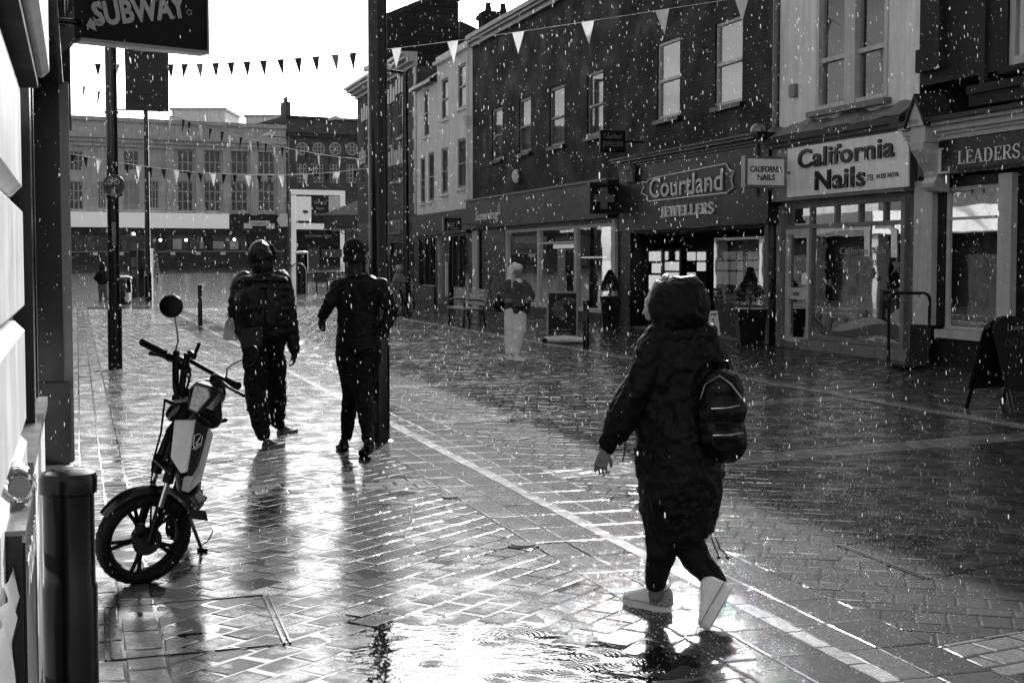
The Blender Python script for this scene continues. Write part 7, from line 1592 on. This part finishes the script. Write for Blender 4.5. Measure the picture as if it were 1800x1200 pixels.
b=MB(); b.tube([m(428,695,-.42),m(405,683,-.34),m(385,668,-.2)],[.008,.007,.012],8); b.ball(m(428,695,-.42),.010,6); b.build('brake_lever',M_plast,MO)
b=MB(); cap(b,m(298,628,.12),.024,m(318,634,.06),.022); cap(b,m(312,640,.04),.02,m(330,650,.0),.02); cap(b,m(380,668,-.2),.034,m(392,672,-.2),.03); cap(b,m(343,622,.0),.010,m(350,604,.0),.010); cap(b,m(333,620,.02),.016,m(340,626,.02),.018); vox(b.build('switchgear',M_plast,MO),.006,2)
b=MB(); b.tube([m(308,640,.03),m(305,660,.0),m(312,690,.0)],.007,6); b.tube([m(331,640,0),m(335,660,-.03),m(326,690,-.03)],.006,6); b.tube([m(290,700,.1),m(283,760,.12),m(268,815,.08),wc+wa*.08],.0055,6); b.tube([m(330,660,0),m(334,670,-.05)],.006,6); b.build('cables',M_plast,MO)
# mirrors
mc=m(301,538,.05); e_=MB().lathe(mc,[(.056,-.006),(.058,0),(.054,.01),(.02,.016)],28,ax=(.1,-.95,.1)); mr_=e_.build('mirror',M_plast,MO); MB().lathe(mc-np.array([.1,-.95,.1])*.0075,[(.052,-.001),(.052,.0005)],28,ax=(.1,-.95,.1)).build('mirror_glass',M_steel,mr_)
MB().tube([m(307,555,.06),m(311,578,.06),m(313,600,.06),m(307,622,.08)],.0045,6).build('mirror_stem',M_metal,MO)
mc=m(440,625,-.3); axm=np.array([-.62,-.66,.42]); axm/=np.linalg.norm(axm); mr_=MB().lathe(mc,[(.050,-.006),(.052,0),(.048,.008)],28,ax=-axm).build('mirror',M_plast,MO); MB().lathe(mc+axm*.007,[(.047,0),(.047,.001)],28,ax=axm).build('mirror_glass',M_steel,mr_)
MB().tube([m(398,665,-.2),m(399,648,-.2),m(412,638,-.23),m(434,629,-.29)],.0042,6).build('mirror_stem',M_metal,MO)
# indicators
for (a_,b_) in (((293,704,.1),(309,711,.05)),((352,735,-.1),(366,745,-.04)),((383,742,.4),(396,738,.42)),): b=MB(); cap(b,m(*a_),.009,m(*b_),.012); b.build('indicator',M_plast,MO)
# seat, rear body, shock, pedals, stand, rear wheel
b=MB(); cap(b,m(352,722,.5),.085,m(348,728,1.0),.08); cap(b,m(342,735,1.0),.08,m(344,735,1.25),.06); vox(b.build('seat',M_plast,MO),.012,2)
rwc=m(322,880,1.15); rwc[2]=.242; rd=(wc-rwc); rd[2]=0; rd/=np.linalg.norm(rd); ru=np.array([.22,0,.975]); rax=np.cross(rd,ru); rax/=np.linalg.norm(rax)
b=MB(); rs=[]
for i in range(60):
    a=2*math.pi*i/60; rs.append([rwc+(ru*math.cos(a)+rd*math.sin(a))*(wr-.038+.038*math.cos(2*math.pi*j/10))+rax*.045*math.sin(2*math.pi*j/10) for j in range(10)])
b.rings(rs,False,True,True); rw=b.build('rear_wheel',M_rubber,MO); b=MB(); b.lathe(rwc-rax*.05,[(.09,0),(.1,.02),(.1,.08),(.09,.1)],20,ax=rax)
for k in range(5):
    a=2*math.pi*k/5; b.tube([rwc,rwc+(ru*math.cos(a)+rd*math.sin(a))*(wr-.06)],.014,6)
b.build('hub_motor',M_plast,rw)
b=MB(); b.tube([m(348,800,.35),m(342,862,.5)],[.016,.016],8)
for i in range(10): t=i/9; c_=m(348,800,.35)+(m(342,862,.5)-m(348,800,.35))*t; b.lathe(c_,[(.030,-.005),(.034,0),(.030,.005)],12,ax=(m(342,862,.5)-m(348,800,.35)))
b.build('rear_shock',M_metal,MO)
b=MB(); b.tube([m(338,868,.3),m(345,885,.3),rwc+rax*.09],.02,8); b.tube([m(338,868,.3),rwc-rax*.09],.02,8); b.build('swing_arm',M_plast,MO)
b=MB(); cap(b,m(340,865,.25),.035,m(350,880,.25),.03); cap(b,m(352,862,.3),.015,m(350,885,.3),.018); vox(b.build('crank_case',M_metal,MO),.007,1)
b=MB(); b.hexa([m(332,893,.02),m(362,898,.0),m(365,915,-.0),m(335,911,.02),m(332,893,.10),m(362,898,.08),m(366,913,.08),m(335,909,.10)]); b.build('pedal',M_plast,MO)
b=MB(); b.tube([m(346,885,.25),m(340,898,.12)],.011,6); b.tube([m(352,885,.3),m(361,872,.32)],.014,6); b.build('crank_arm',M_metal,MO)
ft=G(354,968); b=MB(); b.tube([m(332,905,.2),ft+[0,0,.012]],[.011,.010],8); b.tube([ft+[-.02,0,.01],ft+[.035,-.02,.008]],.011,6); b.tube([ft+[-.0,0,.03],ft+[.03,.04,.05],ft+[.05,.08,.10]],.004,5); b.build('side_stand',M_plast,MO)
# ================= bunting =================
def bunting(pts,flags,label,cord=.006,seg=24):
    # pts: list of (u,v,Y) along the cord, flags: list of (u, size m, material)
    us=[p[0] for p in pts]; vs_=[p[1] for p in pts]; ys_=[p[2] for p in pts]
    f=lambda u:P(u,float(np.interp(u,us,vs_)),float(np.interp(u,us,ys_)))
    # smooth sag between the survey points
    def g(u):
        c=np.polyfit(us,vs_,min(3,len(us)-1)); return P(u,float(np.polyval(c,u)),float(np.interp(u,us,ys_)))
    uu=np.linspace(us[0],us[-1],seg*2); path=[g(u) for u in uu]; e=thing('bunting_string',path[seg],label,'bunting'); MB().tube(path,cord,5).build('cord',M_rope,e)
    for (u,s_,m_) in flags:
        a=g(u); b_=g(u+1.0); d=b_-a; d/=np.linalg.norm(d); w=s_*.6; n=np.cross(d,[0,0,1]); n/=np.linalg.norm(n); tw=random.uniform(-.12,.12)*s_; bt=a+np.array([0,0,-s_])+n*random.uniform(-.2,.2)*s_+d*random.uniform(-.06,.06)*s_
        vs2=[];N=5; L_=a-d*w/2; R_=a+d*w/2
        for i in range(N+1):
            t=i/N; l=L_+(bt-L_)*t; r=R_+(bt-R_)*t
            for j in range(4): q=j/3; p=l+(r-l)*q+n*tw*math.sin(math.pi*q)*math.sin(math.pi*t*.9+.3); vs2.append(p)
        k=len(vs2); fs=[]
        for i in range(N):
            for j in range(3): a0=i*4+j; fs.append((a0,a0+1,a0+5,a0+4))
        mb=MB(); mb.add(vs2,fs,True); mb.add([p+n*.0025 for p in vs2],[tuple(reversed(x)) for x in fs],True); mb.build('flag',m_,e)
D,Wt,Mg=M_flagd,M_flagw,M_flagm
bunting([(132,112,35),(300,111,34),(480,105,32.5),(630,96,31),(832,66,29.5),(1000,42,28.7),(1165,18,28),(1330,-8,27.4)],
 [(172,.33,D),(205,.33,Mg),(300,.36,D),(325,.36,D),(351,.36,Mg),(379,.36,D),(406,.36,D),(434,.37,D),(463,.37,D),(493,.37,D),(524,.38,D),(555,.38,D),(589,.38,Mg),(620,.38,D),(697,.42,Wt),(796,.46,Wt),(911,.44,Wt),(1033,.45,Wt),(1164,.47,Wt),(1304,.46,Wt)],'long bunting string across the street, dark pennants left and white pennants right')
bunting([(126,146,22),(185,163,24),(297,203,27),(400,236,30),(520,262,34),(640,281,38)],
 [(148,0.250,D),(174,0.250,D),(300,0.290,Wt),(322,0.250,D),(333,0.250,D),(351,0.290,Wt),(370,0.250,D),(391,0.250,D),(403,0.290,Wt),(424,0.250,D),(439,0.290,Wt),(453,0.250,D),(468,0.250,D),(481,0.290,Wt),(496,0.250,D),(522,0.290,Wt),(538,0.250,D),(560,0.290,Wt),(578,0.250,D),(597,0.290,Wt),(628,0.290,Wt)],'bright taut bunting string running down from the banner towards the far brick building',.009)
bunting([(124,270,29),(190,284,30),(260,293,31),(330,301,32),(500,308,34),(560,305,35),(660,294,36)],
 [(128,0.240,D),(150,0.240,D),(174,0.300,Wt),(222,0.240,D),(244,0.300,Wt),(264,0.240,D),(287,0.240,D),(310,0.300,Wt),(332,0.240,D),(352,0.240,D),(374,0.300,Wt),(394,0.240,D),(413,0.240,D),(436,0.300,Wt),(455,0.240,D),(474,0.240,D),(494,0.300,Wt),(537,0.300,Wt),(556,0.240,D),(574,0.240,D),(592,0.300,Wt),(624,0.240,D),(650,0.300,Wt)],'lowest bunting string sagging in front of the far stone store',.009)
# ================= rain =================
rn=MB(); V=[];F=[]
def drops(n,y0,y1,pw,rmin,rmax,asp):
    for _ in range(n):
        Y=(y0**pw+(y1**pw-y0**pw)*random.random())**(1/pw); u=random.uniform(-150,1950); v=random.uniform(-120,1150); p=P(u,v,Y)
        if p[2]<.05: continue
        q_=random.random()**1.8; r=Y*(rmin+(rmax-rmin)*q_); L=r*asp*random.uniform(.5,1.9); d=np.array([random.gauss(.06,.05),random.gauss(0,.04),-1.0]); d/=np.linalg.norm(d); b=len(V)
        x=np.array([1,0,0.])*r; y=np.array([0,1.,0])*r
        for q,s_ in ((-.5,0),(-.3,1),(.32,.8),(.5,0)):
            c=p+d*L*q
            if s_==0: V.append(tuple(c))
            else:
                for k in range(4): a=k*math.pi/2; V.append(tuple(c+(x*math.cos(a)+y*math.sin(a))*s_))
        for k in range(4):
            k2=(k+1)%4; F.append((b,b+1+k2,b+1+k)); F.append((b+1+k,b+1+k2,b+5+k2,b+5+k)); F.append((b+5+k,b+5+k2,b+9))
drops(70,2.5,6,1.5,.0003,.0006,7)
drops(12000,5.5,17,1.3,.00007,.00027,8)
drops(5000,15,30,1.3,.00008,.0002,7)
rn.v=V; rn.f=F; rn.sm=[True]*len(F)
M_drop=bpy.data.materials.new('raindrop'); M_drop.use_nodes=True; t=M_drop.node_tree; t.nodes.clear()
o=_n(t,'ShaderNodeOutputMaterial'); mx=_n(t,'ShaderNodeMixShader'); a=_n(t,'ShaderNodeBsdfTranslucent'); b=_n(t,'ShaderNodeBsdfGlossy'); a.inputs[0].default_value=(.95,)*3+(1,); b.inputs['Roughness'].default_value=.25; mx.inputs[0].default_value=.3
t.links.new(a.outputs[0],mx.inputs[1]); t.links.new(b.outputs[0],mx.inputs[2]); t.links.new(mx.outputs[0],o.inputs[0])
r_=rn.build('falling_rain',M_drop); tag(r_,'bright raindrops falling across the whole street','rain',kind='stuff')
# ================= pale water beads added as sun glints on the wet bricks =================
bd_=MB(); V=[];F=[]
for _ in range(6500):
    if random.random()<.6: u,v=random.gauss(1330,190),random.gauss(960,75)
    else: u,v=random.uniform(650,1700),random.uniform(860,1190)
    if not(700<v<1199 and 150<u<1795): continue
    g=G(u,v); r=random.uniform(.0016,.0046); z=.0035+lowf(g[0],g[1]); b=len(V); c=np.array([g[0],g[1],z])
    for (rr,zz) in ((1,0),(.8,.45),(.42,.72)):
        for k in range(6): a=k*math.pi/3; V.append((c[0]+r*rr*math.cos(a),c[1]+r*rr*math.sin(a),z+r*zz))
    V.append((c[0],c[1],z+r*.8))
    for i in range(2):
        for k in range(6): k2=(k+1)%6; F.append((b+i*6+k,b+i*6+k2,b+i*6+6+k2,b+i*6+6+k))
    for k in range(6): F.append((b+12+k,b+12+(k+1)%6,b+18))
bd_.v=V; bd_.f=F; bd_.sm=[True]*len(F); M_bead=mat('pale_glint_bead',.6,.1,spec=1.0); q=bd_.build('glint_beads',M_bead); tag(q,'tiny pale water beads added over the wet bricks as sun glints','water drops',kind='stuff')
# ================= damp air =================
HAZE=True
if HAZE:
    hz=MB().box(-110,70,-24,175,-1.2,19); h_=hz.build('haze',MATS['white_paint']); h_.data.materials.clear()
    m_=bpy.data.materials.new('damp_air'); m_.use_nodes=True; t=m_.node_tree; t.nodes.clear(); o=_n(t,'ShaderNodeOutputMaterial'); pv=_n(t,'ShaderNodeVolumePrincipled')
    pv.inputs['Color'].default_value=(1,1,1,1); pv.inputs['Density'].default_value=HAZE_D; pv.inputs['Anisotropy'].default_value=.35; t.links.new(pv.outputs[0],o.inputs['Volume']); h_.data.materials.append(m_); tag(h_,'thin damp air softening the far side of the square','haze',kind='stuff')
